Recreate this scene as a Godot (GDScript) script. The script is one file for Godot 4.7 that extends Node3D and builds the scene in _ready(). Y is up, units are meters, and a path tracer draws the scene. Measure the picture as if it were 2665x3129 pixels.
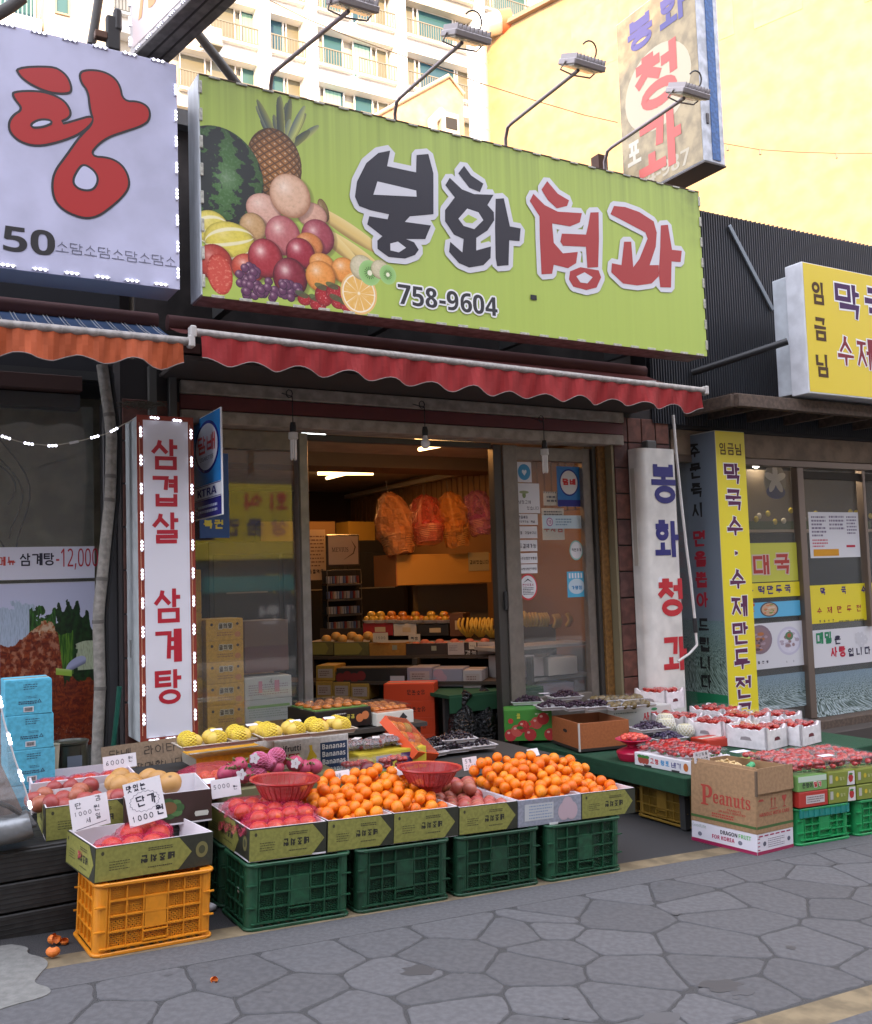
extends Node3D
# A fruit shop on a shaded shopping street, sunlit flats behind. x runs along the shop fronts, z towards the street.

const I := Transform3D.IDENTITY
var rng := RandomNumberGenerator.new()
var taken := {}
var mats := {}
var texs := {}
var lay := Transform3D.IDENTITY   # what the next things stand on: level, or the street that falls to the right
var tilt := Transform3D(Basis(Vector3(0, 0, 1), -0.05), Vector3(3, 0, 0) - Basis(Vector3(0, 0, 1), -0.05) * Vector3(3, 0, 0))

class MB:
	var v := PackedVector3Array()
	var n := PackedVector3Array()
	var u := PackedVector2Array()
	var c := PackedColorArray()
	var col := Color.WHITE
	var tinted := false

	func tri(a: Vector3, b: Vector3, d: Vector3, na: Vector3, nb: Vector3, nd: Vector3, ua := Vector2.ZERO, ub := Vector2.ZERO, ud := Vector2.ZERO) -> void:
		if (b - a).cross(d - a).dot(na + nb + nd) > 0.0:
			v.append_array([a, d, b]); n.append_array([na, nd, nb]); u.append_array([ua, ud, ub])
		else:
			v.append_array([a, b, d]); n.append_array([na, nb, nd]); u.append_array([ua, ub, ud])
		c.append_array([col, col, col])

	func tri_c(a: Vector3, b: Vector3, d: Vector3, na: Vector3, nb: Vector3, nd: Vector3, ca: Color, cb: Color, cd: Color) -> void:
		tinted = true
		if (b - a).cross(d - a).dot(na + nb + nd) > 0.0:
			v.append_array([a, d, b]); n.append_array([na, nd, nb]); c.append_array([ca, cd, cb])
		else:
			v.append_array([a, b, d]); n.append_array([na, nb, nd]); c.append_array([ca, cb, cd])
		u.append_array([Vector2.ZERO, Vector2.ZERO, Vector2.ZERO])

	func face(a: Vector3, b: Vector3, d: Vector3, e: Vector3, nn: Vector3) -> void:
		tri(a, b, d, nn, nn, nn, Vector2(0, 1), Vector2(1, 1), Vector2(1, 0))
		tri(a, d, e, nn, nn, nn, Vector2(0, 1), Vector2(1, 0), Vector2(0, 0))

	func quad(a: Vector3, b: Vector3, d: Vector3, e: Vector3) -> void:   # from the front: bottom left, bottom right, top right, top left
		var nn := (b - a).cross(e - a).normalized()
		if nn == Vector3.ZERO:
			nn = (d - b).cross(a - b).normalized()
		face(a, b, d, e, nn)

	func box(p: Vector3, s: Vector3, xf := Transform3D.IDENTITY, bev := 0.0) -> void:
		var h := s * 0.5
		for ax in 3:
			for sg in [-1.0, 1.0]:
				var nn := Vector3.ZERO; nn[ax] = sg
				var a1 := (ax + 1) % 3; var a2 := (ax + 2) % 3
				var q := []
				for k in [[-1, -1], [1, -1], [1, 1], [-1, 1]]:
					var w := Vector3.ZERO
					w[ax] = sg * h[ax]; w[a1] = k[0] * (h[a1] - bev); w[a2] = k[1] * (h[a2] - bev)
					q.append(xf * (p + w))
				face(q[0], q[1], q[2], q[3], (xf.basis * nn).normalized())
		if bev > 0.0:
			for ax in 3:
				var a1 := (ax + 1) % 3; var a2 := (ax + 2) % 3
				for s1 in [-1.0, 1.0]:
					for s2 in [-1.0, 1.0]:
						var q := []
						for k in [[-1, 0], [1, 0], [1, 1], [-1, 1]]:
							var w := Vector3.ZERO
							w[ax] = k[0] * (h[ax] - bev)
							w[a1] = s1 * (h[a1] - (bev if k[1] else 0.0)); w[a2] = s2 * (h[a2] - (0.0 if k[1] else bev))
							q.append(xf * (p + w))
						var nn := Vector3.ZERO; nn[a1] = s1; nn[a2] = s2
						face(q[0], q[1], q[2], q[3], (xf.basis * nn).normalized())
			for sx in [-1.0, 1.0]:
				for sy in [-1.0, 1.0]:
					for sz in [-1.0, 1.0]:
						var s3 := Vector3(sx, sy, sz)
						var nn := (xf.basis * s3).normalized()
						var i := h - Vector3(bev, bev, bev)
						tri(xf * (p + s3 * Vector3(h.x, i.y, i.z)), xf * (p + s3 * Vector3(i.x, h.y, i.z)), xf * (p + s3 * Vector3(i.x, i.y, h.z)), nn, nn, nn)

	func tube(pts: Array, r: float, seg := 8, r2 := -1.0, caps := true) -> void:
		var m := pts.size()
		var prev := []
		var side := Vector3.ZERO
		for i in m:
			var t: Vector3 = ((pts[mini(i + 1, m - 1)] as Vector3) - (pts[maxi(i - 1, 0)] as Vector3)).normalized()
			if side == Vector3.ZERO:
				side = t.cross(Vector3.UP if absf(t.y) < 0.9 else Vector3.RIGHT).normalized()
			side = (side - t * side.dot(t)).normalized()
			var up := t.cross(side)
			var rr := r if r2 < 0.0 else lerpf(r, r2, float(i) / (m - 1))
			var ring := []
			for k in seg + 1:
				var a := TAU * k / seg
				var d := side * cos(a) + up * sin(a)
				ring.append([pts[i] + d * rr, d])
			if i:
				for k in seg:
					var A = prev[k]; var B = prev[k + 1]; var C = ring[k + 1]; var D = ring[k]
					tri(A[0], B[0], C[0], A[1], B[1], C[1], Vector2(0, i - 1), Vector2(1, i - 1), Vector2(1, i))
					tri(A[0], C[0], D[0], A[1], C[1], D[1], Vector2(0, i - 1), Vector2(1, i), Vector2(0, i))
			if caps and (i == 0 or i == m - 1):
				var nn := -t if i == 0 else t
				for k in seg:
					tri(pts[i], ring[k][0], ring[k + 1][0], nn, nn, nn)
			prev = ring

	func lathe(prof: Array, seg := 24, xf := Transform3D.IDENTITY, a0 := 0.0, a1 := TAU) -> void:
		for i in prof.size() - 1:
			var p: Vector2 = prof[i]; var q: Vector2 = prof[i + 1]
			var e := q - p
			var nr := Vector2(e.y, -e.x).normalized()
			for k in seg:
				var a := lerpf(a0, a1, float(k) / seg); var b := lerpf(a0, a1, float(k + 1) / seg)
				var da := Vector3(cos(a), 0, sin(a)); var db := Vector3(cos(b), 0, sin(b))
				var na := (xf.basis * (da * nr.x + Vector3.UP * nr.y)).normalized(); var nb := (xf.basis * (db * nr.x + Vector3.UP * nr.y)).normalized()
				var A := xf * (da * p.x + Vector3.UP * p.y); var B := xf * (db * p.x + Vector3.UP * p.y)
				var C := xf * (db * q.x + Vector3.UP * q.y); var D := xf * (da * q.x + Vector3.UP * q.y)
				if p.x > 1e-5: tri(A, B, C, na, nb, nb, Vector2(float(k) / seg, 0), Vector2(float(k + 1) / seg, 0), Vector2(float(k + 1) / seg, 1))
				if q.x > 1e-5: tri(A, C, D, na, nb, na, Vector2(float(k) / seg, 0), Vector2(float(k + 1) / seg, 1), Vector2(float(k) / seg, 1))

	func ball(p: Vector3, rad: Vector3, seg := 12, rings := 8, xf := Transform3D.IDENTITY, dimple := 0.0, lump := 0.0, ph := 0.0, ctop := Color(-1, 0, 0), top_at := 0.16, cbot := Color(-1, 0, 0), bot_at := 0.3) -> void:
		var body := col
		var rows := []
		for i in rings + 1:
			var t := PI * i / rings
			var row := []
			for k in seg + 1:
				var a := TAU * k / seg
				var d := Vector3(sin(t) * cos(a), cos(t), sin(t) * sin(a))
				var f := 1.0 - dimple * exp(-pow(t / 0.42, 2.0)) - dimple * 0.6 * exp(-pow((PI - t) / 0.42, 2.0))
				if lump > 0.0: f += lump * (sin(a * 2.0 + ph) * sin(t * 2.0 + ph * 1.7) + 0.6 * sin(a * 3.0 - ph * 2.0) * sin(t) )
				var cc := body
				if ctop.r >= 0.0 and t < top_at * PI: cc = ctop
				elif cbot.r >= 0.0: cc = body.lerp(cbot, smoothstep((1.0 - bot_at) * PI, PI, t))
				row.append([xf * (p + d * rad * f), (xf.basis * (d / rad)).normalized(), cc])
			rows.append(row)
		for i in rings:
			for k in seg:
				var A = rows[i][k]; var B = rows[i][k + 1]; var C = rows[i + 1][k + 1]; var D = rows[i + 1][k]
				if i > 0: tri_c(A[0], B[0], C[0], A[1], B[1], C[1], A[2], B[2], C[2])
				if i < rings - 1: tri_c(A[0], C[0], D[0], A[1], C[1], D[1], A[2], C[2], D[2])

	func poly(pts: PackedVector2Array, z: float, xf := Transform3D.IDENTITY) -> void:
		var ix := Geometry2D.triangulate_polygon(pts)
		var nn := xf.basis.z.normalized()
		for i in range(0, ix.size(), 3):
			var a := pts[ix[i]]; var b := pts[ix[i + 1]]; var d := pts[ix[i + 2]]
			tri(xf * Vector3(a.x, a.y, z), xf * Vector3(b.x, b.y, z), xf * Vector3(d.x, d.y, z), nn, nn, nn, a, b, d)

	func prism(pts: PackedVector2Array, z0: float, z1: float, xf := Transform3D.IDENTITY, back := true) -> void:
		var p := pts.duplicate()
		if Geometry2D.is_polygon_clockwise(p): p.reverse()
		poly(p, z1, xf)
		if back:
			var m := MB.new(); m.poly(p, z0, xf)
			for i in range(0, m.v.size(), 3):
				var nn := -m.n[i]
				tri(m.v[i], m.v[i + 1], m.v[i + 2], nn, nn, nn)
		for i in p.size():
			var a := p[i]; var b := p[(i + 1) % p.size()]
			var e := b - a
			face(xf * Vector3(a.x, a.y, z0), xf * Vector3(b.x, b.y, z0), xf * Vector3(b.x, b.y, z1), xf * Vector3(a.x, a.y, z1), (xf.basis * Vector3(e.y, -e.x, 0)).normalized())

	func ribbon(pts: PackedVector2Array, w: Array, z: float, xf := Transform3D.IDENTITY, closed := false) -> void:   # a stroke of changing width in the plane z
		var m := pts.size()
		var le := []; var ri := []
		for i in m:
			var pa := pts[(i - 1 + m) % m] if closed else pts[maxi(i - 1, 0)]
			var pb := pts[(i + 1) % m] if closed else pts[mini(i + 1, m - 1)]
			var d0 := (pts[i] - pa).normalized(); var d1 := (pb - pts[i]).normalized()
			if d0 == Vector2.ZERO: d0 = d1
			if d1 == Vector2.ZERO: d1 = d0
			var n0 := Vector2(-d0.y, d0.x); var n1 := Vector2(-d1.y, d1.x)
			var mt := (n0 + n1).normalized()
			if mt == Vector2.ZERO: mt = n1
			var hw: float = (w[i] if w.size() > i else w[w.size() - 1]) * 0.5
			var len := hw / maxf(0.45, mt.dot(n1))
			var q := pts[i]
			if not closed and i == 0: q -= d1 * hw * 0.5
			if not closed and i == m - 1: q += d0 * hw * 0.5
			le.append(xf * Vector3(q.x + mt.x * len, q.y + mt.y * len, z)); ri.append(xf * Vector3(q.x - mt.x * len, q.y - mt.y * len, z))
		var nn := xf.basis.z.normalized()
		for i in (m if closed else m - 1):
			var j := (i + 1) % m
			face(le[i], ri[i], ri[j], le[j], nn)

	func mesh() -> ArrayMesh:
		var a := []
		a.resize(Mesh.ARRAY_MAX)
		a[Mesh.ARRAY_VERTEX] = v; a[Mesh.ARRAY_NORMAL] = n; a[Mesh.ARRAY_TEX_UV] = u
		if tinted: a[Mesh.ARRAY_COLOR] = c
		var am := ArrayMesh.new()
		if v.size(): am.add_surface_from_arrays(Mesh.PRIMITIVE_TRIANGLES, a)
		return am

const ORD := ["first", "second", "third", "fourth", "fifth", "sixth", "seventh", "eighth", "ninth"]

func numbered(called: String) -> String:
	var k: int = taken.get(called, 0)
	taken[called] = k + 1
	return called if k == 0 else "%s_%03d" % [called, k]

func tag(o: Node3D, label := "", category := "", group := "", kind := "") -> Node3D:
	if label: o.set_meta("label", label)
	if category: o.set_meta("category", category)
	if group: o.set_meta("group", group)
	if kind: o.set_meta("kind", kind)
	return o

func T(called: String, label: String, category: String, at := Vector3.ZERO, yaw := 0.0, group := "") -> Node3D:   # a thing: a node at its base
	var o := Node3D.new()
	o.name = numbered(called)
	add_child(o)
	o.transform = lay * yawed(at, yaw)
	return tag(o, label, category, group)

func P(parent: Node, called: String, mb, m: Material, xf := I) -> MeshInstance3D:   # a part, or a piece of a part
	var o := MeshInstance3D.new()
	o.mesh = mb.mesh() if mb is MB else mb
	o.material_override = m
	o.name = called
	o.transform = xf
	parent.add_child(o, true)
	return o

func one(called: String, label: String, category: String, mb, m: Material, at := Vector3.ZERO, yaw := 0.0, group := "") -> MeshInstance3D:
	var o := P(self, numbered(called), mb, m)
	o.transform = lay * yawed(at, yaw)
	tag(o, label, category, group)
	return o

func S(called: String, mb, m: Material) -> MeshInstance3D:
	var o := P(self, numbered(called), mb, m)
	return tag(o, "", "", "", "structure")

func M(r: float, g: float, b: float, rough := 0.8, o := {}) -> StandardMaterial3D:   # linear base colour
	var key := str([r, g, b, rough, o])
	if mats.has(key): return mats[key]
	var m := StandardMaterial3D.new()
	var cc := Color(r, g, b).linear_to_srgb()
	cc.a = o.get("a", 1.0)
	m.albedo_color = cc
	m.roughness = rough
	m.metallic = o.get("metal", 0.0)
	if o.has("spec"): m.metallic_specular = o.spec
	if o.has("a"): m.transparency = BaseMaterial3D.TRANSPARENCY_ALPHA
	if o.get("vc", false): m.vertex_color_use_as_albedo = true
	if o.has("glow"):
		m.emission_enabled = true; m.emission = Color(o.glow[0], o.glow[1], o.glow[2]).linear_to_srgb(); m.emission_energy_multiplier = o.glow[3]
	if o.has("mot"):   # mottled tone, laid in the world so that neighbours differ
		m.albedo_texture = noise_tex(o.mot)
		m.uv1_triplanar = true; m.uv1_world_triplanar = true
		var sc: float = o.get("ms", 1.0)
		m.uv1_scale = o.get("ms3", V(sc, sc, sc))
	if o.has("tex"): m.albedo_texture = o.tex
	if o.has("bump"):
		m.heightmap_enabled = true; m.heightmap_texture = noise_tex(o.bump); m.heightmap_scale = o.get("bs", 0.2)
		if not o.has("mot"):
			m.uv1_triplanar = true
			var sc: float = o.get("ms", 1.0)
			m.uv1_scale = V(sc, sc, sc)
	if o.has("back"): m.backlight_enabled = true; m.backlight = Color(o.back[0], o.back[1], o.back[2]).linear_to_srgb()
	if o.has("coat"): m.clearcoat_enabled = true; m.clearcoat = o.coat; m.clearcoat_roughness = 0.15
	if o.has("sss"): m.subsurf_scatter_enabled = true; m.subsurf_scatter_strength = o.sss
	mats[key] = m
	return m

func noise_tex(kind: String) -> Texture2D:
	if texs.has(kind): return texs[kind]
	if kind == "field":   # printed flower meadow: fine and hazy above, dark with white heads below
		var im := Image.create(320, 160, false, Image.FORMAT_RGB8)
		var fn := FastNoiseLite.new(); fn.noise_type = FastNoiseLite.TYPE_CELLULAR; fn.frequency = 0.22; fn.seed = 4
		var f2 := FastNoiseLite.new(); f2.frequency = 0.05; f2.seed = 6
		for x in 320:
			for y in 160:
				var v := y / 160.0
				var s := lerpf(1.9, 0.7, v)
				var k := clampf(-fn.get_noise_2d(x * s, y * s * 1.15 + 90.0) * 1.6 - 0.62, 0.0, 1.0) * (0.35 + 0.65 * v)
				var g := Color(0.40, 0.49, 0.55).lerp(Color(0.13, 0.22, 0.17), smoothstep(0.0, 0.75, v) + 0.35 * f2.get_noise_2d(x * s * 3.0, y * s * 4.0))
				im.set_pixel(x, y, g.lerp(Color(0.84, 0.88, 0.9), minf(1.0, k * 2.6)))
		texs[kind] = ImageTexture.create_from_image(im)
		return texs[kind]
	var f := FastNoiseLite.new()
	var t := NoiseTexture2D.new()
	t.width = 512; t.height = 512; t.seamless = true
	f.noise_type = FastNoiseLite.TYPE_SIMPLEX_SMOOTH
	f.fractal_type = FastNoiseLite.FRACTAL_FBM
	f.fractal_octaves = 5
	f.seed = kind.hash() % 1000
	var g := Gradient.new()
	var lo := 0.6; var hi := 1.0
	match kind:
		"grime": f.frequency = 0.008; lo = 0.80
		"streak": f.frequency = 0.012; lo = 0.9
		"soft": f.frequency = 0.006; lo = 0.92
		"asphalt": f.frequency = 0.12; f.fractal_octaves = 3; lo = 0.55
		"stone": f.frequency = 0.03; f.fractal_octaves = 6; lo = 0.88
		"card": f.frequency = 0.02; lo = 0.9
		"plaster": f.frequency = 0.012; f.fractal_octaves = 6; lo = 0.87
		"wood": f.frequency = 0.02; lo = 0.78
		"fine": f.frequency = 0.2; lo = 0.0
		"peel": f.frequency = 0.09; f.fractal_octaves = 2; lo = 0.0
		"crumple": f.frequency = 0.02; f.noise_type = FastNoiseLite.TYPE_CELLULAR; f.fractal_octaves = 3; lo = 0.0
	g.offsets = PackedFloat32Array([0.2, 0.75])
	g.colors = PackedColorArray([Color(lo, lo, lo), Color(hi, hi, hi)])
	t.color_ramp = g
	t.noise = f
	texs[kind] = t
	return t

# ---- lettering: Korean syllables put together from stroked letters, Latin from the fonts ----
const CHO := ["k", "kk", "n", "t", "tt", "r", "m", "p", "pp", "s", "ss", "o", "j", "jj", "c", "q", "x", "f", "h"]
const JONG := ["", "k", "kk", "ks", "n", "nj", "nh", "t", "r", "rk", "rm", "rp", "rs", "rx", "rf", "rh", "m", "p", "ps", "s", "ss", "o", "j", "c", "q", "x", "f", "h"]
const LETTER := {
	"k": ["0,0 1,0 .92,1"], "n": ["0,0 0,1 1,1"], "t": ["1,0 0,0 0,1 1,1"], "r": ["0,0 1,0 1,.5 0,.5 0,1 1,1"], "m": ["0,0 1,0 1,1 0,1 *"],
	"p": ["0,0 0,1 1,1 1,0", "0,.5 1,.5"], "s": [".5,0 .42,.4 0,1", ".47,.35 1,1"], "o": ["O"], "j": ["0,.04 1,.04", ".5,.04 .42,.45 0,1", ".46,.42 1,1"],
	"c": [".3,-.06 .7,-.06", "0,.22 1,.22", ".5,.22 .4,.6 0,1", ".45,.52 1,1"], "q": ["0,0 1,0 .92,1", "0,.48 .96,.48"], "x": ["1,0 0,0 0,1 1,1", "0,.5 .95,.5"],
	"f": ["0,0 1,0", "0,1 1,1", ".28,0 .28,1", ".72,0 .72,1"], "h": [".3,-.08 .7,-.08", "0,.2 1,.2", "Q"],
}
const VOW := [
	["a", ".3,0 .3,1", ".3,.45 1,.45"], ["a", ".15,0 .15,1", ".95,0 .95,1", ".15,.45 .95,.45"], ["a", ".3,0 .3,1", ".3,.32 1,.32", ".3,.6 1,.6"], ["a", ".15,0 .15,1", ".95,0 .95,1", ".15,.32 .95,.32", ".15,.6 .95,.6"],
	["a", ".85,0 .85,1", "0,.45 .85,.45"], ["a", ".45,0 .45,1", "1,0 1,1", "-.1,.45 .45,.45"], ["a", ".85,0 .85,1", "0,.3 .85,.3", "0,.6 .85,.6"], ["a", ".45,0 .45,1", "1,0 1,1", "-.1,.3 .45,.3", "-.1,.58 .45,.58"],
	["b", "0,1 1,1", ".5,0 .5,1"], ["c", "0,1 1,1", ".5,0 .5,1", "|.3,0 .3,1", "|.3,.45 1,.45"], ["c", "0,1 1,1", ".5,0 .5,1", "|.15,0 .15,1", "|.95,0 .95,1", "|.15,.45 .95,.45"], ["c", "0,1 1,1", ".5,0 .5,1", "|.6,0 .6,1"],
	["b", "0,1 1,1", ".3,0 .3,1", ".7,0 .7,1"], ["b", "0,0 1,0", ".5,0 .5,1"], ["c", "0,.1 1,.1", ".5,.1 .5,1", "|.85,0 .85,1", "|.1,.6 .85,.6"], ["c", "0,.1 1,.1", ".5,.1 .5,1", "|.45,0 .45,1", "|1,0 1,1", "|-.1,.6 .45,.6"], ["c", "0,.1 1,.1", ".5,.1 .5,1", "|.6,0 .6,1"],
	["b", "0,0 1,0", ".3,0 .3,1", ".7,0 .7,1"], ["b", "0,.5 1,.5"], ["c", "0,.6 1,.6", "|.6,0 .6,1"], ["a", ".6,0 .6,1"],
]
const FIGURE := {
	"0": ["E"], "1": [".3,.2 .55,0 .55,1"], "2": ["0.1,.2 .4,0 .85,.12 .85,.35 .1,1 .95,1"], "3": [".1,.05 .8,.05 .45,.4 .9,.6 .75,.95 .1,.95"], "4": [".7,1 .7,0 .05,.7 1,.7"], "5": [".9,0 .2,0 .15,.45 .6,.38 .9,.65 .75,.95 .1,1"],
	"6": [".8,0 .3,.25 .1,.7 .35,1 .8,.95 .85,.65 .5,.5 .15,.65"], "7": [".05,0 .95,0 .45,1"], "8": [".5,.45 .15,.25 .5,0 .85,.25 .5,.45 .1,.75 .5,1 .9,.75 .5,.45"], "9": [".85,.35 .5,.5 .15,.3 .45,0 .85,.2 .8,.6 .55,1"], "-": ["0.05,.55 .95,.55"], ".": [".3,1 .4,1"], ",": [".5,.9 .35,1.15"], "·": [".42,.5 .58,.5"], "→": ["0,.5 1,.5", ".6,.3 1,.5 .6,.7"],
}

func strokes_of(ch: String, box: Rect2, out: Array) -> void:   # strokes in a square with y downwards
	var code := ch.unicode_at(0) - 0xAC00
	if code < 0 or code > 11171:
		if FIGURE.has(ch): draw_letter(FIGURE[ch], Rect2(box.position.x + box.size.x * 0.14, box.position.y + box.size.y * 0.04, box.size.x * 0.72, box.size.y * 0.92), out)
		return
	var fin: String = JONG[code % 28]
	var vow: Array = VOW[(code / 28) % 21]
	var ini: String = CHO[code / 588]
	var h := 0.54 if fin else 1.0
	var kind: String = vow[0]
	var sub := func(x: float, y: float, w: float, hh: float) -> Rect2: return Rect2(box.position + W(x, y) * box.size, W(w, hh) * box.size)
	match kind:
		"a":
			letter(ini, sub.call(0.02, h * 0.1, 0.54, h * (0.72 if fin else 0.78)), out)
			draw_letter(vow.slice(1), sub.call(0.68, 0.0, 0.3, h if fin else 1.0), out)
		"b":
			letter(ini, sub.call(0.15, 0.02, 0.7, h * (0.42 if fin else 0.48)), out)
			draw_letter(vow.slice(1), sub.call(0.0, h * (0.66 if fin else 0.64), 1.0, h * (0.24 if fin else 0.3)), out)
		"c":
			letter(ini, sub.call(0.04, 0.04, 0.5, h * 0.42), out)
			var under := []; var beside := []
			for s in vow.slice(1):
				if s.begins_with("|"): beside.append(s.substr(1))
				else: under.append(s)
			draw_letter(under, sub.call(-0.02, h * 0.64, 0.62, h * 0.26), out)
			draw_letter(beside, sub.call(0.7, 0.0, 0.3, h if fin else 1.0), out)
	if fin: letter(fin, sub.call(0.17, 0.66, 0.74, 0.34), out)

func letter(which: String, r: Rect2, out: Array) -> void:
	if LETTER.has(which):
		draw_letter(LETTER[which], r, out)
		return
	for i in 2:
		draw_letter(LETTER[which[i]], Rect2(r.position.x + r.size.x * 0.55 * i, r.position.y, r.size.x * 0.45, r.size.y), out)

func draw_letter(list: Array, r: Rect2, out: Array) -> void:
	for s: String in list:
		var pts := PackedVector2Array()
		var closed := false
		if s in ["O", "Q", "E"]:
			var cy := 0.68 if s == "Q" else 0.5
			var ry := 0.32 if s == "Q" else 0.5
			var rx := 0.4 if s == "Q" else 0.5
			for k in 18:
				pts.append(r.position + W(0.5 + rx * cos(TAU * k / 18), cy + ry * sin(TAU * k / 18)) * r.size)
			closed = true
		else:
			for w in s.split(" "):
				if w == "*": closed = true
				else:
					var q := w.split(",")
					pts.append(r.position + W(q[0].to_float(), q[1].to_float()) * r.size)
		out.append([pts, closed])

# writes s into the box (x, y lower left, w, h) of the plane xf; sw is the stroke width as a share of the letter height; o: vertical, halo, flip, gap, italic
func txt(mb: MB, s: String, x: float, y: float, w: float, h: float, sw := 0.12, xf := I, z := 0.0015, o := {}) -> void:
	var vert: bool = o.get("vertical", false)
	var nchar := s.length()
	var cell := W(w, h / nchar) if vert else W(w / nchar, h)
	var gap: float = o.get("gap", 0.14)
	var wob: float = o.get("wobble", 0.0)
	var k := 0
	for i in nchar:
		if s[i] == " ": continue
		var cp := W(0, cell.y * i) if vert else W(cell.x * i, 0)
		var st := []
		var m := W(cell.x * gap * 0.5, cell.y * gap * 0.5)
		var lw: float = minf(cell.x, cell.y) * sw
		m += W(lw, lw) * 0.5
		if not o.get("wide", false): m.x += maxf(0.0, cell.x - cell.y * 1.12) * 0.5
		m.y += maxf(0.0, cell.y - cell.x * 1.3) * 0.5
		strokes_of(s[i], Rect2(cp + m, cell - m * 2.0), st)
		for e in st:
			var pts := PackedVector2Array()
			for p: Vector2 in e[0]:
				if wob > 0.0: p += W(rng.randf_range(-wob, wob), rng.randf_range(-wob, wob)) * minf(cell.x, cell.y)
				pts.append(W(x + w - p.x, y + p.y) if o.get("flip", false) else W(x + p.x, y + h - p.y))
			var ws := []
			var brush: float = o.get("brush", 0.0)
			for q in pts.size(): ws.append((lw + o.get("halo", 0.0)) * (1.0 + brush * (0.5 - float(q) / maxf(1, pts.size() - 1))) if not e[1] else lw + o.get("halo", 0.0))
			mb.ribbon(pts, ws, z + 0.00004 * (k % 12), xf, e[1])
			k += 1

func lettering(parent: Node, called: String, s: String, x: float, y: float, w: float, h: float, sw: float, m: Material, xf := I, z := 0.0015, o := {}) -> void:
	if o.has("halo"):
		var hb := MB.new()
		txt(hb, s, x, y, w, h, sw, xf, z, o)
		P(parent, "letter_outline", hb, o.get("halo_mat", M(0.8, 0.8, 0.8)))
		z += 0.0008
	var mb := MB.new()
	var o2 := o.duplicate(); o2.erase("halo")
	txt(mb, s, x, y, w, h, sw, xf, z, o2)
	P(parent, called, mb, m)

func latin(parent: Node, s: String, x: float, y: float, w: float, h: float, m: Material, xf := I, z := 0.0015, bold := true, face := "Droid Sans", halo := 0.0) -> void:   # fitted into the box
	var tm := TextMesh.new()
	var f := SystemFont.new()
	f.font_names = PackedStringArray([face])
	f.font_weight = 700 if bold else 400
	tm.font = f; tm.font_size = 64; tm.pixel_size = 0.01; tm.depth = 0.02; tm.curve_step = 2.0
	tm.text = s
	var ab := tm.get_aabb()
	var sc := V(w / maxf(ab.size.x, 0.001), h / maxf(ab.size.y, 0.001), 0.02)
	var place := Transform3D(Basis.from_scale(sc), V(x, y, z) - V(ab.position.x * sc.x, ab.position.y * sc.y, 0))
	if halo > 0.0:
		for k in 8:
			var a := TAU * k / 8
			P(parent, "letter_outline", tm, M(0.8, 0.8, 0.8), xf * Transform3D(Basis(), V(cos(a) * halo, sin(a) * halo, -0.0006 - 0.00005 * k)) * place)
	P(parent, "lettering", tm, m, xf * place)

func small_print(mb: MB, x: float, y: float, w: float, h: float, rows: int, xf := I, z := 0.0012, fill := 0.5) -> void:   # type too small to read in the photograph
	for r in rows:
		var yy := y + h * (1.0 - (r + 0.5) / rows)
		var xx := x
		while xx < x + w * (0.75 if r % 3 == 2 else 1.0):
			var l := rng.randf_range(0.3, 1.2) * h / rows
			l = minf(l, x + w - xx)
			if l > 0.0005: mb.face(xf * V(xx, yy - h / rows * fill * 0.5, z), xf * V(xx + l, yy - h / rows * fill * 0.5, z), xf * V(xx + l, yy + h / rows * fill * 0.5, z), xf * V(xx, yy + h / rows * fill * 0.5, z), xf.basis.z.normalized())
			xx += l + h / rows * 0.25

func rect(x: float, y: float, w: float, h: float) -> PackedVector2Array:
	return PackedVector2Array([W(x, y), W(x + w, y), W(x + w, y + h), W(x, y + h)])

func flat(x: float, y: float, w: float, h: float, xf := I, z := 0.001) -> MB:
	var mb := MB.new()
	mb.face(xf * V(x, y, z), xf * V(x + w, y, z), xf * V(x + w, y + h, z), xf * V(x, y + h, z), xf.basis.z.normalized())
	return mb

func disc(x: float, y: float, rx: float, ry: float, seg := 24) -> PackedVector2Array:
	var p := PackedVector2Array()
	for k in seg: p.append(W(x + rx * cos(TAU * k / seg), y + ry * sin(TAU * k / seg)))
	return p

func rounded(p: PackedVector2Array, times := 2) -> PackedVector2Array:   # corners cut into curves
	for t in times:
		var q := PackedVector2Array()
		for i in p.size():
			var a := p[i]; var b := p[(i + 1) % p.size()]
			q.append(a.lerp(b, 0.25)); q.append(a.lerp(b, 0.75))
		p = q
	return p

func printed(parent: Node, called: String, pts: PackedVector2Array, m: Material, xf := I, z := 0.001) -> MeshInstance3D:
	var mb := MB.new()
	mb.poly(pts, z, xf)
	return P(parent, called, mb, m)

func bx(p: Vector3, s: Vector3, bev := 0.0, xf := I) -> MB:
	var mb := MB.new()
	mb.box(p, s, xf, bev)
	return mb

func tb(pts: Array, r: float, seg := 8, r2 := -1.0) -> MB:
	var mb := MB.new()
	mb.tube(pts, r, seg, r2)
	return mb

func arc(a: Vector3, b: Vector3, sag: float, k := 12) -> Array:
	var out := []
	for i in k + 1:
		var t := float(i) / k
		out.append(a.lerp(b, t) + Vector3.DOWN * sag * 4.0 * t * (1.0 - t))
	return out

func yawed(at: Vector3, deg: float) -> Transform3D:
	return Transform3D(Basis(Vector3.UP, deg_to_rad(deg)), at)

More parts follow.
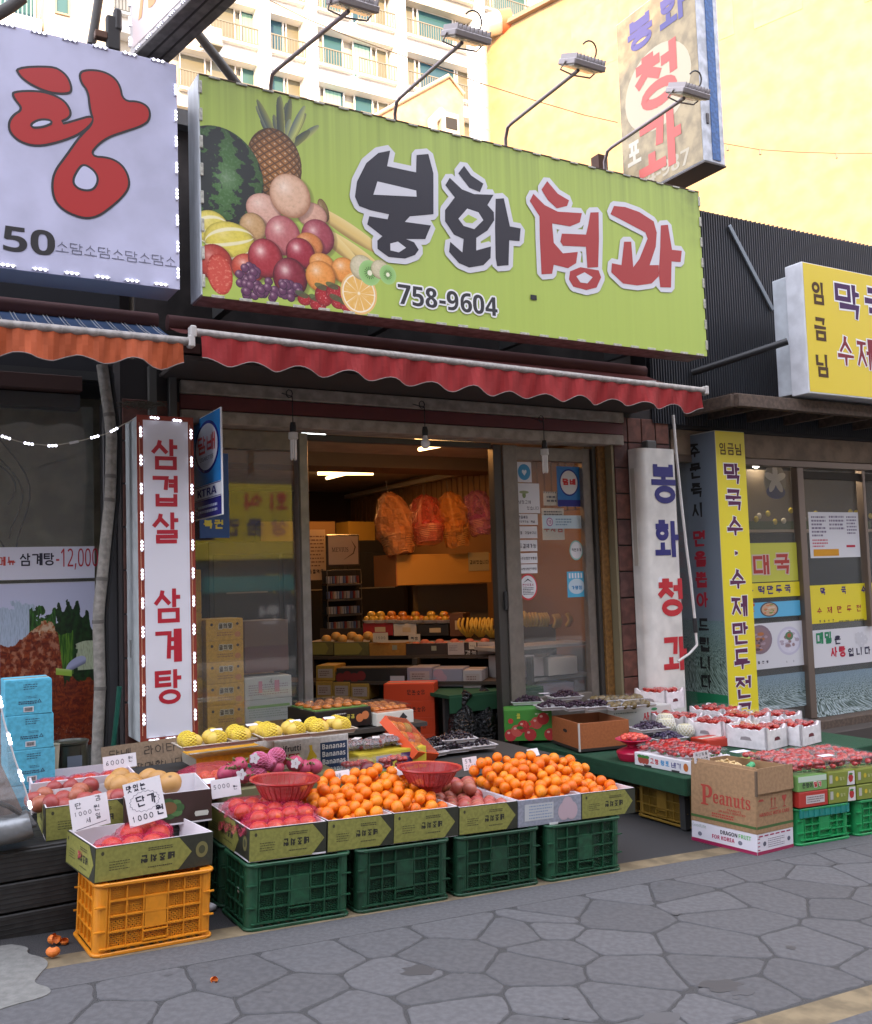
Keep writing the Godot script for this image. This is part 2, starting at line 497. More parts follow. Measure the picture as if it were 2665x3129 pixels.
func _ready() -> void:
	rng.seed = 7
	var cam := Camera3D.new()
	cam.name = "camera"
	cam.position = V(0, 1.7, 7)
	cam.rotation_degrees = V(3.905, -30.14, -1.867)
	cam.fov = 56.0
	cam.near = 0.05
	cam.far = 600.0
	add_child(cam)
	cam.current = true
	var we := WorldEnvironment.new()
	var env := Environment.new()
	var sky := Sky.new()
	var sm := ProceduralSkyMaterial.new()
	sm.sky_top_color = Color(0.69, 0.70, 0.745)
	sm.sky_horizon_color = Color(0.88, 0.86, 0.88)
	sm.sky_curve = 0.16
	sm.ground_bottom_color = Color(0.25, 0.24, 0.23)
	sm.ground_horizon_color = Color(0.6, 0.58, 0.56)
	sm.sky_energy_multiplier = 1.42
	sky.sky_material = sm
	env.background_mode = Environment.BG_SKY
	env.sky = sky
	env.background_energy_multiplier = 1.0
	env.tonemap_mode = Environment.TONE_MAPPER_LINEAR
	env.tonemap_exposure = 3.9
	env.sdfgi_enabled = true
	env.ssao_enabled = true
	env.ssil_enabled = true
	we.environment = env
	add_child(we)
	var sun := DirectionalLight3D.new()
	sun.name = "sun"
	sun.light_color = Color(1.0, 0.83, 0.60)
	sun.light_energy = 0.95
	sun.light_angular_distance = 0.5
	sun.shadow_enabled = true
	add_child(sun)
	sun.look_at_from_position(V(-45, 36, 82), Vector3.ZERO)
	ground()
	far_buildings()
	opposite_side()
	shop_building()
	left_restaurant()
	right_restaurant()
	shop_front()
	shop_inside()
	overhead()
	front_row()
	left_goods()
	middle_goods()
	right_goods()

func ground() -> void:
	var level := MB.new()
	level.box(V(0, -3.6, 0), V(500, 0.5, 500))
	S("ground", level, M(0.05, 0.05, 0.053, 0.9, {"mot": "asphalt", "ms": 2.2}))
	var up := Transform3D(Basis(Vector3.RIGHT, V(0, 0, 1), Vector3.UP), Vector3.ZERO)   # a plan drawn in x and z, pushed upwards
	# the street falls gently to the right
	var ap := S("apron", bx(V(0, -0.25, 6.8), V(110, 0.5, 14.2)), M(0.047, 0.047, 0.050, 0.9, {"mot": "asphalt", "ms": 2.2, "bump": "asphalt", "bs": 0.1}))
	ap.transform = tilt
	var st := S("street", bx(V(6, 0.0, 3.56), V(40, 0.008, 1.60)), M(0.064, 0.064, 0.067, 0.9, {"mot": "asphalt", "ms": 2.6}))
	st.transform = tilt
	var seeds := []
	var cols := 26
	for r in 5:
		for q in cols:
			seeds.append(W(-1.6 + (q + (0.5 if r % 2 else 0.0)) * 0.36 + rng.randf_range(-0.16, 0.16), 2.93 + r * 0.31 + rng.randf_range(-0.13, 0.13)))
	var stone_mats := []
	for c in [0.088, 0.100, 0.080, 0.093]: stone_mats.append(M(c, c, c * 1.06, 0.88, {"mot": "stone", "ms": 1.5, "bump": "asphalt", "bs": 0.09}))
	for i in seeds.size():
		var c: Vector2 = seeds[i]
		var cell := PackedVector2Array([W(c.x - 1, 2.81), W(c.x + 1, 2.81), W(c.x + 1, 4.33), W(c.x - 1, 4.33)])
		for j in seeds.size():
			var d: Vector2 = seeds[j] - c
			if i == j or d.length() > 1.3: continue
			var mid := c + d * 0.5
			var outp := PackedVector2Array()
			for k in cell.size():
				var a := cell[k]; var b := cell[(k + 1) % cell.size()]
				var da := (a - mid).dot(d); var db := (b - mid).dot(d)
				if da <= 0.0: outp.append(a)
				if (da < 0.0) != (db < 0.0): outp.append(a + (b - a) * (da / (da - db)))
			cell = outp
			if cell.size() < 3: break
		if cell.size() < 3: continue
		var ins := Geometry2D.offset_polygon(cell, -0.032, Geometry2D.JOIN_ROUND)
		if ins.is_empty(): continue
		var rnd := Geometry2D.offset_polygon(ins[0], 0.027, Geometry2D.JOIN_ROUND)
		var rough := PackedVector2Array()
		var src: PackedVector2Array = rnd[0]
		for k in src.size():   # worn, wandering edges
			var a := src[k]; var b := src[(k + 1) % src.size()]
			var n := maxi(1, int(a.distance_to(b) / 0.045))
			for q in n:
				if n == 1 and not rough.is_empty() and rough[rough.size() - 1].distance_to(a) < 0.015: continue
				rough.append(a.lerp(b, float(q) / n) + W(rng.randf_range(-0.004, 0.004), rng.randf_range(-0.004, 0.004)))
		var top := Geometry2D.offset_polygon(rough, -0.005, Geometry2D.JOIN_MITER)
		if top.is_empty(): continue
		var mb2 := MB.new()
		mb2.poly(top[0], 0.0068, up)
		var cw := Geometry2D.is_polygon_clockwise(rough)
		for k in rough.size():
			var a := rough[k]; var b := rough[(k + 1) % rough.size()]
			var e := (b - a).normalized() * 0.0055
			var nn2 := W(e.y, -e.x) if cw else W(-e.y, e.x)
			mb2.face(up * V(a.x, a.y, 0.003), up * V(b.x, b.y, 0.003), up * V(b.x + nn2.x, b.y + nn2.y, 0.0067), up * V(a.x + nn2.x, a.y + nn2.y, 0.0067), (up.basis * V(-nn2.x, -nn2.y, 0.006)).normalized())
		P(st, "paving_stone", mb2, stone_mats[rng.randi() % 4])
	for k in 26:   # gum, oil and water spots
		var p := PackedVector2Array()
		var c2 := W(rng.randf_range(0.5, 6.0), rng.randf_range(2.75, 4.4))
		var r := rng.randf_range(0.008, 0.035) if k % 4 else rng.randf_range(0.04, 0.08)
		for q in 14: p.append(c2 + W(cos(q * TAU / 14) * 1.3, sin(q * TAU / 14)) * r * rng.randf_range(0.6, 1.15))
		printed(st, "spot", p, [M(0.045, 0.044, 0.046, 0.7), M(0.072, 0.071, 0.074, 0.85), M(0.062, 0.062, 0.066, 0.8)][k % 3], up, 0.0072 + 0.00005 * k)
	var pave := M(0.088, 0.088, 0.093, 0.88, {"mot": "stone", "ms": 2.0, "bump": "asphalt", "bs": 0.1})
	var tan := M(0.20, 0.155, 0.09, 0.9, {"mot": "grime", "ms": 1.6})
	for e in [["street_edge", bx(V(6, 0.0, 2.69), V(40, 0.009, 0.235)), pave], ["road", bx(V(6, 0.0, 9.2), V(60, 0.009, 9.4)), pave], ["tan_edge_band", bx(V(7.1, 0.0, 2.50), V(13.0, 0.0084, 0.14)), tan], ["tan_centre_band", bx(V(6, 0.0, 4.42), V(40, 0.0096, 0.16)), tan]]:
		S(e[0], e[1], e[2]).transform = tilt
	var edge := PackedVector2Array([W(0.478, 2.171), W(0.588, 2.278), W(0.56, 2.36), W(0.62, 2.44), W(0.633, 2.533), W(0.58, 2.63), W(0.541, 2.722), W(0.60, 2.80), W(0.583, 2.882), W(0.404, 2.914), W(0.2, 3.05), W(-3.5, 3.0), W(-3.5, 2.12)])
	var pm := MB.new()
	pm.prism(rounded(edge), 0.0, 0.0105, up)
	S("concrete_patch", pm, M(0.17, 0.17, 0.16, 0.92, {"mot": "stone", "ms": 1.1, "bump": "asphalt", "bs": 0.2})).transform = tilt

func window_unit(parent: Node, x: float, y: float, w: float, h: float, z: float, glass: Material, frame: Material, t := 0.06, splits := []) -> void:
	var wn := P(parent, "window", bx(V(x + w * 0.5, y + h * 0.5, z - 0.02), V(w, h, 0.03)), glass)
	var fm := MB.new()
	fm.box(V(x + w * 0.5, y + t * 0.5, z + 0.02), V(w, t, 0.09))
	fm.box(V(x + w * 0.5, y + h - t * 0.5, z + 0.02), V(w, t, 0.09))
	for q in [0.0, 1.0] + splits:
		fm.box(V(x + t * 0.5 + (w - t) * q, y + h * 0.5, z + 0.022), V(t, h - t * 2.0, 0.09))
	P(wn, "frame", fm, frame)

func far_buildings() -> void:
	# the block of flats behind, facing the street
	var ap := T("apartment_block", "tall cream and white apartment block with railed balconies and teal windows", "building", V(20, 0, -38))
	var wall_m := M(0.62, 0.57, 0.48, 0.9, {"mot": "soft", "ms": 0.2})
	var white := M(0.82, 0.80, 0.76, 0.85)
	var teal := [M(0.04, 0.11, 0.125, 0.15, {"spec": 0.35}), M(0.06, 0.14, 0.15, 0.15, {"spec": 0.35}), M(0.035, 0.09, 0.125, 0.15, {"spec": 0.35})]
	var olive := M(0.16, 0.15, 0.10, 0.4)
	var rail_m := M(0.20, 0.18, 0.13, 0.5)
	var floor_h := 2.96
	var wall := MB.new()
	wall.box(V(4, 22, -6), V(44, 44, 11.6))
	P(ap, "wall", wall, wall_m)
	# piers standing proud of the wall, and floor bands
	for px in [-3.4, -0.86, 4.42, 9.6, 14.0]:
		P(ap, "pier", bx(V(px, 22, 0.25), V(0.62, 44, 1.3)), white)
	var curtain_m := M(0.22, 0.40, 0.34, 0.9)
	for f in range(4, 14):
		var y0 := f * floor_h + 1.78 - floor_h * 1.0   # railing foot
		P(ap, "floor_band", bx(V(4, y0 - 0.45, 0.12), V(44, 0.75, 0.9)), white if f % 3 else wall_m)
		for bay in [[-12.0, -3.8, 0], [-7.7 + 0.0, -1.2, 1], [-0.55, 1.45, 2], [1.85, 4.1, 3], [4.8, 9.2, 4], [10.0, 13.6, 4]]:
			var x0: float = bay[0]; var x1: float = bay[1]
			if bay[2] == 0: x1 = -8.2
			var g: Material = teal[(f + bay[2]) % 3]
			match bay[2]:
				1:
					window_unit(ap, x0 + 0.2, y0 + 0.1, 1.3, 2.05, 0.0, olive, white)
					window_unit(ap, x0 + 3.3, y0 + 0.3, 2.35, 1.95, 0.0, g, white, 0.08)
					window_unit(ap, x0 + 1.75, y0 + 0.2, 1.3, 2.0, 0.0, olive, white)
					window_unit(ap, x0 + 5.75, y0 + 0.3, 0.8, 1.9, 0.0, olive, white)
				2:
					window_unit(ap, x0 + 0.0, y0 - 0.1, 0.45, 2.2, 0.0, olive, white)
					window_unit(ap, x0 + 0.65, y0 + 0.1, 1.2, 2.1, 0.0, g, white, 0.07)
				3:
					window_unit(ap, x0 + 0.0, y0 + 0.1, 1.15, 2.1, 0.0, g, white, 0.07)
					window_unit(ap, x0 + 1.4, y0 + 0.05, 0.7, 2.1, 0.0, olive, white)
				4:
					window_unit(ap, x0 + 0.0, y0 + 0.1, 0.9, 2.1, 0.0, olive, white)
					window_unit(ap, x0 + 1.1, y0 + 0.2, 2.4, 2.0, 0.0, g, white, 0.08)
					window_unit(ap, x0 + 3.6, y0 + 0.1, 0.8, 2.1, 0.0, olive, white)
			if bay[2] in [1, 3] and f % 2 == 0 or bay[2] == 2 and f % 3 == 0:
				var cm := MB.new()
				var cx := x0 + (3.45 if bay[2] == 1 else 0.08 if bay[2] == 3 else 0.72)
				for k in 9: cm.box(V(cx + 0.05 + k * 0.105, y0 + 1.2, 0.0 + 0.012 * (k % 2)), V(0.1, 1.7, 0.012))
				P(ap, "curtain", cm, curtain_m)
			# balcony railing
			var rl := MB.new()
			rl.box(V((x0 + x1) * 0.5, y0 + 0.86, 0.85), V(x1 - x0, 0.06, 0.06))
			rl.box(V((x0 + x1) * 0.5, y0 + 0.06, 0.85), V(x1 - x0, 0.05, 0.05))
			var nb := int((x1 - x0) / 0.15)
			for k in nb + 1: rl.box(V(lerpf(x0, x1, float(k) / nb), y0 + 0.45, 0.85), V(0.045, 0.8, 0.03))
			P(ap, "railing", rl, rail_m)
			P(ap, "balcony_slab", bx(V((x0 + x1) * 0.5, y0 - 0.04, 0.5), V(x1 - x0, 0.12, 0.76)), white)
	var ac := T("air_conditioner", "white air conditioner unit hung outside a balcony of the apartment block", "air conditioner", V(13.8, 27.756, -36.9))
	P(ac, "casing", bx(V(0, 0.42, 0), V(0.95, 0.82, 0.36), 0.03), white)
	var gr := MB.new()
	for r in 4: gr.lathe([W(0.08 + r * 0.08, 0.0), W(0.1 + r * 0.08, 0.012), W(0.12 + r * 0.08, 0.0)], 20, Transform3D(Basis(Vector3.RIGHT, PI / 2), V(-0.12, 0.44, 0.185)))
	P(ac, "fan_grille", gr, M(0.35, 0.35, 0.33))
	P(ac, "bracket", bx(V(0, -0.04, -0.1), V(1.0, 0.06, 0.55)), rail_m)
	# a second wing to the left, nearer
	var wing := T("stair_wing", "plain cream wall with a small side window beside the apartment balconies", "building", V(6.4, 0, -33))
	P(wing, "wall", bx(V(0.4, 20, 0), V(2.6, 40, 3.0)), wall_m)
	var wy := 24.2
	window_unit(wing, -0.55, wy, 0.55, 1.5, 1.52, teal[1], M(0.45, 0.33, 0.22))
	P(wing, "balcony", bx(V(-2.4, 23.6, 0.6), V(2.8, 0.8, 1.2)), white)
	var wr := MB.new()
	for k in 18: wr.box(V(-3.7 + k * 0.155, 24.5, 1.15), V(0.05, 1.0, 0.04))
	wr.box(V(-2.4, 25.05, 1.15), V(2.8, 0.07, 0.07))
	P(wing, "railing", wr, M(0.2, 0.32, 0.3))
	window_unit(wing, -3.7, 24.2, 2.6, 2.4, 0.2, teal[0], white)
	P(wing, "back_wall", bx(V(-2.4, 20, -0.5), V(3.0, 40, 1.2)), wall_m)

	# the windowless cream side wall to the right, slanting away
	var cw := T("cream_building", "big windowless cream side wall lit by the sun behind the green sign", "building", V(15.5, 0, -16), 0)
	cw.rotation_degrees.y = -90.0 - 17.4 + 0.0
	# local x runs towards the street along the wall, local z is its outer side
	cw.rotation_degrees.y = 17.4 - 90.0
	P(cw, "wall", bx(V(12, 8.83, -4), V(24, 17.66, 8)), M(0.57, 0.385, 0.205, 0.92, {"mot": "plaster", "ms": 0.25}))
	P(cw, "coping", bx(V(12, 17.72, -3.95), V(24.2, 0.12, 8.2)), M(0.36, 0.25, 0.17))
	for k in 9: P(cw, "repair_patch", bx(V(3 + k * 1.1 + rng.randf() * 0.6, 14.6 + rng.randf() * 1.8, 0.002 + 0.001 * k), V(rng.randf_range(0.3, 1.2), rng.randf_range(0.5, 1.8), 0.004)), M(0.60, 0.41, 0.225, 0.92, {"mot": "plaster", "ms": 0.3}))
	# a small gabled house in front of it
	var gh := T("gabled_house", "small cream gabled roof end poking up above the green sign", "building", V(12.7, 0, -14))
	var gp := MB.new()
	gp.prism(PackedVector2Array([W(-4.2, 0), W(0.75, 0), W(0.75, 14.5), W(0.3, 14.9), W(-2.0, 13.3), W(-4.2, 11.7)]), -4.0, 0.0)
	P(gh, "wall", gp, M(0.62, 0.45, 0.27, 0.92, {"mot": "plaster", "ms": 0.3}))
	P(gh, "roof_edge", tb([V(-4.2, 11.75, 0.02), V(0.3, 14.95, 0.02), V(0.76, 14.55, 0.02)], 0.06, 6), M(0.52, 0.40, 0.30))
	P(gh, "pipe", tb([V(-0.35, 12.0, 0.2), V(-0.35, 13.5, 0.2), V(-0.05, 13.8, 0.22)], 0.13, 8), M(0.8, 0.75, 0.7, 0.4))
	var vt := P(gh, "vent_box", bx(V(0.12, 13.4, 0.2), V(0.5, 0.7, 0.35), 0.02), M(0.6, 0.55, 0.48))
	P(vt, "vent_mouth", bx(V(0.12, 13.45, 0.38), V(0.34, 0.3, 0.02)), M(0.03, 0.03, 0.03))
	# the shiny duct up the corner
	var du := T("exhaust_duct", "silver spiral exhaust duct rising along the cream wall's corner", "pipe", V(15.0, 0, -15.6))
	var dm := MB.new()
	for k in 26: dm.lathe([W(0.30, k * 0.66), W(0.30, k * 0.66 + 0.62), W(0.315, k * 0.66 + 0.64), W(0.30, k * 0.66 + 0.66)], 16)
	P(du, "riser", dm, M(0.75, 0.74, 0.72, 0.35, {"metal": 0.6}))
	P(du, "elbow", tb([V(0, 17.1, 0), V(0.05, 17.5, 0.02), V(0.3, 17.75, 0.1), V(0.7, 17.85, 0.3)], 0.33, 14), M(0.75, 0.74, 0.72, 0.35, {"metal": 0.6}))
	P(du, "red_cuff", tb([V(0.66, 17.84, 0.28), V(0.95, 17.9, 0.42)], 0.36, 14), M(0.62, 0.16, 0.07, 0.6))

func opposite_side() -> void:
	# the row of shops across the street; it keeps the low sun off the pavement and shows in the window panes
	var ob := T("opposite_building", "long beige building across the street, seen only as a reflection", "building", V(-8, 0, 14))
	P(ob, "wall", bx(V(0, 6.6, 5), V(76, 13.2, 10)), M(0.14, 0.125, 0.11, 0.9, {"mot": "soft", "ms": 0.4}))
	P(ob, "shop_front", bx(V(0, 1.3, -0.05), V(76, 2.4, 0.1)), M(0.06, 0.06, 0.065, 0.3))
	for k in 12:
		P(ob, "window", bx(V(-30 + k * 5.4, 7.6, -0.03), V(2.6, 1.6, 0.1)), M(0.06, 0.08, 0.1, 0.1))
	var back := Transform3D(Basis(Vector3.UP, PI), Vector3.ZERO)
	var y1 := T("banner_sign", "yellow shop banner with red and grey lettering reflected in the left pane", "sign", V(8.5, 2.25, 13.8))
	P(y1, "board", bx(V(0, 0.85, 0), V(6.4, 1.7, 0.1)), M(0.75, 0.60, 0.04, 0.5))
	lettering(y1, "lettering", "단체회식", -0.9, 1.05, 2.4, 0.5, 0.14, M(0.6, 0.03, 0.03), back, 0.06)
	lettering(y1, "lettering", "남사랑상품권", -1.4, 0.5, 3.4, 0.45, 0.14, M(0.03, 0.04, 0.15), back, 0.06)
	lettering(y1, "lettering", "결제하세요", -3.0, 0.12, 1.9, 0.26, 0.14, M(0.03, 0.03, 0.05), back, 0.06)
	var y2 := T("shop_sign", "dark shop sign with a teal strip reflected in the left pane", "sign", V(8.5, 0.55, 13.7))
	P(y2, "board", bx(V(0, 0.75, 0), V(6.4, 1.5, 0.1)), M(0.035, 0.04, 0.05, 0.5))
	P(y2, "strip", bx(V(-1.2, 1.15, -0.06), V(2.4, 0.34, 0.02)), M(0.05, 0.32, 0.3))
	lettering(y2, "lettering", "입주", -0.2, 0.85, 1.3, 0.55, 0.14, M(0.7, 0.55, 0.05), back, 0.06)
	lettering(y2, "lettering", "창업지원", -1.2, 0.2, 2.4, 0.5, 0.14, M(0.7, 0.7, 0.7), back, 0.06)

func bricks(parent: Node, x0: float, x1: float, y0: float, y1: float, z: float, bw: float, bh: float, ms: Array, depth := 0.014, bond := true) -> void:   # bricks proud of their joints, on a wall facing the street
	var j := 0.012
	var variants := []
	for k in 3: variants.append(bx(Vector3.ZERO, V(bw - j, bh - j, depth), 0.004).mesh())
	var r := 0
	var y := y0
	while y + bh <= y1 + 0.001:
		var x := x0 - (bw * 0.5 if bond and r % 2 else 0.0)
		while x < x1 - 0.02:
			var a := maxf(x, x0); var b := minf(x + bw, x1)
			if b - a > 0.03:
				var o := P(parent, "brick", variants[rng.randi() % 3], ms[rng.randi() % ms.size()])
				o.position = V((a + b) * 0.5, y + bh * 0.5, z + depth * 0.5 + rng.randf_range(-0.002, 0.001))
				o.scale = V((b - a - j) / (bw - j), 1, 1)
			x += bw
		y += bh
		r += 1

func shop_building() -> void:
	var sb := T("fruit_shop_building", "brick fruit shop building with a wide glass front under the green sign", "building", Vector3.ZERO)
	var dark := M(0.05, 0.042, 0.04, 0.9, {"mot": "grime", "ms": 0.8})
	# walls with thickness around the shop room
	P(sb, "upper_wall", bx(V(3.95, 4.13, -0.25), V(4.7, 2.02, 0.5)), dark)
	P(sb, "roof", bx(V(3.95, 5.18, -3.1), V(4.8, 0.12, 6.4)), M(0.12, 0.12, 0.12))
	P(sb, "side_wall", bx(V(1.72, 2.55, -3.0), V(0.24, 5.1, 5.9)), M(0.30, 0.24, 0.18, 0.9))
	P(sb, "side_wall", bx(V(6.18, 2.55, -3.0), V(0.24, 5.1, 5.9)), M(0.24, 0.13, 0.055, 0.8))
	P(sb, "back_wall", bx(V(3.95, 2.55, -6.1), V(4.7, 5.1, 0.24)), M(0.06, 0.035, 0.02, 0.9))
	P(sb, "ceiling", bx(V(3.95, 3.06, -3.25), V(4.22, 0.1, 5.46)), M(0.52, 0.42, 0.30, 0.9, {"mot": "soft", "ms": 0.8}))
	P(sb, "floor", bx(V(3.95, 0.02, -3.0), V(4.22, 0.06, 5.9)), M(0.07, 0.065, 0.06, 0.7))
	# brick piers either side
	var bm := [M(0.16, 0.060, 0.042, 0.75, {"mot": "grime", "ms": 2.0}), M(0.125, 0.047, 0.036, 0.75, {"mot": "grime", "ms": 2.0}), M(0.10, 0.042, 0.036, 0.75, {"mot": "grime", "ms": 2.0})]
	var lp := P(sb, "left_pier", bx(V(1.66, 1.65, 0.0), V(0.42, 3.3, 0.36)), M(0.035, 0.03, 0.03, 0.95))
	bricks(lp, 1.455, 1.87, 0.02, 3.2, 0.18, 0.23, 0.30, bm, 0.014, false)
	var rp := P(sb, "right_pier", bx(V(6.22, 1.65, 0.0), V(0.72, 3.3, 0.36)), M(0.035, 0.03, 0.03, 0.95))
	bricks(rp, 5.87, 6.57, 0.02, 3.3, 0.18, 0.175, 0.24, bm, 0.014, false)
	var uw := P(sb, "brick_band", bx(V(4.0, 3.36, 0.06), V(4.6, 0.34, 0.14)), M(0.03, 0.026, 0.025, 0.95))
	bricks(uw, 1.8, 6.3, 3.2, 3.5, 0.13, 0.24, 0.09, bm)
	# lintel: pale rail, wine red band, pale rail, as thick boards stepping back
	P(sb, "pale_rail", bx(V(3.92, 3.125, 0.12), V(4.12, 0.095, 0.22), 0.006), M(0.34, 0.30, 0.25, 0.7, {"mot": "grime", "ms": 1.5}))
	P(sb, "wine_red_band", bx(V(3.92, 3.02, 0.105), V(4.12, 0.105, 0.2), 0.004), M(0.11, 0.018, 0.022, 0.55, {"mot": "soft", "ms": 2.0}))
	P(sb, "pale_rail", bx(V(3.92, 2.915, 0.11), V(4.12, 0.095, 0.21), 0.006), M(0.36, 0.31, 0.26, 0.6, {"mot": "grime", "ms": 1.5}))
	P(sb, "soffit_board", bx(V(3.92, 3.195, 0.4), V(4.4, 0.03, 0.8)), M(0.05, 0.04, 0.035, 0.9))
	P(sb, "threshold", bx(V(3.92, -0.12, 0.02), V(4.2, 0.48, 0.24), 0.01), M(0.10, 0.10, 0.10, 0.6))

const STEEL := [0.30, 0.29, 0.28]

func glass(a := 0.05) -> StandardMaterial3D:
	return M(0.55, 0.62, 0.62, 0.03, {"a": a, "spec": 0.6})

func led_modules(parent: Node, line: Array, count: int, xf := I, share := 0.5) -> void:   # little three-lens light modules spaced along a line
	var lit := M(0.9, 0.9, 1.0, 0.4, {"glow": [0.85, 0.85, 1.0, 1.6]})
	var base := M(0.75, 0.75, 0.8, 0.5)
	var a: Vector3 = line[0]; var b: Vector3 = line[1]
	var d := (b - a) / count
	var dir := d.normalized()
	for k in count:
		var c := a + d * (k + 0.5)
		var l := d.length() * share
		var body := MB.new()
		body.tube([c - dir * l * 0.5, c + dir * l * 0.5], 0.008, 6)
		var o := P(parent, "led_module", body, base, xf)
		var eyes := MB.new()
		for e in 3: eyes.ball(c + dir * l * 0.3 * (e - 1) + V(0, 0, 0.006), V(0.0085, 0.0085, 0.006), 8, 6)
		P(o, "led", eyes, lit)

func awning(called: String, label: String, x0: float, x1: float, yb: float, zb: float, yl: float, yr: float, zf: float, drop: float, waves: int, top: Material, val: Material, stripes: Material = null) -> void:
	var aw := T(called, label, "awning", Vector3.ZERO)
	var fab := MB.new()
	var nx := 60
	for i in nx:
		for j in 6:
			var q := []
			for k in [[0, 0], [1, 0], [1, 1], [0, 1]]:
				var t := float(i + k[0]) / nx; var s := float(j + k[1]) / 6.0
				var y := lerpf(yb, lerpf(yl, yr, t) + 0.012, s) - 0.03 * sin(s * PI) + 0.004 * sin(t * 40.0) * sin(s * PI)
				q.append(V(lerpf(x0, x1, t), y, lerpf(zb, zf, s)))
			fab.quad(q[3], q[2], q[1], q[0])
	P(aw, "canopy", fab, top)
	if stripes:
		for k in 26:
			var x := lerpf(x0, x1, (k + 0.5) / 26.0)
			for e in [0.0, 0.022]:
				var ln := []
				for s in 7: ln.append(V(x + e + 0.0, lerpf(yb, yl + 0.012, s / 6.0) - 0.03 * sin(s / 6.0 * PI) + 0.004, lerpf(zb, zf, s / 6.0)))
				P(aw, "stripe", tb(ln, 0.0035, 4), stripes)
	var vl := MB.new()
	var prev := []
	var hem := []
	var n := waves * 10
	for i in n + 1:
		var t := float(i) / n
		var x := lerpf(x0 + 0.02, x1 - 0.02, t)
		var yt := lerpf(yl, yr, t)
		var low := yt - drop + 0.006 * sin(t * 57.0) + 0.024 * cos(t * waves * TAU) + 0.012 * sin(t * 9.0)
		var row := []
		for j in 5:
			var s := j / 4.0
			row.append(V(x, lerpf(yt - 0.015, low, s), zf + 0.012 + 0.020 * s * sin(t * waves * TAU + 0.8) + 0.016 * s * sin(t * 31.0) + 0.006 * sin(t * 173.0 + s * 3.0)))
		hem.append(row[4] + V(0, 0, 0.002))
		if i:
			for j in 4: vl.quad(prev[j + 1], row[j + 1], row[j], prev[j])
		prev = row
	P(aw, "valance", vl, val)
	P(aw, "hem", tb(hem, 0.0035, 5), M(0.22, 0.19, 0.18))
	var ends := [V(x0 - 0.03, yl, zf), V(x1 + 0.03, yr, zf)]
	P(aw, "front_bar", tb(ends, 0.026, 10), M(0.34, 0.31, 0.29, 0.55, {"mot": "grime", "ms": 5.0}))
	for k in 2: P(aw, "bar_cap", bx(ends[k], V(0.04, 0.075, 0.065), 0.008), M(0.42, 0.40, 0.38, 0.5))
	P(aw, "roller", tb([V(x0, yb + 0.03, zb), V(x1, yb + 0.03, zb)], 0.055, 12), M(0.12, 0.05, 0.05))
	for x in [x0 + 0.5, x1 - 0.5]:
		P(aw, "folding_arm", tb([V(x, yb - 0.05, zb), V(x + 0.3 * (1 if x < x1 - 1 else -1), (yb + yl) * 0.5 - 0.08, (zb + zf) * 0.5), V(x, yl - 0.03, zf - 0.02)], 0.018, 6), M(0.25, 0.24, 0.23, 0.5))

func paint_ellipse(im: Image, x: float, y: float, rx: float, ry: float, rot: float, fn: Callable) -> void:   # x, y, radii in metres on the sign; flat print
	var s := 456.0
	var cx := (x - 1.80) * s; var cy := (5.04 - y) * s
	rx *= s; ry *= s
	var R := maxf(rx, ry)
	var co := cos(rot); var si := sin(rot)
	for py in range(maxi(0, int(cy - R)), mini(im.get_height(), int(cy + R) + 2)):
		for px in range(maxi(0, int(cx - R)), mini(im.get_width(), int(cx + R) + 2)):
			var dx := px - cx; var dy := py - cy
			var u := (dx * co + dy * si) / rx; var v := (-dx * si + dy * co) / ry
			var q := u * u + v * v
			if q > 1.0: continue
			var c: Color = fn.call(u, v, sqrt(1.0 - q))
			if c.a >= 1.0: im.set_pixel(px, py, c)
			elif c.a > 0.0: im.set_pixel(px, py, im.get_pixel(px, py).lerp(Color(c.r, c.g, c.b), c.a))

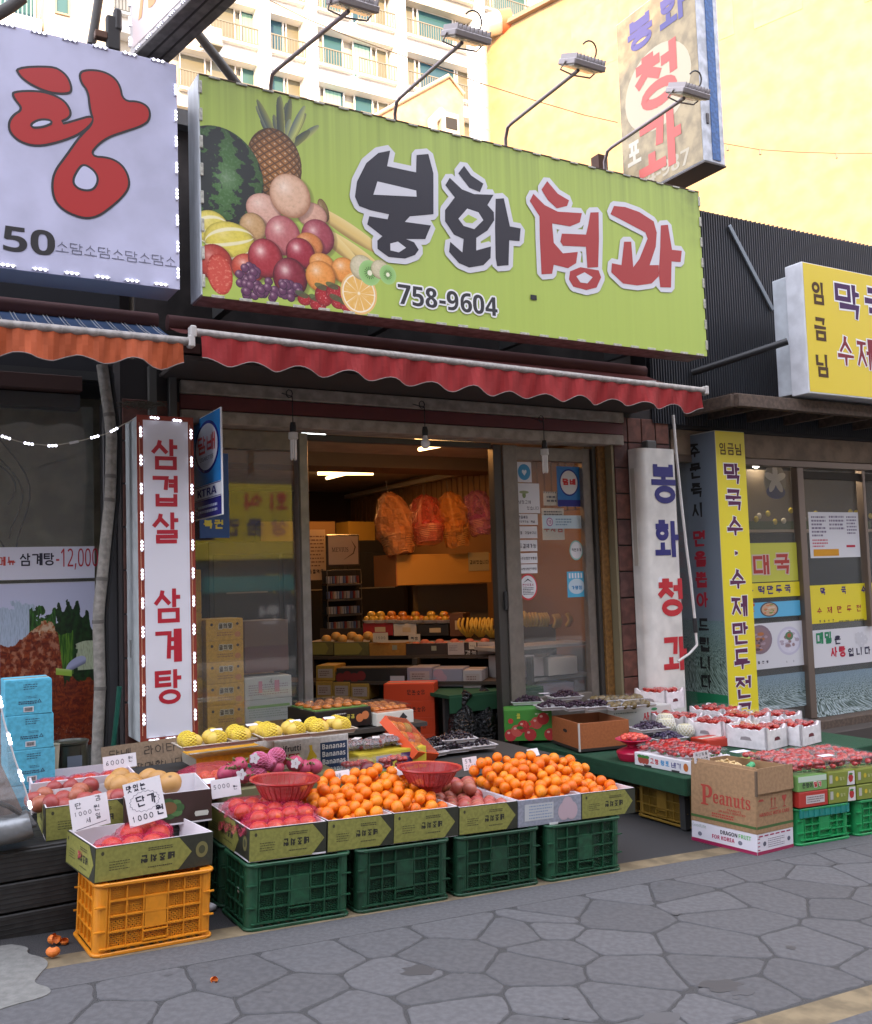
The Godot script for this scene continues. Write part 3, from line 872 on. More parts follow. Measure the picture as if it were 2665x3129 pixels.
func fruit_print() -> ImageTexture:
	var im := Image.create(2048, 674, false, Image.FORMAT_RGB8)
	var nz := FastNoiseLite.new(); nz.frequency = 0.012; nz.seed = 3
	var nf := FastNoiseLite.new(); nf.frequency = 0.06; nf.seed = 9
	for x in 2048:
		var streak := nz.get_noise_2d(x * 2.4, 0) * 0.5 + nf.get_noise_2d(x * 1.3, 7) * 0.25
		for y in 674:
			var soil := clampf(1.0 - y / 330.0, 0.0, 1.0)
			var k := 1.0 - 0.16 * soil * (0.6 + streak) - 0.03 * streak - 0.07 * clampf(1.0 - y / 26.0, 0.0, 1.0)
			var edge := clampf(1.0 - (2047 - x) / 160.0, 0.0, 1.0) * clampf(1.0 - y / 260.0, 0.0, 1.0)
			k -= 0.22 * edge * (0.6 + nz.get_noise_2d(x, y))
			im.set_pixel(x, y, Color(0.655 * k, 0.735 * k, 0.335 * k))
	var ball := func(base: Color, rim: Color, hi: float) -> Callable:
		return func(u: float, v: float, w: float) -> Color:
			var g := clampf(pow(maxf(0.0, 1.0 - W(u + 0.3, v + 0.35).length() / 0.75), 2.0) * hi, 0.0, 0.75)
			var sp := nf.get_noise_2d(u * 150 + base.r * 900.0, v * 420 * (0.4 + w)) * 0.07 + nz.get_noise_2d(u * 300 + base.g * 700.0, v * 300) * 0.10
			var c := rim.lerp(base, smoothstep(0.0, 0.8, w + 0.25 * (v * -0.6 - u * 0.3))).lerp(Color(1, 0.94, 0.88), g)
			c = c.lightened(sp) if sp > 0.0 else c.darkened(-sp)
			c.a = smoothstep(0.0, 0.12, w)
			return c
	# pineapple leaves, body
	var leaf_seed := RandomNumberGenerator.new(); leaf_seed.seed = 5
	for k in 26:
		var a := lerpf(-0.85, 0.85, leaf_seed.randf())
		var l := leaf_seed.randf_range(0.12, 0.33)
		var p := W(2.37, 4.62) + W(sin(a), cos(a)) * l * 0.75
		if p.y > 5.0: p.y = 4.98
		var tone := leaf_seed.randf_range(0.35, 0.62)
		paint_ellipse(im, p.x, p.y, 0.026, l * 0.5, a, func(u: float, v: float, w: float) -> Color: return Color(tone * (0.9 + 0.35 * u), tone * (0.95 + 0.32 * u), tone * 0.66))
	paint_ellipse(im, 2.309, 4.539, 0.197, 0.245, 0.0, func(u: float, v: float, w: float) -> Color:
		var a := asin(clampf(u, -1, 1)) * 2.6; var b := v * 5.0
		var i := fposmod(a + b * 0.9, 1.0) - 0.5; var j := fposmod(a - b * 0.9, 1.0) - 0.5
		var d := maxf(absf(i), absf(j))
		var c := Color(0.64, 0.42, 0.2).lerp(Color(0.34, 0.22, 0.12), smoothstep(0.3, 0.5, d))
		if W(i, j - 0.1).length() < 0.13: c = Color(0.82, 0.72, 0.6)
		return c.darkened(0.5 * (1.0 - w)))
	# watermelon
	paint_ellipse(im, 1.906, 4.364, 0.32, 0.351, 0.12, func(u: float, v: float, w: float) -> Color:
		var a := asin(clampf(u / maxf(0.15, sqrt(1.0 - v * v)), -1, 1))
		var s := sin(a * 6.5 + 1.2 * nz.get_noise_2d(u * 220, v * 420) * 2.0 + nf.get_noise_2d(u * 160, v * 160))
		var c := Color(0.17, 0.19, 0.19).lerp(Color(0.27, 0.42, 0.22), smoothstep(-0.25, 0.05, s))
		c = c.lerp(Color(0.45, 0.55, 0.42), clampf(nf.get_noise_2d(u * 200, v * 200), 0, 1) * smoothstep(0.0, 0.4, s))
		c = c.lerp(Color(0.8, 0.82, 0.8), 0.35 * pow(maxf(0, 1.0 - W(u - 0.2, v + 0.05).length() / 0.35), 1.5))
		c = c.darkened(0.35 * (1.0 - w)); c.a = smoothstep(0.0, 0.08, w)
		return c)
	# bananas
	for k in 4:
		var p: Array = [[2.854, 4.156, 0.306, 0.054, 0.44], [2.768, 4.04, 0.235, 0.054, 0.55], [2.869, 4.029, 0.248, 0.042, 0.45], [2.723, 4.076, 0.281, 0.045, 0.66]][k]
		paint_ellipse(im, p[0], p[1], p[2], p[3], p[4], func(u: float, v: float, w: float) -> Color:
			var c := Color(0.86, 0.74, 0.45).lerp(Color(0.62, 0.5, 0.3), smoothstep(0.1, 1.0, v)).lerp(Color(0.93, 0.87, 0.66), 0.5 * maxf(0, -v))
			c.a = smoothstep(0.0, 0.2, w)
			return c)
	paint_ellipse(im, 2.66, 4.272, 0.038, 0.082, -0.3, ball.call(Color(0.52, 0.42, 0.25), Color(0.34, 0.2, 0.14), 0.3))
	# pale pears, apples, melons, tomatoes, plums, oranges
	for p in [
		[2.225, 4.207, 0.124, 0.108, Color(0.84, 0.66, 0.58), Color(0.62, 0.42, 0.36), 0.6], [2.573, 4.223, 0.113, 0.09, Color(0.82, 0.63, 0.54), Color(0.6, 0.4, 0.34), 0.4],
		[2.417, 4.332, 0.149, 0.154, Color(0.86, 0.70, 0.58), Color(0.62, 0.42, 0.3), 0.7], [2.147, 4.067, 0.095, 0.103, Color(0.76, 0.6, 0.4), Color(0.4, 0.3, 0.2), 0.4],
		[1.86, 4.025, 0.121, 0.113, Color(0.86, 0.8, 0.36), Color(0.6, 0.54, 0.2), 0.3, 1], [1.984, 3.956, 0.169, 0.126, Color(0.86, 0.79, 0.32), Color(0.6, 0.54, 0.2), 0.3, 1],
		[2.358, 4.046, 0.127, 0.138, Color(0.72, 0.40, 0.40), Color(0.5, 0.2, 0.24), 0.8], [2.614, 4.072, 0.123, 0.128, Color(0.62, 0.25, 0.3), Color(0.36, 0.12, 0.17), 0.7],
		[2.546, 4.007, 0.103, 0.089, Color(0.82, 0.5, 0.26), Color(0.55, 0.3, 0.16), 0.4], [1.88, 3.796, 0.121, 0.12, Color(0.68, 0.22, 0.17), Color(0.4, 0.1, 0.1), 0.5],
		[2.108, 3.787, 0.117, 0.098, Color(0.76, 0.27, 0.18), Color(0.45, 0.12, 0.1), 0.7], [2.231, 3.87, 0.124, 0.136, Color(0.64, 0.16, 0.2), Color(0.33, 0.07, 0.1), 0.9],
		[2.482, 3.939, 0.107, 0.11, Color(0.6, 0.13, 0.2), Color(0.3, 0.06, 0.1), 0.9], [2.404, 3.761, 0.125, 0.138, Color(0.5, 0.1, 0.17), Color(0.22, 0.04, 0.08), 0.9],
		[2.636, 3.893, 0.091, 0.072, Color(0.88, 0.58, 0.28), Color(0.62, 0.36, 0.14), 0.4], [2.809, 3.865, 0.101, 0.093, Color(0.9, 0.58, 0.26), Color(0.64, 0.36, 0.12), 0.7], [2.627, 3.798, 0.111, 0.112, Color(0.9, 0.58, 0.26), Color(0.64, 0.36, 0.12), 0.7],
	]:
		paint_ellipse(im, p[0] + 0.012, p[1] - 0.012, p[2] * 1.12, p[3] * 1.1, 0.0, func(u: float, v: float, w: float) -> Color: return Color(0.12, 0.06, 0.05, 0.55 * w))
		paint_ellipse(im, p[0], p[1], p[2], p[3], 0.0, ball.call(p[4], p[5], p[6]))
		if p.size() > 7:
			paint_ellipse(im, p[0], p[1], p[2], p[3], -0.25, func(u: float, v: float, w: float) -> Color:
				var a := v / maxf(0.2, sqrt(1.0 - u * u) )
				return Color(0.92, 0.9, 0.82, 0.75 * smoothstep(0.55, 0.9, sin(a * 8.0))))
	paint_ellipse(im, 1.915, 3.721, 0.085, 0.137, -0.12, func(u: float, v: float, w: float) -> Color:
		var c := Color(0.78, 0.3, 0.24).lerp(Color(0.62, 0.16, 0.12), smoothstep(0.3, 0.9, 1.0 - w))
		return c.lerp(Color(0.88, 0.6, 0.5), 0.6 * smoothstep(0.1, 0.5, nf.get_noise_2d(u * 40, v * 90))))
	# grapes
	for k in 70:
		var gx := leaf_seed.randf(); var lower := k > 26
		var px := lerpf(300, 450, gx) if not lower else lerpf(330, 770, gx)
		var py := lerpf(1260, 1420, leaf_seed.randf()) if not lower else lerpf(1375 + 60 * absf(gx - 0.5), 1520, leaf_seed.randf())
		var gp := W(1.80 + (px - 32.0) * 0.000905, 3.565 + (1490.0 + (px - 32) * 0.135 - py) * 0.00086)
		paint_ellipse(im, gp.x, gp.y, 0.03, 0.03, 0.0, ball.call(Color(0.38, 0.2, 0.33), Color(0.17, 0.08, 0.16), 0.6))
	# strawberries, cut orange, kiwi halves
	for p in [[2.505, 3.623, 0.053, 0.042], [2.602, 3.601, 0.063, 0.051], [2.648, 3.666, 0.068, 0.076], [2.731, 3.693, 0.069, 0.064], [2.756, 3.627, 0.055, 0.043], [2.82, 3.609, 0.051, 0.039]]:
		paint_ellipse(im, p[0], p[1], p[2], p[3], 0.0, func(u: float, v: float, w: float) -> Color:
			return Color(0.68, 0.14, 0.17).lerp(Color(0.9, 0.75, 0.7), 0.8 * smoothstep(0.25, 0.6, nf.get_noise_2d(u * 60 + p[0] * 300, v * 60))).darkened(0.4 * (1.0 - w)))
		paint_ellipse(im, p[0] - 0.02, p[1] + p[3] * 0.8, 0.05, 0.022, 0.3, func(u: float, v: float, w: float) -> Color: return Color(0.3, 0.36, 0.22, 0.8))
	paint_ellipse(im, 2.916, 3.715, 0.142, 0.152, 0.0, func(u: float, v: float, w: float) -> Color:
		var r := sqrt(u * u + v * v); var a := atan2(v, u)
		if r > 0.9: return Color(0.9, 0.72, 0.45)
		if r > 0.83: return Color(0.95, 0.9, 0.8)
		var seg := absf(sin(a * 5.0))
		return Color(0.9, 0.7, 0.36).lerp(Color(0.96, 0.9, 0.78), maxf(smoothstep(0.22, 0.05, seg), maxf(0.5 * nf.get_noise_2d(a * 60, r * 40), smoothstep(0.12, 0.04, r)))))
	for p in [[3.006, 3.874, 0.086, 0.092], [3.15, 3.88, 0.067, 0.071]]:
		paint_ellipse(im, p[0] - 0.06, p[1] + 0.03, p[2] * 1.1, p[3] * 1.0, 0.0, ball.call(Color(0.8, 0.76, 0.62), Color(0.6, 0.54, 0.4), 0.3))
		paint_ellipse(im, p[0], p[1], p[2], p[3], 0.0, func(u: float, v: float, w: float) -> Color:
			var r := sqrt(u * u + v * v)
			if r < 0.22: return Color(0.9, 0.9, 0.78)
			var c := Color(0.45, 0.66, 0.32).lerp(Color(0.62, 0.78, 0.5), r)
			if r < 0.5 and sin(atan2(v, u) * 16.0) > 0.6: c = Color(0.2, 0.24, 0.14)
			return c)
	return ImageTexture.create_from_image(im)

func cut_letters(parent: Node, shapes: Array, m: Material, halo := 0.042, z := 1.0) -> void:   # [outline, holes ...]
	for s in shapes:
		if Geometry2D.is_polygon_clockwise(s[0]): s[0].reverse()
		for off in Geometry2D.offset_polygon(s[0], halo, Geometry2D.JOIN_ROUND):
			if not Geometry2D.is_polygon_clockwise(off): printed(parent, "letter_outline", off, M(0.60, 0.60, 0.64, 0.5), I, z + 0.0012 + 0.0001 * shapes.find(s))
		printed(parent, "letter", s[0], m, I, z + 0.0026 + 0.0001 * shapes.find(s))
		for k in range(1, s.size()): printed(parent, "letter_hole", s[k], M(0.60, 0.60, 0.64, 0.5), I, z + 0.0042)

func shop_front() -> void:
	# the long green sign
	var g := T("shop_sign", "long lime green shop sign printed with fruit, black and red Korean lettering", "sign", Vector3.ZERO)
	var metal := M(0.62, 0.63, 0.66, 0.4, {"mot": "grime", "ms": 2.0})
	P(g, "case", bx(V(4.045, 4.305, 0.875), V(4.48, 1.46, 0.235), 0.004), metal)
	P(g, "side_plate", bx(V(1.797, 4.305, 0.875), V(0.012, 1.47, 0.24)), M(0.55, 0.58, 0.62, 0.35, {"mot": "streak", "ms3": V(3, 0.5, 3)}))
	P(g, "bottom_plate", bx(V(4.045, 3.566, 0.875), V(4.49, 0.012, 0.23)), M(0.30, 0.22, 0.20, 0.7, {"mot": "grime", "ms": 2.0}))
	var fp := MB.new()
	fp.face(V(1.80, 3.562, 0.996), V(6.291, 3.562, 0.996), V(6.291, 5.04, 0.996), V(1.80, 5.04, 0.996), V(0, 0, 1))
	var fm := M(1, 1, 1, 0.45, {"tex": fruit_print()})
	P(g, "printed_face", fp, fm)
	var ink := M(0.014, 0.013, 0.024, 0.5)
	var redink := M(0.36, 0.028, 0.028, 0.5)
	cut_letters(g, [
		[PackedVector2Array([W(3.197, 4.802), W(3.168, 4.68), W(3.407, 4.679), W(3.416, 4.812), W(3.517, 4.84), W(3.555, 4.699), W(3.544, 4.386), W(3.344, 4.338), W(3.3, 4.289), W(3.519, 4.297), W(3.467, 4.186), W(3.304, 4.162), W(3.372, 4.148), W(3.409, 4.097), W(3.377, 4.054), W(3.291, 4.015), W(3.158, 4.008), W(3.07, 4.055), W(3.071, 4.115), W(3.113, 4.154), W(2.994, 4.221), W(3.012, 4.284), W(3.159, 4.285), W(3.172, 4.325), W(3.021, 4.33), W(2.934, 4.345), W(2.904, 4.406), W(2.923, 4.521), W(3, 4.67), W(3.1, 4.765)]),
			PackedVector2Array([W(3.085, 4.551), W(3.402, 4.54), W(3.404, 4.494), W(3.049, 4.447)]), PackedVector2Array([W(3.174, 4.108), W(3.237, 4.132), W(3.302, 4.096), W(3.242, 4.053), W(3.173, 4.058)])],
		[PackedVector2Array([W(3.827, 4.809), W(3.888, 4.745), W(3.997, 4.701), W(3.962, 4.628), W(3.866, 4.646), W(3.773, 4.74)])],
		[PackedVector2Array([W(3.696, 4.691), W(3.655, 4.627), W(3.735, 4.547), W(3.645, 4.434), W(3.642, 4.348), W(3.715, 4.258), W(3.8, 4.237), W(3.785, 4.131), W(3.681, 4.198), W(3.667, 4.119), W(3.751, 4.045), W(3.84, 4.023), W(3.97, 4.059), W(4.037, 4.124), W(4.045, 4.216), W(3.91, 4.165), W(3.914, 4.263), W(4.019, 4.337), W(4.084, 4.427), W(4.083, 4.491), W(4.027, 4.538), W(4.087, 4.629), W(3.91, 4.603), W(3.801, 4.621)]), PackedVector2Array([W(3.759, 4.386), W(3.841, 4.478), W(3.941, 4.465), W(3.983, 4.411), W(3.898, 4.328), W(3.804, 4.338)])],
		[PackedVector2Array([W(4.105, 4.6), W(4.182, 4.618), W(4.229, 4.402), W(4.331, 4.402), W(4.315, 4.298), W(4.218, 4.29), W(4.202, 4.091), W(4.095, 4.069), W(4.084, 4.131), W(4.09, 4.38)])],
	], ink)
	printed(g, "letter_hole", PackedVector2Array([W(3.797, 4.387), W(3.848, 4.432), W(3.929, 4.41), W(3.882, 4.371), W(3.824, 4.366)]), M(0.36, 0.48, 0.085, 0.5), I, 1.0052)
	cut_letters(g, [
		[PackedVector2Array([W(4.609, 4.833), W(4.711, 4.747), W(4.822, 4.712), W(4.799, 4.661), W(4.694, 4.623), W(4.606, 4.678), W(4.549, 4.752)])],
		[PackedVector2Array([W(4.467, 4.704), W(4.429, 4.639), W(4.518, 4.53), W(4.513, 4.348), W(4.515, 4.06), W(4.62, 4.079), W(4.64, 4.155), W(4.782, 4.146), W(4.867, 4.199), W(4.889, 4.295), W(4.737, 4.261), W(4.649, 4.335), W(4.641, 4.492), W(4.821, 4.496), W(4.924, 4.546), W(4.949, 4.627), W(4.703, 4.598), W(4.573, 4.631)])],
		[PackedVector2Array([W(5.039, 4.647), W(5.126, 4.664), W(5.117, 4.439), W(5.095, 4.197), W(4.981, 4.176), W(4.976, 4.35), W(4.74, 4.324), W(4.715, 4.353), W(4.735, 4.423), W(4.982, 4.453), W(5.012, 4.543)])],
		[PackedVector2Array([W(4.801, 4.123), W(4.908, 4.171), W(5.098, 4.171), W(5.121, 4.115), W(5.068, 4.023), W(4.961, 3.989), W(4.826, 4.001), W(4.787, 4.055)]), PackedVector2Array([W(4.862, 4.089), W(4.948, 4.134), W(5.03, 4.103), W(4.974, 4.045), W(4.901, 4.044)])],
		[PackedVector2Array([W(5.294, 4.745), W(5.252, 4.668), W(5.631, 4.571), W(5.651, 4.52), W(5.548, 4.329), W(5.475, 4.248), W(5.466, 4.466), W(5.387, 4.454), W(5.346, 4.248), W(5.243, 4.251), W(5.232, 4.172), W(5.355, 4.093), W(5.511, 4.096), W(5.673, 4.134), W(5.758, 4.207), W(5.765, 4.306), W(5.66, 4.291), W(5.74, 4.462), W(5.76, 4.59), W(5.731, 4.684), W(5.573, 4.739), W(5.416, 4.757)])],
		[PackedVector2Array([W(5.811, 4.661), W(5.895, 4.68), W(5.928, 4.463), W(6.043, 4.471), W(6.022, 4.368), W(5.916, 4.359), W(5.894, 4.126), W(5.769, 4.114), W(5.76, 4.234), W(5.792, 4.47)])],
	], redink)
	latin(g, "758-9604", 3.226, 3.673, 0.858, 0.151, M(0.025, 0.025, 0.03, 0.5), I, 1.0022, true, "Droid Sans", 0.013)
	printed(g, "dash", rect(4.40, 3.845, 0.06, 0.04), M(0.025, 0.025, 0.03), I, 1.0022)
	var clip_m := M(0.50, 0.49, 0.42, 0.5, {"mot": "grime", "ms": 6.0})
	var cm := bx(Vector3.ZERO, V(0.085, 0.02, 0.014), 0.003).mesh()
	for k in 24:
		for top in 2:
			var o := P(g, "clip", cm, clip_m)
			o.position = V(1.9 + k * 0.187, 5.036 if top else 3.566, 1.0)
			if top: o.scale = V(0.9, 0.7, 1)
	for k in 8:
		for sd in 2:
			var o := P(g, "clip", cm, clip_m)
			o.position = V(1.806 if sd == 0 else 6.287, 3.66 + k * 0.185, 1.0)
			o.rotation.z = PI / 2
	P(g, "rusty_top_edge", bx(V(4.045, 5.043, 0.9), V(4.49, 0.008, 0.2)), M(0.10, 0.07, 0.05, 0.9, {"mot": "grime", "ms": 4.0}))
	for x in [2.2, 3.5, 4.8, 6.0]:
		P(g, "bracket", bx(V(x, 4.3, 0.38), V(0.06, 1.2, 0.76)), M(0.05, 0.05, 0.05))
	# its red awning
	awning("red_awning", "faded red awning with scalloped valance and pale bar under the green sign", 1.70, 6.0, 3.47, 0.5, 3.262, 3.20, 1.2, 0.185, 13, M(0.15, 0.024, 0.022, 0.85, {"mot": "streak", "ms3": V(1.7, 0.6, 0.6)}), M(0.27, 0.011, 0.012, 0.85, {"mot": "streak", "ms3": V(2.2, 0.25, 1)}))
	# glass front: fixed pane, opening, sliding door with stickers
	var alu := M(0.21, 0.185, 0.16, 0.4, {"metal": 0.4, "mot": "soft", "ms": 3.0})
	var darkf := M(0.06, 0.055, 0.05, 0.4, {"metal": 0.3})
	var lw := T("shop_window", "fixed left shop window pane with yellow cartons stacked behind it", "window")
	P(lw, "pane", bx(V(2.35, 1.66, -0.02), V(0.90, 2.14, 0.008)), glass(0.05))
	P(lw, "head_rail", bx(V(2.35, 2.79, 0), V(1.0, 0.14, 0.09), 0.004), alu)
	P(lw, "bottom_rail", bx(V(2.35, 0.36, 0), V(0.96, 0.5, 0.08), 0.004), darkf)
	P(lw, "left_stile", bx(V(1.875, 1.68, 0), V(0.05, 2.12, 0.09), 0.004), darkf)
	P(lw, "right_stile", bx(V(2.855, 1.45, 0.0), V(0.085, 2.82, 0.10), 0.005), M(0.25, 0.24, 0.235, 0.35, {"metal": 0.5, "mot": "soft", "ms": 3.0}))
	P(lw, "rail_line", bx(V(2.82, 1.45, 0.052), V(0.012, 2.8, 0.01)), darkf)
	var dr := T("sliding_door", "brown framed glass sliding door covered in notices and stickers", "door")
	P(dr, "pane", bx(V(5.26, 1.62, -0.02), V(0.72, 2.2, 0.008)), glass(0.05))
	P(dr, "left_stile", bx(V(4.69, 1.45, -0.02), V(0.085, 2.80, 0.09), 0.005), darkf)
	P(dr, "left_stile", bx(V(4.815, 1.45, 0.005), V(0.15, 2.80, 0.07), 0.005), alu)
	P(dr, "right_stile", bx(V(5.665, 1.45, 0.005), V(0.09, 2.80, 0.07), 0.005), alu)
	P(dr, "head_rail", bx(V(5.24, 2.78, 0.003), V(0.77, 0.12, 0.065), 0.004), alu)
	P(dr, "bottom_rail", bx(V(5.24, 0.36, 0.003), V(0.77, 0.52, 0.065), 0.004), alu)
	P(dr, "handle", bx(V(4.715, 1.48, 0.035), V(0.03, 0.17, 0.03), 0.008), M(0.02, 0.02, 0.02, 0.4))
	var jb := T("door_frame", "tall brown timber and steel frame at the right end of the shop front", "door frame")
	P(jb, "steel_post", bx(V(5.735, 1.45, 0.01), V(0.04, 2.85, 0.12)), darkf)
	P(jb, "timber_post", bx(V(5.80, 1.45, 0.03), V(0.085, 2.85, 0.14), 0.004), M(0.22, 0.105, 0.025, 0.6, {"mot": "wood", "ms": 2.0}))
	P(jb, "ochre_trim", bx(V(5.858, 1.47, 0.075), V(0.026, 2.95, 0.22)), M(0.18, 0.15, 0.085, 0.7))
	P(jb, "head_rail", bx(V(3.77, 2.838, -0.03), V(1.75, 0.05, 0.06), 0.004), darkf)
	stickers()
	hanging_bulbs()
	# pork belly sign on the left pier
	var pk := T("vertical_sign", "tall white lightbox sign with red Korean lettering and a border of white lights", "sign", V(1.665, 0.69, 0.55), -0.0)
	P(pk, "case", bx(V(0, 1.075, -0.19), V(0.372, 2.15, 0.37), 0.006), M(0.50, 0.54, 0.55, 0.5, {"mot": "soft", "ms": 2.0}))
	P(pk, "frame", bx(V(0, 1.075, -0.004), V(0.376, 2.155, 0.012)), M(0.25, 0.035, 0.02, 0.5))
	printed(pk, "face", rect(-0.15, 0.03, 0.30, 2.09), M(0.68, 0.68, 0.75, 0.4), I, 0.0035)
	lettering(pk, "lettering", "삼겹살", -0.115, 1.28, 0.215, 0.74, 0.125, M(0.42, 0.012, 0.03, 0.5), I, 0.005, {"vertical": true, "gap": 0.13})
	lettering(pk, "lettering", "삼계탕", -0.11, 0.22, 0.215, 0.80, 0.125, M(0.42, 0.012, 0.03, 0.5), I, 0.005, {"vertical": true, "gap": 0.13})
	for sx in [-0.168, 0.168]:
		P(pk, "copper_wire", tb([V(sx - 0.008, 0.05, 0.012), V(sx - 0.006, 1.0, 0.014), V(sx - 0.008, 2.1, 0.012)], 0.0022, 5), M(0.6, 0.32, 0.2, 0.4))
		led_modules(pk, [V(sx, 0.06, 0.012), V(sx, 2.13, 0.012)], 11, I, 0.42)
	led_modules(pk, [V(-0.16, 0.015, 0.012), V(0.17, 0.015, 0.012)], 3, I, 0.62)
	led_modules(pk, [V(-0.15, 2.14, 0.012), V(0.15, 2.12, 0.012)], 2, I, 0.45)
	P(pk, "latch", bx(V(-0.188, 0.6, -0.25), V(0.01, 0.12, 0.02), 0.003), M(0.4, 0.4, 0.4, 0.3, {"metal": 0.8}))
	P(pk, "bracket", bx(V(0.0, 1.6, -0.4), V(0.1, 0.06, 0.1)), M(0.1, 0.1, 0.1))
	# tobacco sign, end on to the street
	var face := Transform3D(Basis(V(0, 0, 1), Vector3.UP, V(-1, 0, 0)), V(1.995, 2.17, 0.06))
	var cg := T("tobacco_sign", "blue and white projecting tobacco shop sign beside the red lettered lightbox", "sign")
	P(cg, "panel", bx(V(2.0, 2.535, 0.385), V(0.012, 0.73, 0.65), 0.002), M(0.75, 0.78, 0.82, 0.3))
	printed(cg, "blue_field", rect(0.006, 0.235, 0.638, 0.488), M(0.03, 0.24, 0.62, 0.25), face, 0.002)
	printed(cg, "navy_field", rect(0.006, 0.006, 0.638, 0.125), M(0.03, 0.03, 0.22, 0.25), face, 0.002)
	printed(cg, "navy_line", rect(0.006, 0.135, 0.638, 0.006), M(0.03, 0.03, 0.22, 0.3), face, 0.002)
	printed(cg, "navy_line", rect(0.006, 0.226, 0.638, 0.006), M(0.03, 0.03, 0.22, 0.3), face, 0.002)
	printed(cg, "ring", disc(0.33, 0.50, 0.29, 0.185, 36), M(0.02, 0.03, 0.22, 0.25), face, 0.003)
	printed(cg, "disc", disc(0.33, 0.50, 0.255, 0.163, 36), M(0.72, 0.74, 0.82, 0.25), face, 0.004)
	lettering(cg, "lettering", "담배", 0.11, 0.45, 0.44, 0.145, 0.13, M(0.55, 0.03, 0.03, 0.4), face, 0.006, {"wide": true, "gap": 0.1})
	latin(cg, "CIGARETTES", 0.17, 0.405, 0.32, 0.028, M(0.05, 0.05, 0.06), face, 0.006, false)
	latin(cg, "KTRA", 0.10, 0.155, 0.45, 0.055, M(0.02, 0.03, 0.16), face, 0.006)
	var sp := MB.new()
	small_print(sp, 0.1, 0.03, 0.45, 0.07, 2, face, 0.0035)
	P(cg, "small_print", sp, M(0.5, 0.55, 0.7))
	var bl := T("blue_sign", "plain blue board half hidden behind the projecting tobacco sign", "sign", V(2.06, 2.08, 0.16))
	P(bl, "panel", bx(V(0.05, 0.27, 0), V(0.22, 0.62, 0.012), 0.002), M(0.01, 0.07, 0.25, 0.3))
	lettering(bl, "lettering", "복권", -0.04, 0.02, 0.16, 0.08, 0.16, M(0.7, 0.6, 0.1), I, 0.008)
	# pale sign on the right pier
	var bs := T("vertical_sign", "dirty white rounded vertical sign with blue and red Korean lettering on the brick pier", "sign", V(6.265, 0.0, 0.20))
	var body := MB.new()
	var prof := PackedVector2Array()
	for k in 9: prof.append(W(-0.23 + 0.07 * (1.0 - cos(k * PI / 16.0)), 0.09 + 0.07 * sin(k * PI / 16.0)))
	for k in 9: prof.append(W(0.16 + 0.07 * sin(k * PI / 16.0), 0.09 + 0.07 * cos(k * PI / 16.0)))
	prof.append(W(0.23, 0.0)); prof.append(W(-0.23, 0.0))
	body.prism(prof, 0.0, 2.45, Transform3D(Basis(Vector3.RIGHT, V(0, 0, 1), Vector3.UP), V(0, 0.38, 0)))
	P(bs, "case", body, M(0.70, 0.68, 0.64, 0.5, {"mot": "soft", "ms": 1.2}))
	var back := Transform3D(Basis(), V(-6.265, 0, -0.2))
	var wide := {"wide": true, "gap": 0.04}
	lettering(bs, "lettering", "봉", 6.135, 2.309, 0.343, 0.402, 0.16, M(0.02, 0.02, 0.16, 0.5), back, 0.3635, wide)
	lettering(bs, "lettering", "화", 6.15, 1.799, 0.33, 0.377, 0.16, M(0.02, 0.02, 0.16, 0.5), back, 0.3635, wide)
	lettering(bs, "lettering", "청", 6.158, 1.268, 0.341, 0.374, 0.16, M(0.48, 0.02, 0.03, 0.5), back, 0.3635, wide)
	lettering(bs, "lettering", "과", 6.188, 0.758, 0.323, 0.347, 0.16, M(0.48, 0.02, 0.03, 0.5), back, 0.3635, wide)
	printed(bs, "round_sticker", disc(-0.05, 1.60, 0.035, 0.045), M(0.75, 0.75, 0.78), I, 0.162)
	P(bs, "top_clamp", bx(V(-0.02, 2.87, 0.06), V(0.12, 0.09, 0.08), 0.01), M(0.07, 0.07, 0.07, 0.5))
	P(bs, "plaster_chip", bx(V(-0.23, 2.2, 0.05), V(0.01, 0.9, 0.05)), M(0.45, 0.42, 0.36))

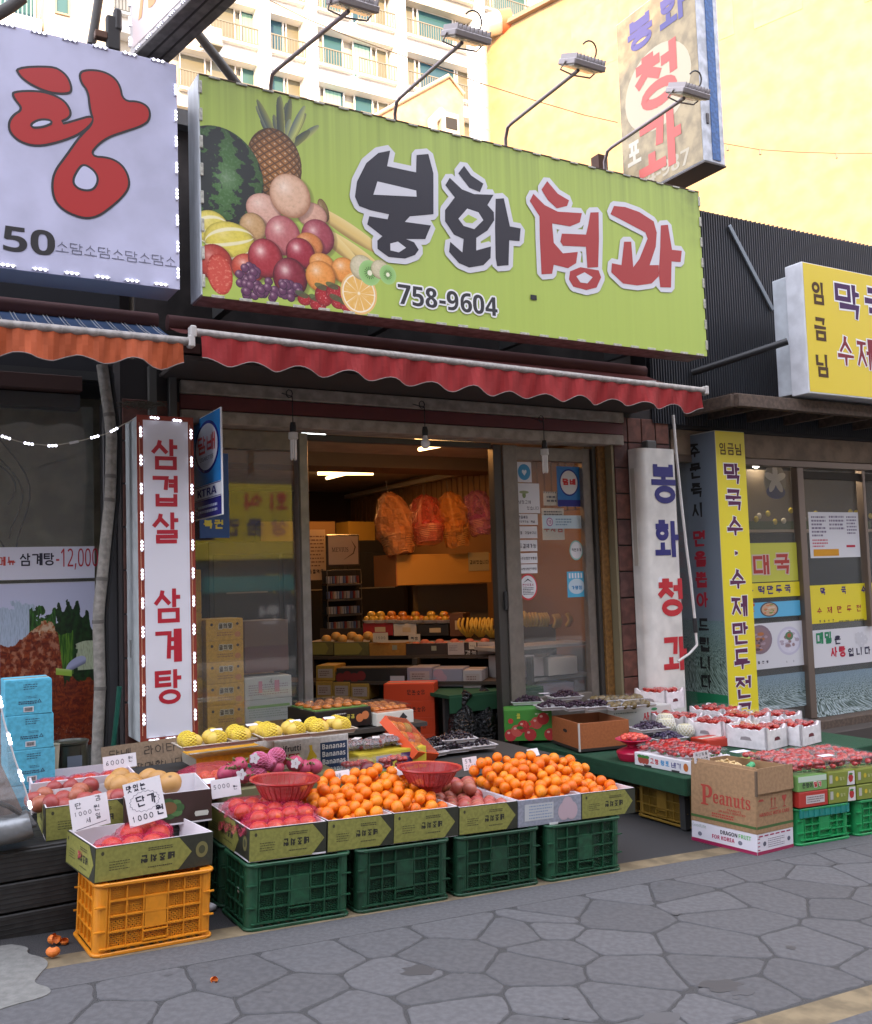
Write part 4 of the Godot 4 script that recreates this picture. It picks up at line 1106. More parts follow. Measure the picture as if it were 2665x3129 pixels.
func stickers() -> void:
	# notices on the sliding door, each its own sheet just off the glass
	var white := M(0.66, 0.66, 0.68, 0.6)
	var ink := M(0.06, 0.06, 0.08)
	var list := [
		["sticker", "pale notice with a round blue heart emblem at the top of the door", [4.916, 2.527, 0.162, 0.181], "heart"],
		["notice", "white paper notice with a small plant drawing, under the heart sticker", [4.829, 2.249, 0.328, 0.268], "plant"],
		["notice", "white strip notice about fruit delivery with a truck mark, second sheet down on the door", [4.821, 2.144, 0.306, 0.097], "truck"],
		["notice", "white strip notice with a fruit basket mark, below the truck strip", [4.818, 2.025, 0.298, 0.106], "basket"],
		["notice", "white strip notice reading card payment in handwriting", [4.814, 1.909, 0.296, 0.101], "card"],
		["notice", "narrow white strip with a small dark emblem under the card payment strip", [4.811, 1.802, 0.295, 0.091], "strip"],
		["notice", "lowest narrow white strip in the column of notices", [4.808, 1.713, 0.293, 0.08], "strip2"],
		["sticker", "round white sticker with a red ring and house drawing", [4.889, 1.474, 0.205, 0.235], "redring"],
		["sticker", "blue tobacco sticker with a white oval and red lettering", [5.36, 2.313, 0.273, 0.368], "tobacco"],
		["sticker", "pale blue age check sticker, long and narrow, below the tobacco sticker", [5.178, 2.11, 0.448, 0.121], "age"],
		["sticker", "round colour rimmed sticker at the right edge of the door", [5.471, 1.819, 0.154, 0.182], "colour"],
		["sticker", "sky blue sticker with a striped shop awning emblem", [5.429, 1.482, 0.21, 0.234], "awning"],
		["notice", "cream notice with hazard striped edges seen from behind", [5.214, 2.322, 0.182, 0.127], "hazard"],
		["notice", "pale sheet with red reversed lettering on the inside of the glass", [5.188, 2.008, 0.25, 0.289], "reverse"],
	]
	for e in list:
		var r: Array = e[2]
		var w: float = r[2]; var h: float = r[3]
		var inside: bool = e[3] in ["hazard", "reverse"]
		var n := T(e[0], e[1], e[0], V(r[0], r[1], -0.035 if inside else -0.0145))
		var k: String = e[3]
		if k == "redring" or k == "colour":
			printed(n, "sheet", disc(w / 2, h / 2, w / 2, h / 2, 28), M(0.5, 0.04, 0.05) if k == "redring" else M(0.25, 0.5, 0.45), I, 0.0)
			printed(n, "centre", disc(w / 2, h / 2, w * 0.43, h * 0.43, 28), white, I, 0.001)
		else:
			P(n, "sheet", bx(V(w / 2, h / 2, -0.0005), V(w, h, 0.001)), M(0.02, 0.16, 0.42, 0.4) if k == "tobacco" else M(0.08, 0.40, 0.62, 0.4) if k == "awning" else M(0.5, 0.62, 0.68) if k == "age" else M(0.55, 0.52, 0.44) if inside else white)
		var sp := MB.new()
		match k:
			"heart":
				printed(n, "ring", disc(w / 2, h / 2, w * 0.42, h * 0.40, 26), M(0.06, 0.28, 0.5), I, 0.001)
				printed(n, "heart", PackedVector2Array([W(w * 0.5, h * 0.32), W(w * 0.66, h * 0.5), W(w * 0.64, h * 0.6), W(w * 0.56, h * 0.62), W(w * 0.5, h * 0.56), W(w * 0.44, h * 0.62), W(w * 0.36, h * 0.6), W(w * 0.34, h * 0.5)]), M(0.7, 0.76, 0.8), I, 0.002)
			"plant":
				printed(n, "plant", disc(w * 0.48, h * 0.60, w * 0.06, h * 0.1), M(0.2, 0.26, 0.1), I, 0.001)
				printed(n, "plant", disc(w * 0.48, h * 0.70, w * 0.16, h * 0.05), M(0.3, 0.34, 0.18), I, 0.0015)
				lettering(n, "lettering", "냉장고에", w * 0.28, h * 0.30, w * 0.42, h * 0.14, 0.1, ink, I, 0.001)
				lettering(n, "lettering", "있습니다", w * 0.55, h * 0.10, w * 0.42, h * 0.14, 0.1, ink, I, 0.001)
			"truck":
				printed(n, "truck", rect(w * 0.06, h * 0.3, w * 0.16, h * 0.36), ink, I, 0.001)
				lettering(n, "lettering", "과일배송", w * 0.3, h * 0.55, w * 0.35, h * 0.34, 0.13, ink, I, 0.001)
				lettering(n, "lettering", "전지역가능(택배)", w * 0.3, h * 0.12, w * 0.66, h * 0.34, 0.13, ink, I, 0.001)
			"basket":
				printed(n, "basket", disc(w * 0.13, h * 0.5, w * 0.08, h * 0.36), M(0.5, 0.22, 0.18), I, 0.001)
				lettering(n, "lettering", "선물 과일바구니", w * 0.28, h * 0.25, w * 0.68, h * 0.42, 0.12, ink, I, 0.001)
			"card":
				lettering(n, "lettering", "카드결제가능", w * 0.2, h * 0.22, w * 0.76, h * 0.5, 0.13, ink, I, 0.001)
			"strip", "strip2":
				printed(n, "emblem", rect(w * 0.1, h * 0.3, w * 0.1, h * 0.4), M(0.2, 0.2, 0.22), I, 0.001)
				lettering(n, "lettering", "온누리상품권가맹점" if k == "strip" else "성남사랑상품권가맹점", w * 0.25, h * 0.28, w * 0.72, h * 0.4, 0.13, ink, I, 0.001)
			"redring":
				printed(n, "roof", PackedVector2Array([W(w * 0.25, h * 0.66), W(w * 0.5, h * 0.82), W(w * 0.75, h * 0.66), W(w * 0.5, h * 0.76)]), ink, I, 0.002)
				lettering(n, "lettering", "원산지표시", w * 0.2, h * 0.52, w * 0.6, h * 0.12, 0.14, M(0.3, 0.03, 0.1), I, 0.002)
				small_print(sp, w * 0.22, h * 0.2, w * 0.56, h * 0.3, 5, I, 0.002)
				P(n, "small_print", sp, ink)
			"tobacco":
				printed(n, "ring", disc(w * 0.5, h * 0.6, w * 0.4, h * 0.34, 28), M(0.02, 0.03, 0.2), I, 0.001)
				printed(n, "disc", disc(w * 0.5, h * 0.6, w * 0.36, h * 0.30, 28), M(0.62, 0.60, 0.58), I, 0.002)
				lettering(n, "lettering", "담배", w * 0.2, h * 0.52, w * 0.6, h * 0.2, 0.2, M(0.5, 0.03, 0.03), I, 0.003)
				printed(n, "navy_field", rect(0.002, 0.002, w - 0.004, h * 0.16), M(0.03, 0.03, 0.2), I, 0.001)
			"age":
				printed(n, "ring", disc(w * 0.18, h * 0.5, h * 0.3, h * 0.32, 20), M(0.35, 0.1, 0.3), I, 0.001)
				printed(n, "disc", disc(w * 0.18, h * 0.5, h * 0.23, h * 0.25, 20), white, I, 0.002)
				latin(n, "19", w * 0.18 - h * 0.13, h * 0.36, h * 0.26, h * 0.28, M(0.35, 0.1, 0.3), I, 0.003)
				small_print(sp, w * 0.33, h * 0.2, w * 0.4, h * 0.6, 3, I, 0.001)
				P(n, "small_print", sp, M(0.2, 0.3, 0.4))
			"colour":
				lettering(n, "lettering", "착한가게", w * 0.15, h * 0.42, w * 0.7, h * 0.2, 0.12, ink, I, 0.002)
			"awning":
				for q in 5: printed(n, "stripe", rect(w * (0.1 + q * 0.16), h * 0.74, w * 0.09, h * 0.2), M(0.72, 0.75, 0.78), I, 0.001)
				printed(n, "sheet_centre", disc(w * 0.5, h * 0.42, w * 0.44, h * 0.3, 24), M(0.5, 0.62, 0.7), I, 0.001)
				lettering(n, "lettering", "가맹점", w * 0.2, h * 0.28, w * 0.6, h * 0.18, 0.14, M(0.03, 0.2, 0.45), I, 0.002)
			"hazard":
				for q in 7: printed(n, "hazard_stripe", PackedVector2Array([W(w * q / 7.0, h * 0.88), W(w * (q + 0.5) / 7.0, h * 0.88), W(w * (q + 0.8) / 7.0, h), W(w * (q + 0.3) / 7.0, h)]), ink, I, 0.001)
				small_print(sp, w * 0.2, h * 0.2, w * 0.6, h * 0.55, 2, I, 0.001)
				P(n, "small_print", sp, ink)
			"reverse":
				lettering(n, "lettering", "주차금", w * 0.05, h * 0.22, w * 0.9, h * 0.3, 0.14, M(0.42, 0.06, 0.06), I, 0.001, {"flip": false})
				small_print(sp, w * 0.1, h * 0.68, w * 0.8, h * 0.25, 3, I, 0.001)
				P(n, "small_print", sp, ink)

func hanging_bulbs() -> void:
	var cord := M(0.015, 0.015, 0.015, 0.6)
	var spots := [["compact_bulb", "unlit spiral tube bulb hanging by the left window post", V(2.618, 2.837, 0.45), V(2.617, 3.059, 0.45), true], ["round_bulb", "unlit round white bulb on a black cord in the middle of the opening", V(3.727, 2.86, 0.45), V(3.728, 3.047, 0.45), false], ["compact_bulb", "unlit spiral tube bulb hanging before the stickered door", V(4.887, 2.803, 0.45), V(4.888, 2.996, 0.45), true]]
	for s in spots:
		var at: Vector3 = s[2]
		var o := T(s[0], s[1], "light bulb", at)
		var up: Vector3 = s[3] - at
		P(o, "cord", tb([V(0, 0, 0), up * 0.5, up, up + V(-0.02, 0.05, -0.15)], 0.004, 6), cord)
		var lp := []
		for k in 15: lp.append(up + V(cos(k * 0.9) * 0.025 - 0.02, 0.02 + sin(k * 0.9) * 0.03, -0.01 * k / 15.0))
		P(o, "cord_coil", tb(lp, 0.0035, 5), cord)
		var sk := MB.new(); sk.lathe([W(0.0, 0.03), W(0.018, 0.03), W(0.024, 0.0), W(0.024, -0.04), W(0.0, -0.04)], 14)
		P(o, "socket", sk, cord)
		if s[4]:
			var bs := MB.new(); bs.lathe([W(0.0, -0.04), W(0.034, -0.045), W(0.036, -0.09), W(0.026, -0.10), W(0, -0.10)], 16)
			P(o, "ballast", bs, M(0.55, 0.55, 0.52, 0.4))
			for q in 4:
				var a := q * PI / 2 + 0.6
				var c := V(cos(a), 0, sin(a)) * 0.018
				var c2 := V(cos(a + 0.7), 0, sin(a + 0.7)) * 0.018
				P(o, "tube", tb([c + V(0, -0.1, 0), c + V(0, -0.23, 0), (c + c2) * 0.5 + V(0, -0.245, 0), c2 + V(0, -0.23, 0), c2 + V(0, -0.1, 0)], 0.0075, 8), M(0.72, 0.72, 0.70, 0.25))
		else:
			var gb := MB.new()
			gb.lathe([W(0.016, -0.04), W(0.02, -0.06), W(0.034, -0.085), W(0.038, -0.105), W(0.03, -0.13), W(0.014, -0.142), W(0, -0.144)], 18)
			P(o, "globe", gb, M(0.78, 0.78, 0.75, 0.25))

func food_poster() -> ImageTexture:
	var im := Image.create(512, 700, false, Image.FORMAT_RGB8)
	var a := FastNoiseLite.new(); a.frequency = 0.012; a.seed = 2; a.fractal_octaves = 4
	var b := FastNoiseLite.new(); b.frequency = 0.03; b.seed = 8; b.fractal_octaves = 5
	var c := FastNoiseLite.new(); c.noise_type = FastNoiseLite.TYPE_CELLULAR; c.frequency = 0.014; c.seed = 4
	for x in 512:
		for y in 700:
			var u := x / 512.0; var v := y / 700.0
			var wob := a.get_noise_2d(x, y) * 0.06
			var col := Color(0.72, 0.73, 0.83)
			# pale cabbage, dark green leaves, pink slices, red stew, each with its own torn outline
			if v > 0.12 + 0.10 * absf(u - 0.15) + wob and u < 0.36 and v < 0.4: col = Color(0.66, 0.72, 0.80).darkened(0.25 * absf(b.get_noise_2d(x * 3.0, y * 0.4)))
			if v > 0.17 + wob * 1.5 and u > 0.30 and u < 0.58: col = Color(0.22, 0.42, 0.16).lerp(Color(0.06, 0.16, 0.05), 0.5 + b.get_noise_2d(x * 2.5, y * 0.5))
			if u > 0.55 + 0.3 * (v - 0.55) * (v - 0.55) + wob and v > 0.14 + 1.9 * (u - 0.72) * (u - 0.72) + wob + 0.03 * sin(u * 60.0): col = Color(0.05, 0.12, 0.05).lerp(Color(0.1, 0.24, 0.1), clampf(0.5 + b.get_noise_2d(x, y), 0, 1))
			if u > 0.56 and u < 0.76 and v > 0.3 + wob and v < 0.56: col = Color(0.35, 0.5, 0.15).lerp(Color(0.12, 0.28, 0.06), clampf(0.5 + 1.4 * b.get_noise_2d(x * 3.0, y * 0.3), 0, 1))
			if u > 0.80 + wob and v > 0.36 + 0.9 * (u - 0.93) * (u - 0.93) and v < 0.54: col = Color(0.68, 0.72, 0.6).darkened(0.3 * absf(b.get_noise_2d(x * 2.0, y * 0.5)))
			var meat := v > 0.36 - 0.15 * exp(-pow((u - 0.45) / 0.14, 2.0)) + wob and u < 0.60 + 0.2 * (v - 0.3)
			if v > 0.60 + wob: meat = true
			if meat:
				var n := 0.5 + 0.9 * b.get_noise_2d(x + 60.0 * a.get_noise_2d(x, y), y * 1.3)
				var k := c.get_noise_2d(x, y) * 0.5 + 0.5
				col = Color(0.30, 0.07, 0.035).lerp(Color(0.55, 0.24, 0.10), clampf(n, 0, 1)).lerp(Color(0.09, 0.02, 0.02), clampf(k * 1.2 - 0.3 + 0.5 * (v - 0.6), 0, 0.9))
				if v < 0.58: col = col.lerp(Color(0.72, 0.55, 0.46), clampf(b.get_noise_2d(x * 0.8 + 300, y * 0.8) * 1.8, 0, 0.6))
				if u > 0.30 and u < 0.58 and v < 0.31 + wob: col = Color(0.72, 0.62, 0.52).lerp(Color(0.55, 0.25, 0.1), clampf(0.3 + b.get_noise_2d(x, y) * 1.5, 0, 1))
				if v > 0.86: col = col.lerp(Color(0.55, 0.5, 0.52), clampf(b.get_noise_2d(x * 2.0, y * 2.0) * 2.0 - 0.5, 0, 0.7))
			var mu := W((u - 0.79) / 0.11, (v - 0.505 + 0.25 * (u - 0.79)) / 0.045)
			if mu.length() < 1.0 and mu.y < 0.45: col = Color(0.62, 0.64, 0.76).darkened(0.35 * smoothstep(-0.2, 0.5, mu.y))
			var sc := W((u - 0.66) / 0.085, (v - 0.545 - 0.1 * (u - 0.66)) / 0.02)
			if absf(sc.x) < 1.0 and absf(sc.y) < 1.0: col = Color(0.55, 0.68, 0.25).lightened(0.25 * clampf(-sc.y, 0, 1))
			im.set_pixel(x, y, col)
	return ImageTexture.create_from_image(im)

func left_restaurant() -> void:
	var rb := T("restaurant_building", "dark fronted restaurant left of the fruit shop under the blue awning", "building", Vector3.ZERO)
	P(rb, "upper_wall", bx(V(-1.0, 4.3, -0.3), V(5.0, 2.3, 0.5)), M(0.03, 0.03, 0.035, 0.9))
	P(rb, "roof", bx(V(-1.0, 5.2, -3.0), V(5.0, 0.1, 6.0)), M(0.1, 0.1, 0.1))
	P(rb, "side_wall", bx(V(1.55, 2.5, -3.0), V(0.1, 5.0, 5.6)), M(0.06, 0.05, 0.05))
	P(rb, "back_panel", bx(V(-1.0, 1.6, -0.75), V(5.0, 3.2, 0.06)), M(0.26, 0.24, 0.17, 0.9, {"mot": "grime", "ms": 0.7}))
	P(rb, "ceiling", bx(V(-1.0, 3.2, -0.4), V(5.0, 0.06, 0.8)), M(0.05, 0.05, 0.05))
	var fr := M(0.075, 0.075, 0.08, 0.4, {"metal": 0.3})
	var win := T("restaurant_window", "tall dark glass window with loose cables behind it, above the menu strip", "window")
	P(win, "pane", bx(V(-0.5, 1.6, 0.0), V(3.6, 2.75, 0.01)), glass(0.06))
	P(win, "frame_post", bx(V(1.40, 1.5, 0.0), V(0.09, 3.0, 0.12), 0.004), fr)
	P(win, "frame_post", bx(V(1.475, 1.5, -0.02), V(0.06, 3.0, 0.12), 0.004), M(0.16, 0.165, 0.17, 0.4, {"metal": 0.3}))
	P(win, "head_rail", bx(V(-0.5, 2.99, 0.04), V(3.4, 0.10, 0.12), 0.004), fr)
	P(win, "head_board", bx(V(-0.5, 3.10, 0.08), V(3.4, 0.10, 0.2), 0.004), M(0.07, 0.035, 0.03))
	P(win, "sill", bx(V(-0.5, 0.42, 0.06), V(3.4, 0.12, 0.16), 0.006), fr)
	for k in 6:
		var x := 0.25 + k * 0.09
		var lp := []
		for q in 14: lp.append(V(x + 0.10 * sin(q * 0.5 + k) + 0.02 * q, 2.95 - q * (0.05 + 0.018 * (k % 3)), -0.12 - 0.03 * k))
		var o := T("loose_cable", "black cable hanging loose behind the dark restaurant window", "cable", Vector3.ZERO, 0, "cables behind the restaurant window")
		P(o, "cable", tb(lp, 0.006, 5), M(0.02, 0.02, 0.02))
	# menu strip and food poster on the outside of the glass
	var r := [0.698, 1.777, 0.602, 0.219]
	var ms := T("menu_strip", "white menu strip with black and red Korean lettering and the price 12,000", "sign", V(r[0], r[1], 0.018))
	P(ms, "sheet", bx(V(r[2] / 2 - 0.4, r[3] / 2, 0), V(r[2] + 0.8, r[3], 0.002)), M(0.62, 0.62, 0.72, 0.4))
	var e1 := [0.698, 1.853, 0.092, 0.076]
	lettering(ms, "lettering", "메뉴", e1[0] - r[0] - 0.02, e1[1] - r[1], 0.12, 0.1, 0.13, M(0.45, 0.05, 0.04), I, 0.002)
	lettering(ms, "lettering", "삼계탕", 0.118, 0.05, 0.225, 0.17, 0.13, M(0.02, 0.02, 0.04), I, 0.002, {"gap": 0.06})
	latin(ms, "-12,000", 0.35, 0.06, 0.275, 0.145, M(0.42, 0.03, 0.05), I, 0.002, false)
	var p := [0.697, 0.64, 0.604, 1.113]
	var ps := T("food_poster", "large poster of spicy meat stew with green leaves below the menu strip", "poster", V(p[0], p[1], 0.014))
	P(ps, "sheet", bx(V(p[2] / 2 - 0.4, p[3] / 2, 0), V(p[2] + 0.8, p[3], 0.002)), M(0.5, 0.5, 0.6, 0.4))
	P(ps, "print", flat(0.0, 0.0, p[2] - 0.002, p[3] - 0.006, I, 0.003), M(1, 1, 1, 0.35, {"tex": food_poster()}))
	# big white sign with the brushed red syllable
	var s := T("shop_sign", "big white sign with one brushed red Korean syllable, edged in white lights", "sign", Vector3.ZERO)
	P(s, "case", bx(V(0.33, 4.325, 0.85), V(2.64, 1.48, 0.28), 0.004), M(0.30, 0.31, 0.34, 0.5))
	P(s, "face", bx(V(0.33, 4.325, 0.995), V(2.645, 1.485, 0.008), 0.002), M(0.50, 0.50, 0.66, 0.4, {"mot": "soft", "ms": 0.6}))
	var red := M(0.38, 0.016, 0.014, 0.45); var black := M(0.02, 0.018, 0.02, 0.45)
	var shapes := [
		[PackedVector2Array([W(0.68, 4.815), W(0.894, 4.877), W(0.958, 4.857), W(1, 4.813), W(1.017, 4.731), W(0.964, 4.703), W(0.872, 4.692), W(0.768, 4.719), W(0.707, 4.758)])],
		[PackedVector2Array([W(0.673, 4.666), W(0.81, 4.703), W(0.9, 4.699), W(0.971, 4.673), W(1.009, 4.612), W(0.999, 4.563), W(0.934, 4.518), W(1.034, 4.571), W(1.122, 4.618), W(1.148, 4.58), W(1.063, 4.475), W(0.934, 4.395), W(0.808, 4.342), W(0.713, 4.35), W(0.652, 4.397), W(0.643, 4.463), W(0.672, 4.522), W(0.72, 4.563), W(0.686, 4.601), W(0.666, 4.634)]), PackedVector2Array([W(0.767, 4.464), W(0.823, 4.516), W(0.899, 4.523), W(0.836, 4.48)])],
		[PackedVector2Array([W(1.044, 4.87), W(1.095, 4.903), W(1.183, 4.917), W(1.257, 4.898), W(1.301, 4.845), W(1.316, 4.752), W(1.407, 4.773), W(1.476, 4.748), W(1.488, 4.677), W(1.451, 4.613), W(1.283, 4.521), W(1.223, 4.485), W(1.164, 4.429), W(1.117, 4.357), W(1.222, 4.371), W(1.296, 4.346), W(1.341, 4.286), W(1.355, 4.202), W(1.309, 4.122), W(1.241, 4.048), W(1.16, 3.972), W(1.073, 3.942), W(0.96, 3.97), W(0.897, 4.028), W(0.881, 4.124), W(0.898, 4.219), W(0.962, 4.323), W(1.048, 4.472), W(1.128, 4.568), W(1.104, 4.649), W(1.096, 4.757), W(1.053, 4.802)]), PackedVector2Array([W(1.01, 4.171), W(1.054, 4.267), W(1.083, 4.285), W(1.14, 4.249), W(1.15, 4.196), W(1.118, 4.139), W(1.046, 4.134)])],
	]
	for k in 3:
		for q in shapes[k].size(): shapes[k][q] = rounded(shapes[k][q])
		printed(s, "letter_outline", shapes[k][0], black, I, 1.0012 + 0.0002 * k)
		for off in Geometry2D.offset_polygon(shapes[k][0], -0.014, Geometry2D.JOIN_ROUND): printed(s, "letter", off, red, I, 1.0022 + 0.0002 * k)
		if shapes[k].size() > 1:
			for off in Geometry2D.offset_polygon(shapes[k][1], 0.014, Geometry2D.JOIN_ROUND): printed(s, "letter_outline", off, black, I, 1.0034)
			printed(s, "letter_hole", shapes[k][1], M(0.50, 0.50, 0.66, 0.4), I, 1.0040)
	latin(s, "50", 0.62, V(0.684, 3.689, 1).y, 0.285, 0.155, black, I, 1.0015)
	lettering(s, "lettering", "소담소담소담소담소", 0.905, 3.721, 0.732, 0.07, 0.07, M(0.12, 0.12, 0.17), I, 1.0015, {"gap": 0.02})
	led_modules(s, [V(0.2, 5.06, 1.005), V(1.62, 5.06, 1.005)], 8, I, 0.52)
	led_modules(s, [V(0.2, 3.60, 1.005), V(1.62, 3.60, 1.005)], 8, I, 0.52)
	led_modules(s, [V(1.64, 3.60, 1.005), V(1.64, 4.98, 1.005)], 8, I, 0.46)
	awning("blue_awning", "blue striped awning with an orange scalloped valance left of the fruit shop", -0.9, 1.63, 3.47, 0.5, 3.20, 3.20, 1.2, 0.17, 8, M(0.012, 0.065, 0.19, 0.7, {"mot": "soft", "ms": 2.0}), M(0.40, 0.075, 0.018, 0.8, {"mot": "streak", "ms3": V(2.2, 0.25, 1)}), M(0.5, 0.52, 0.56))
	# lagged pipe down the pier, with its dark twin and a green hose
	var pip := T("lagged_pipe", "grey taped pipe running crookedly down beside the brick pier", "pipe")
	var pl := [V(1.297, 3.204, 0.35), V(1.316, 3.049, 0.35), V(1.34, 2.868, 0.35), V(1.354, 2.718, 0.35), V(1.347, 2.451, 0.35), V(1.34, 2.291, 0.35), V(1.31, 2.016, 0.35), V(1.285, 1.765, 0.35), V(1.266, 1.599, 0.35), V(1.259, 1.485, 0.35)]
	pl.append_array([V(1.261, 1.317, 0.35), V(1.266, 1.049, 0.35), V(1.254, 0.825, 0.35), V(1.245, 0.632, 0.35), V(1.244, 0.5, 0.35)])
	P(pip, "lagging", tb(pl, 0.037, 10), M(0.30, 0.28, 0.25, 0.85, {"mot": "grime", "ms": 4.0}))
	for k in [2, 4, 5, 7, 9, 11]:
		var dd: Vector3 = (pl[k + 1] - pl[k]).normalized()
		P(pip, "tape_band", tb([pl[k] - dd * 0.01, pl[k] + dd * 0.014], 0.0395, 10), M(0.12, 0.11, 0.10, 0.8))
	var dk := T("black_pipe", "black cable bundle hanging just behind the lagged pipe", "pipe")
	var bl := []
	for q in pl: bl.append(q + V(0.055, 0, -0.02))
	P(dk, "bundle", tb(bl, 0.014, 6), M(0.02, 0.02, 0.022))
	var gh := T("green_hose", "short upright green hose end beside the white lightbox sign", "hose")
	P(gh, "hose", tb([V(1.4, 1.044, 0.3), V(1.385, 0.889, 0.3), V(1.363, 0.704, 0.3), V(1.35, 0.592, 0.3)], 0.017, 8), M(0.01, 0.12, 0.08, 0.5))
	# conduit and channels on the pier
	for x in [1.66, 1.80]:
		var ch := T("steel_channel", "narrow grey steel channel on the pier above the lettered lightbox, %s one" % ("left" if x < 1.7 else "right"), "channel")
		P(ch, "channel", bx(V(x, 3.0, 0.22), V(0.055, 0.5, 0.05), 0.003), M(0.08, 0.075, 0.07, 0.6))
	var tg := T("wire_tangle", "tangle of thin wires on top of the white lettered lightbox", "wires", V(1.52, 2.87, 0.5))
	for k in 7:
		var w := []
		for q in 12: w.append(V(0.16 * sin(q * 0.7 + k * 1.3) * (0.4 + 0.1 * k), 0.02 + 0.05 * absf(sin(q * 0.9 + k)) , 0.06 * cos(q * 0.8 + k)))
		P(tg, "wire", tb(w, 0.003, 4), M(0.06, 0.05, 0.035))
	# string of lights from the lightbox to the left
	var ls := T("light_string", "drooping string of little white light modules before the dark window", "light string")
	var gl := [V(0.605, 2.665, 0.62), V(0.672, 2.643, 0.62), V(0.73, 2.626, 0.62), V(0.802, 2.61, 0.62), V(0.87, 2.608, 0.62), V(0.94, 2.603, 0.62), V(1.005, 2.618, 0.62), V(1.069, 2.631, 0.62), V(1.129, 2.649, 0.62), V(1.194, 2.67, 0.62), V(1.255, 2.69, 0.62), V(1.314, 2.721, 0.62), V(1.374, 2.761, 0.62), V(1.445, 2.798, 0.62)]
	P(ls, "wire", tb(gl, 0.003, 5), M(0.5, 0.48, 0.4))
	var lit := M(0.9, 0.9, 1.0, 0.4, {"glow": [0.85, 0.85, 1.0, 1.6]})
	for k in [1, 3, 5, 7, 9, 11]:
		var d: Vector3 = (gl[mini(k + 1, gl.size() - 1)] - gl[k - 1]).normalized()
		var o := P(ls, "led_module", tb([gl[k] - d * 0.028, gl[k] + d * 0.028], 0.009, 6), M(0.6, 0.6, 0.62, 0.5))
		if k == 7: continue
		var ey := MB.new()
		for e in 3: ey.ball(gl[k] + d * 0.02 * (e - 1) + V(0, 0, 0.007), V(0.0085, 0.0085, 0.006), 8, 6)
		P(o, "led", ey, lit)

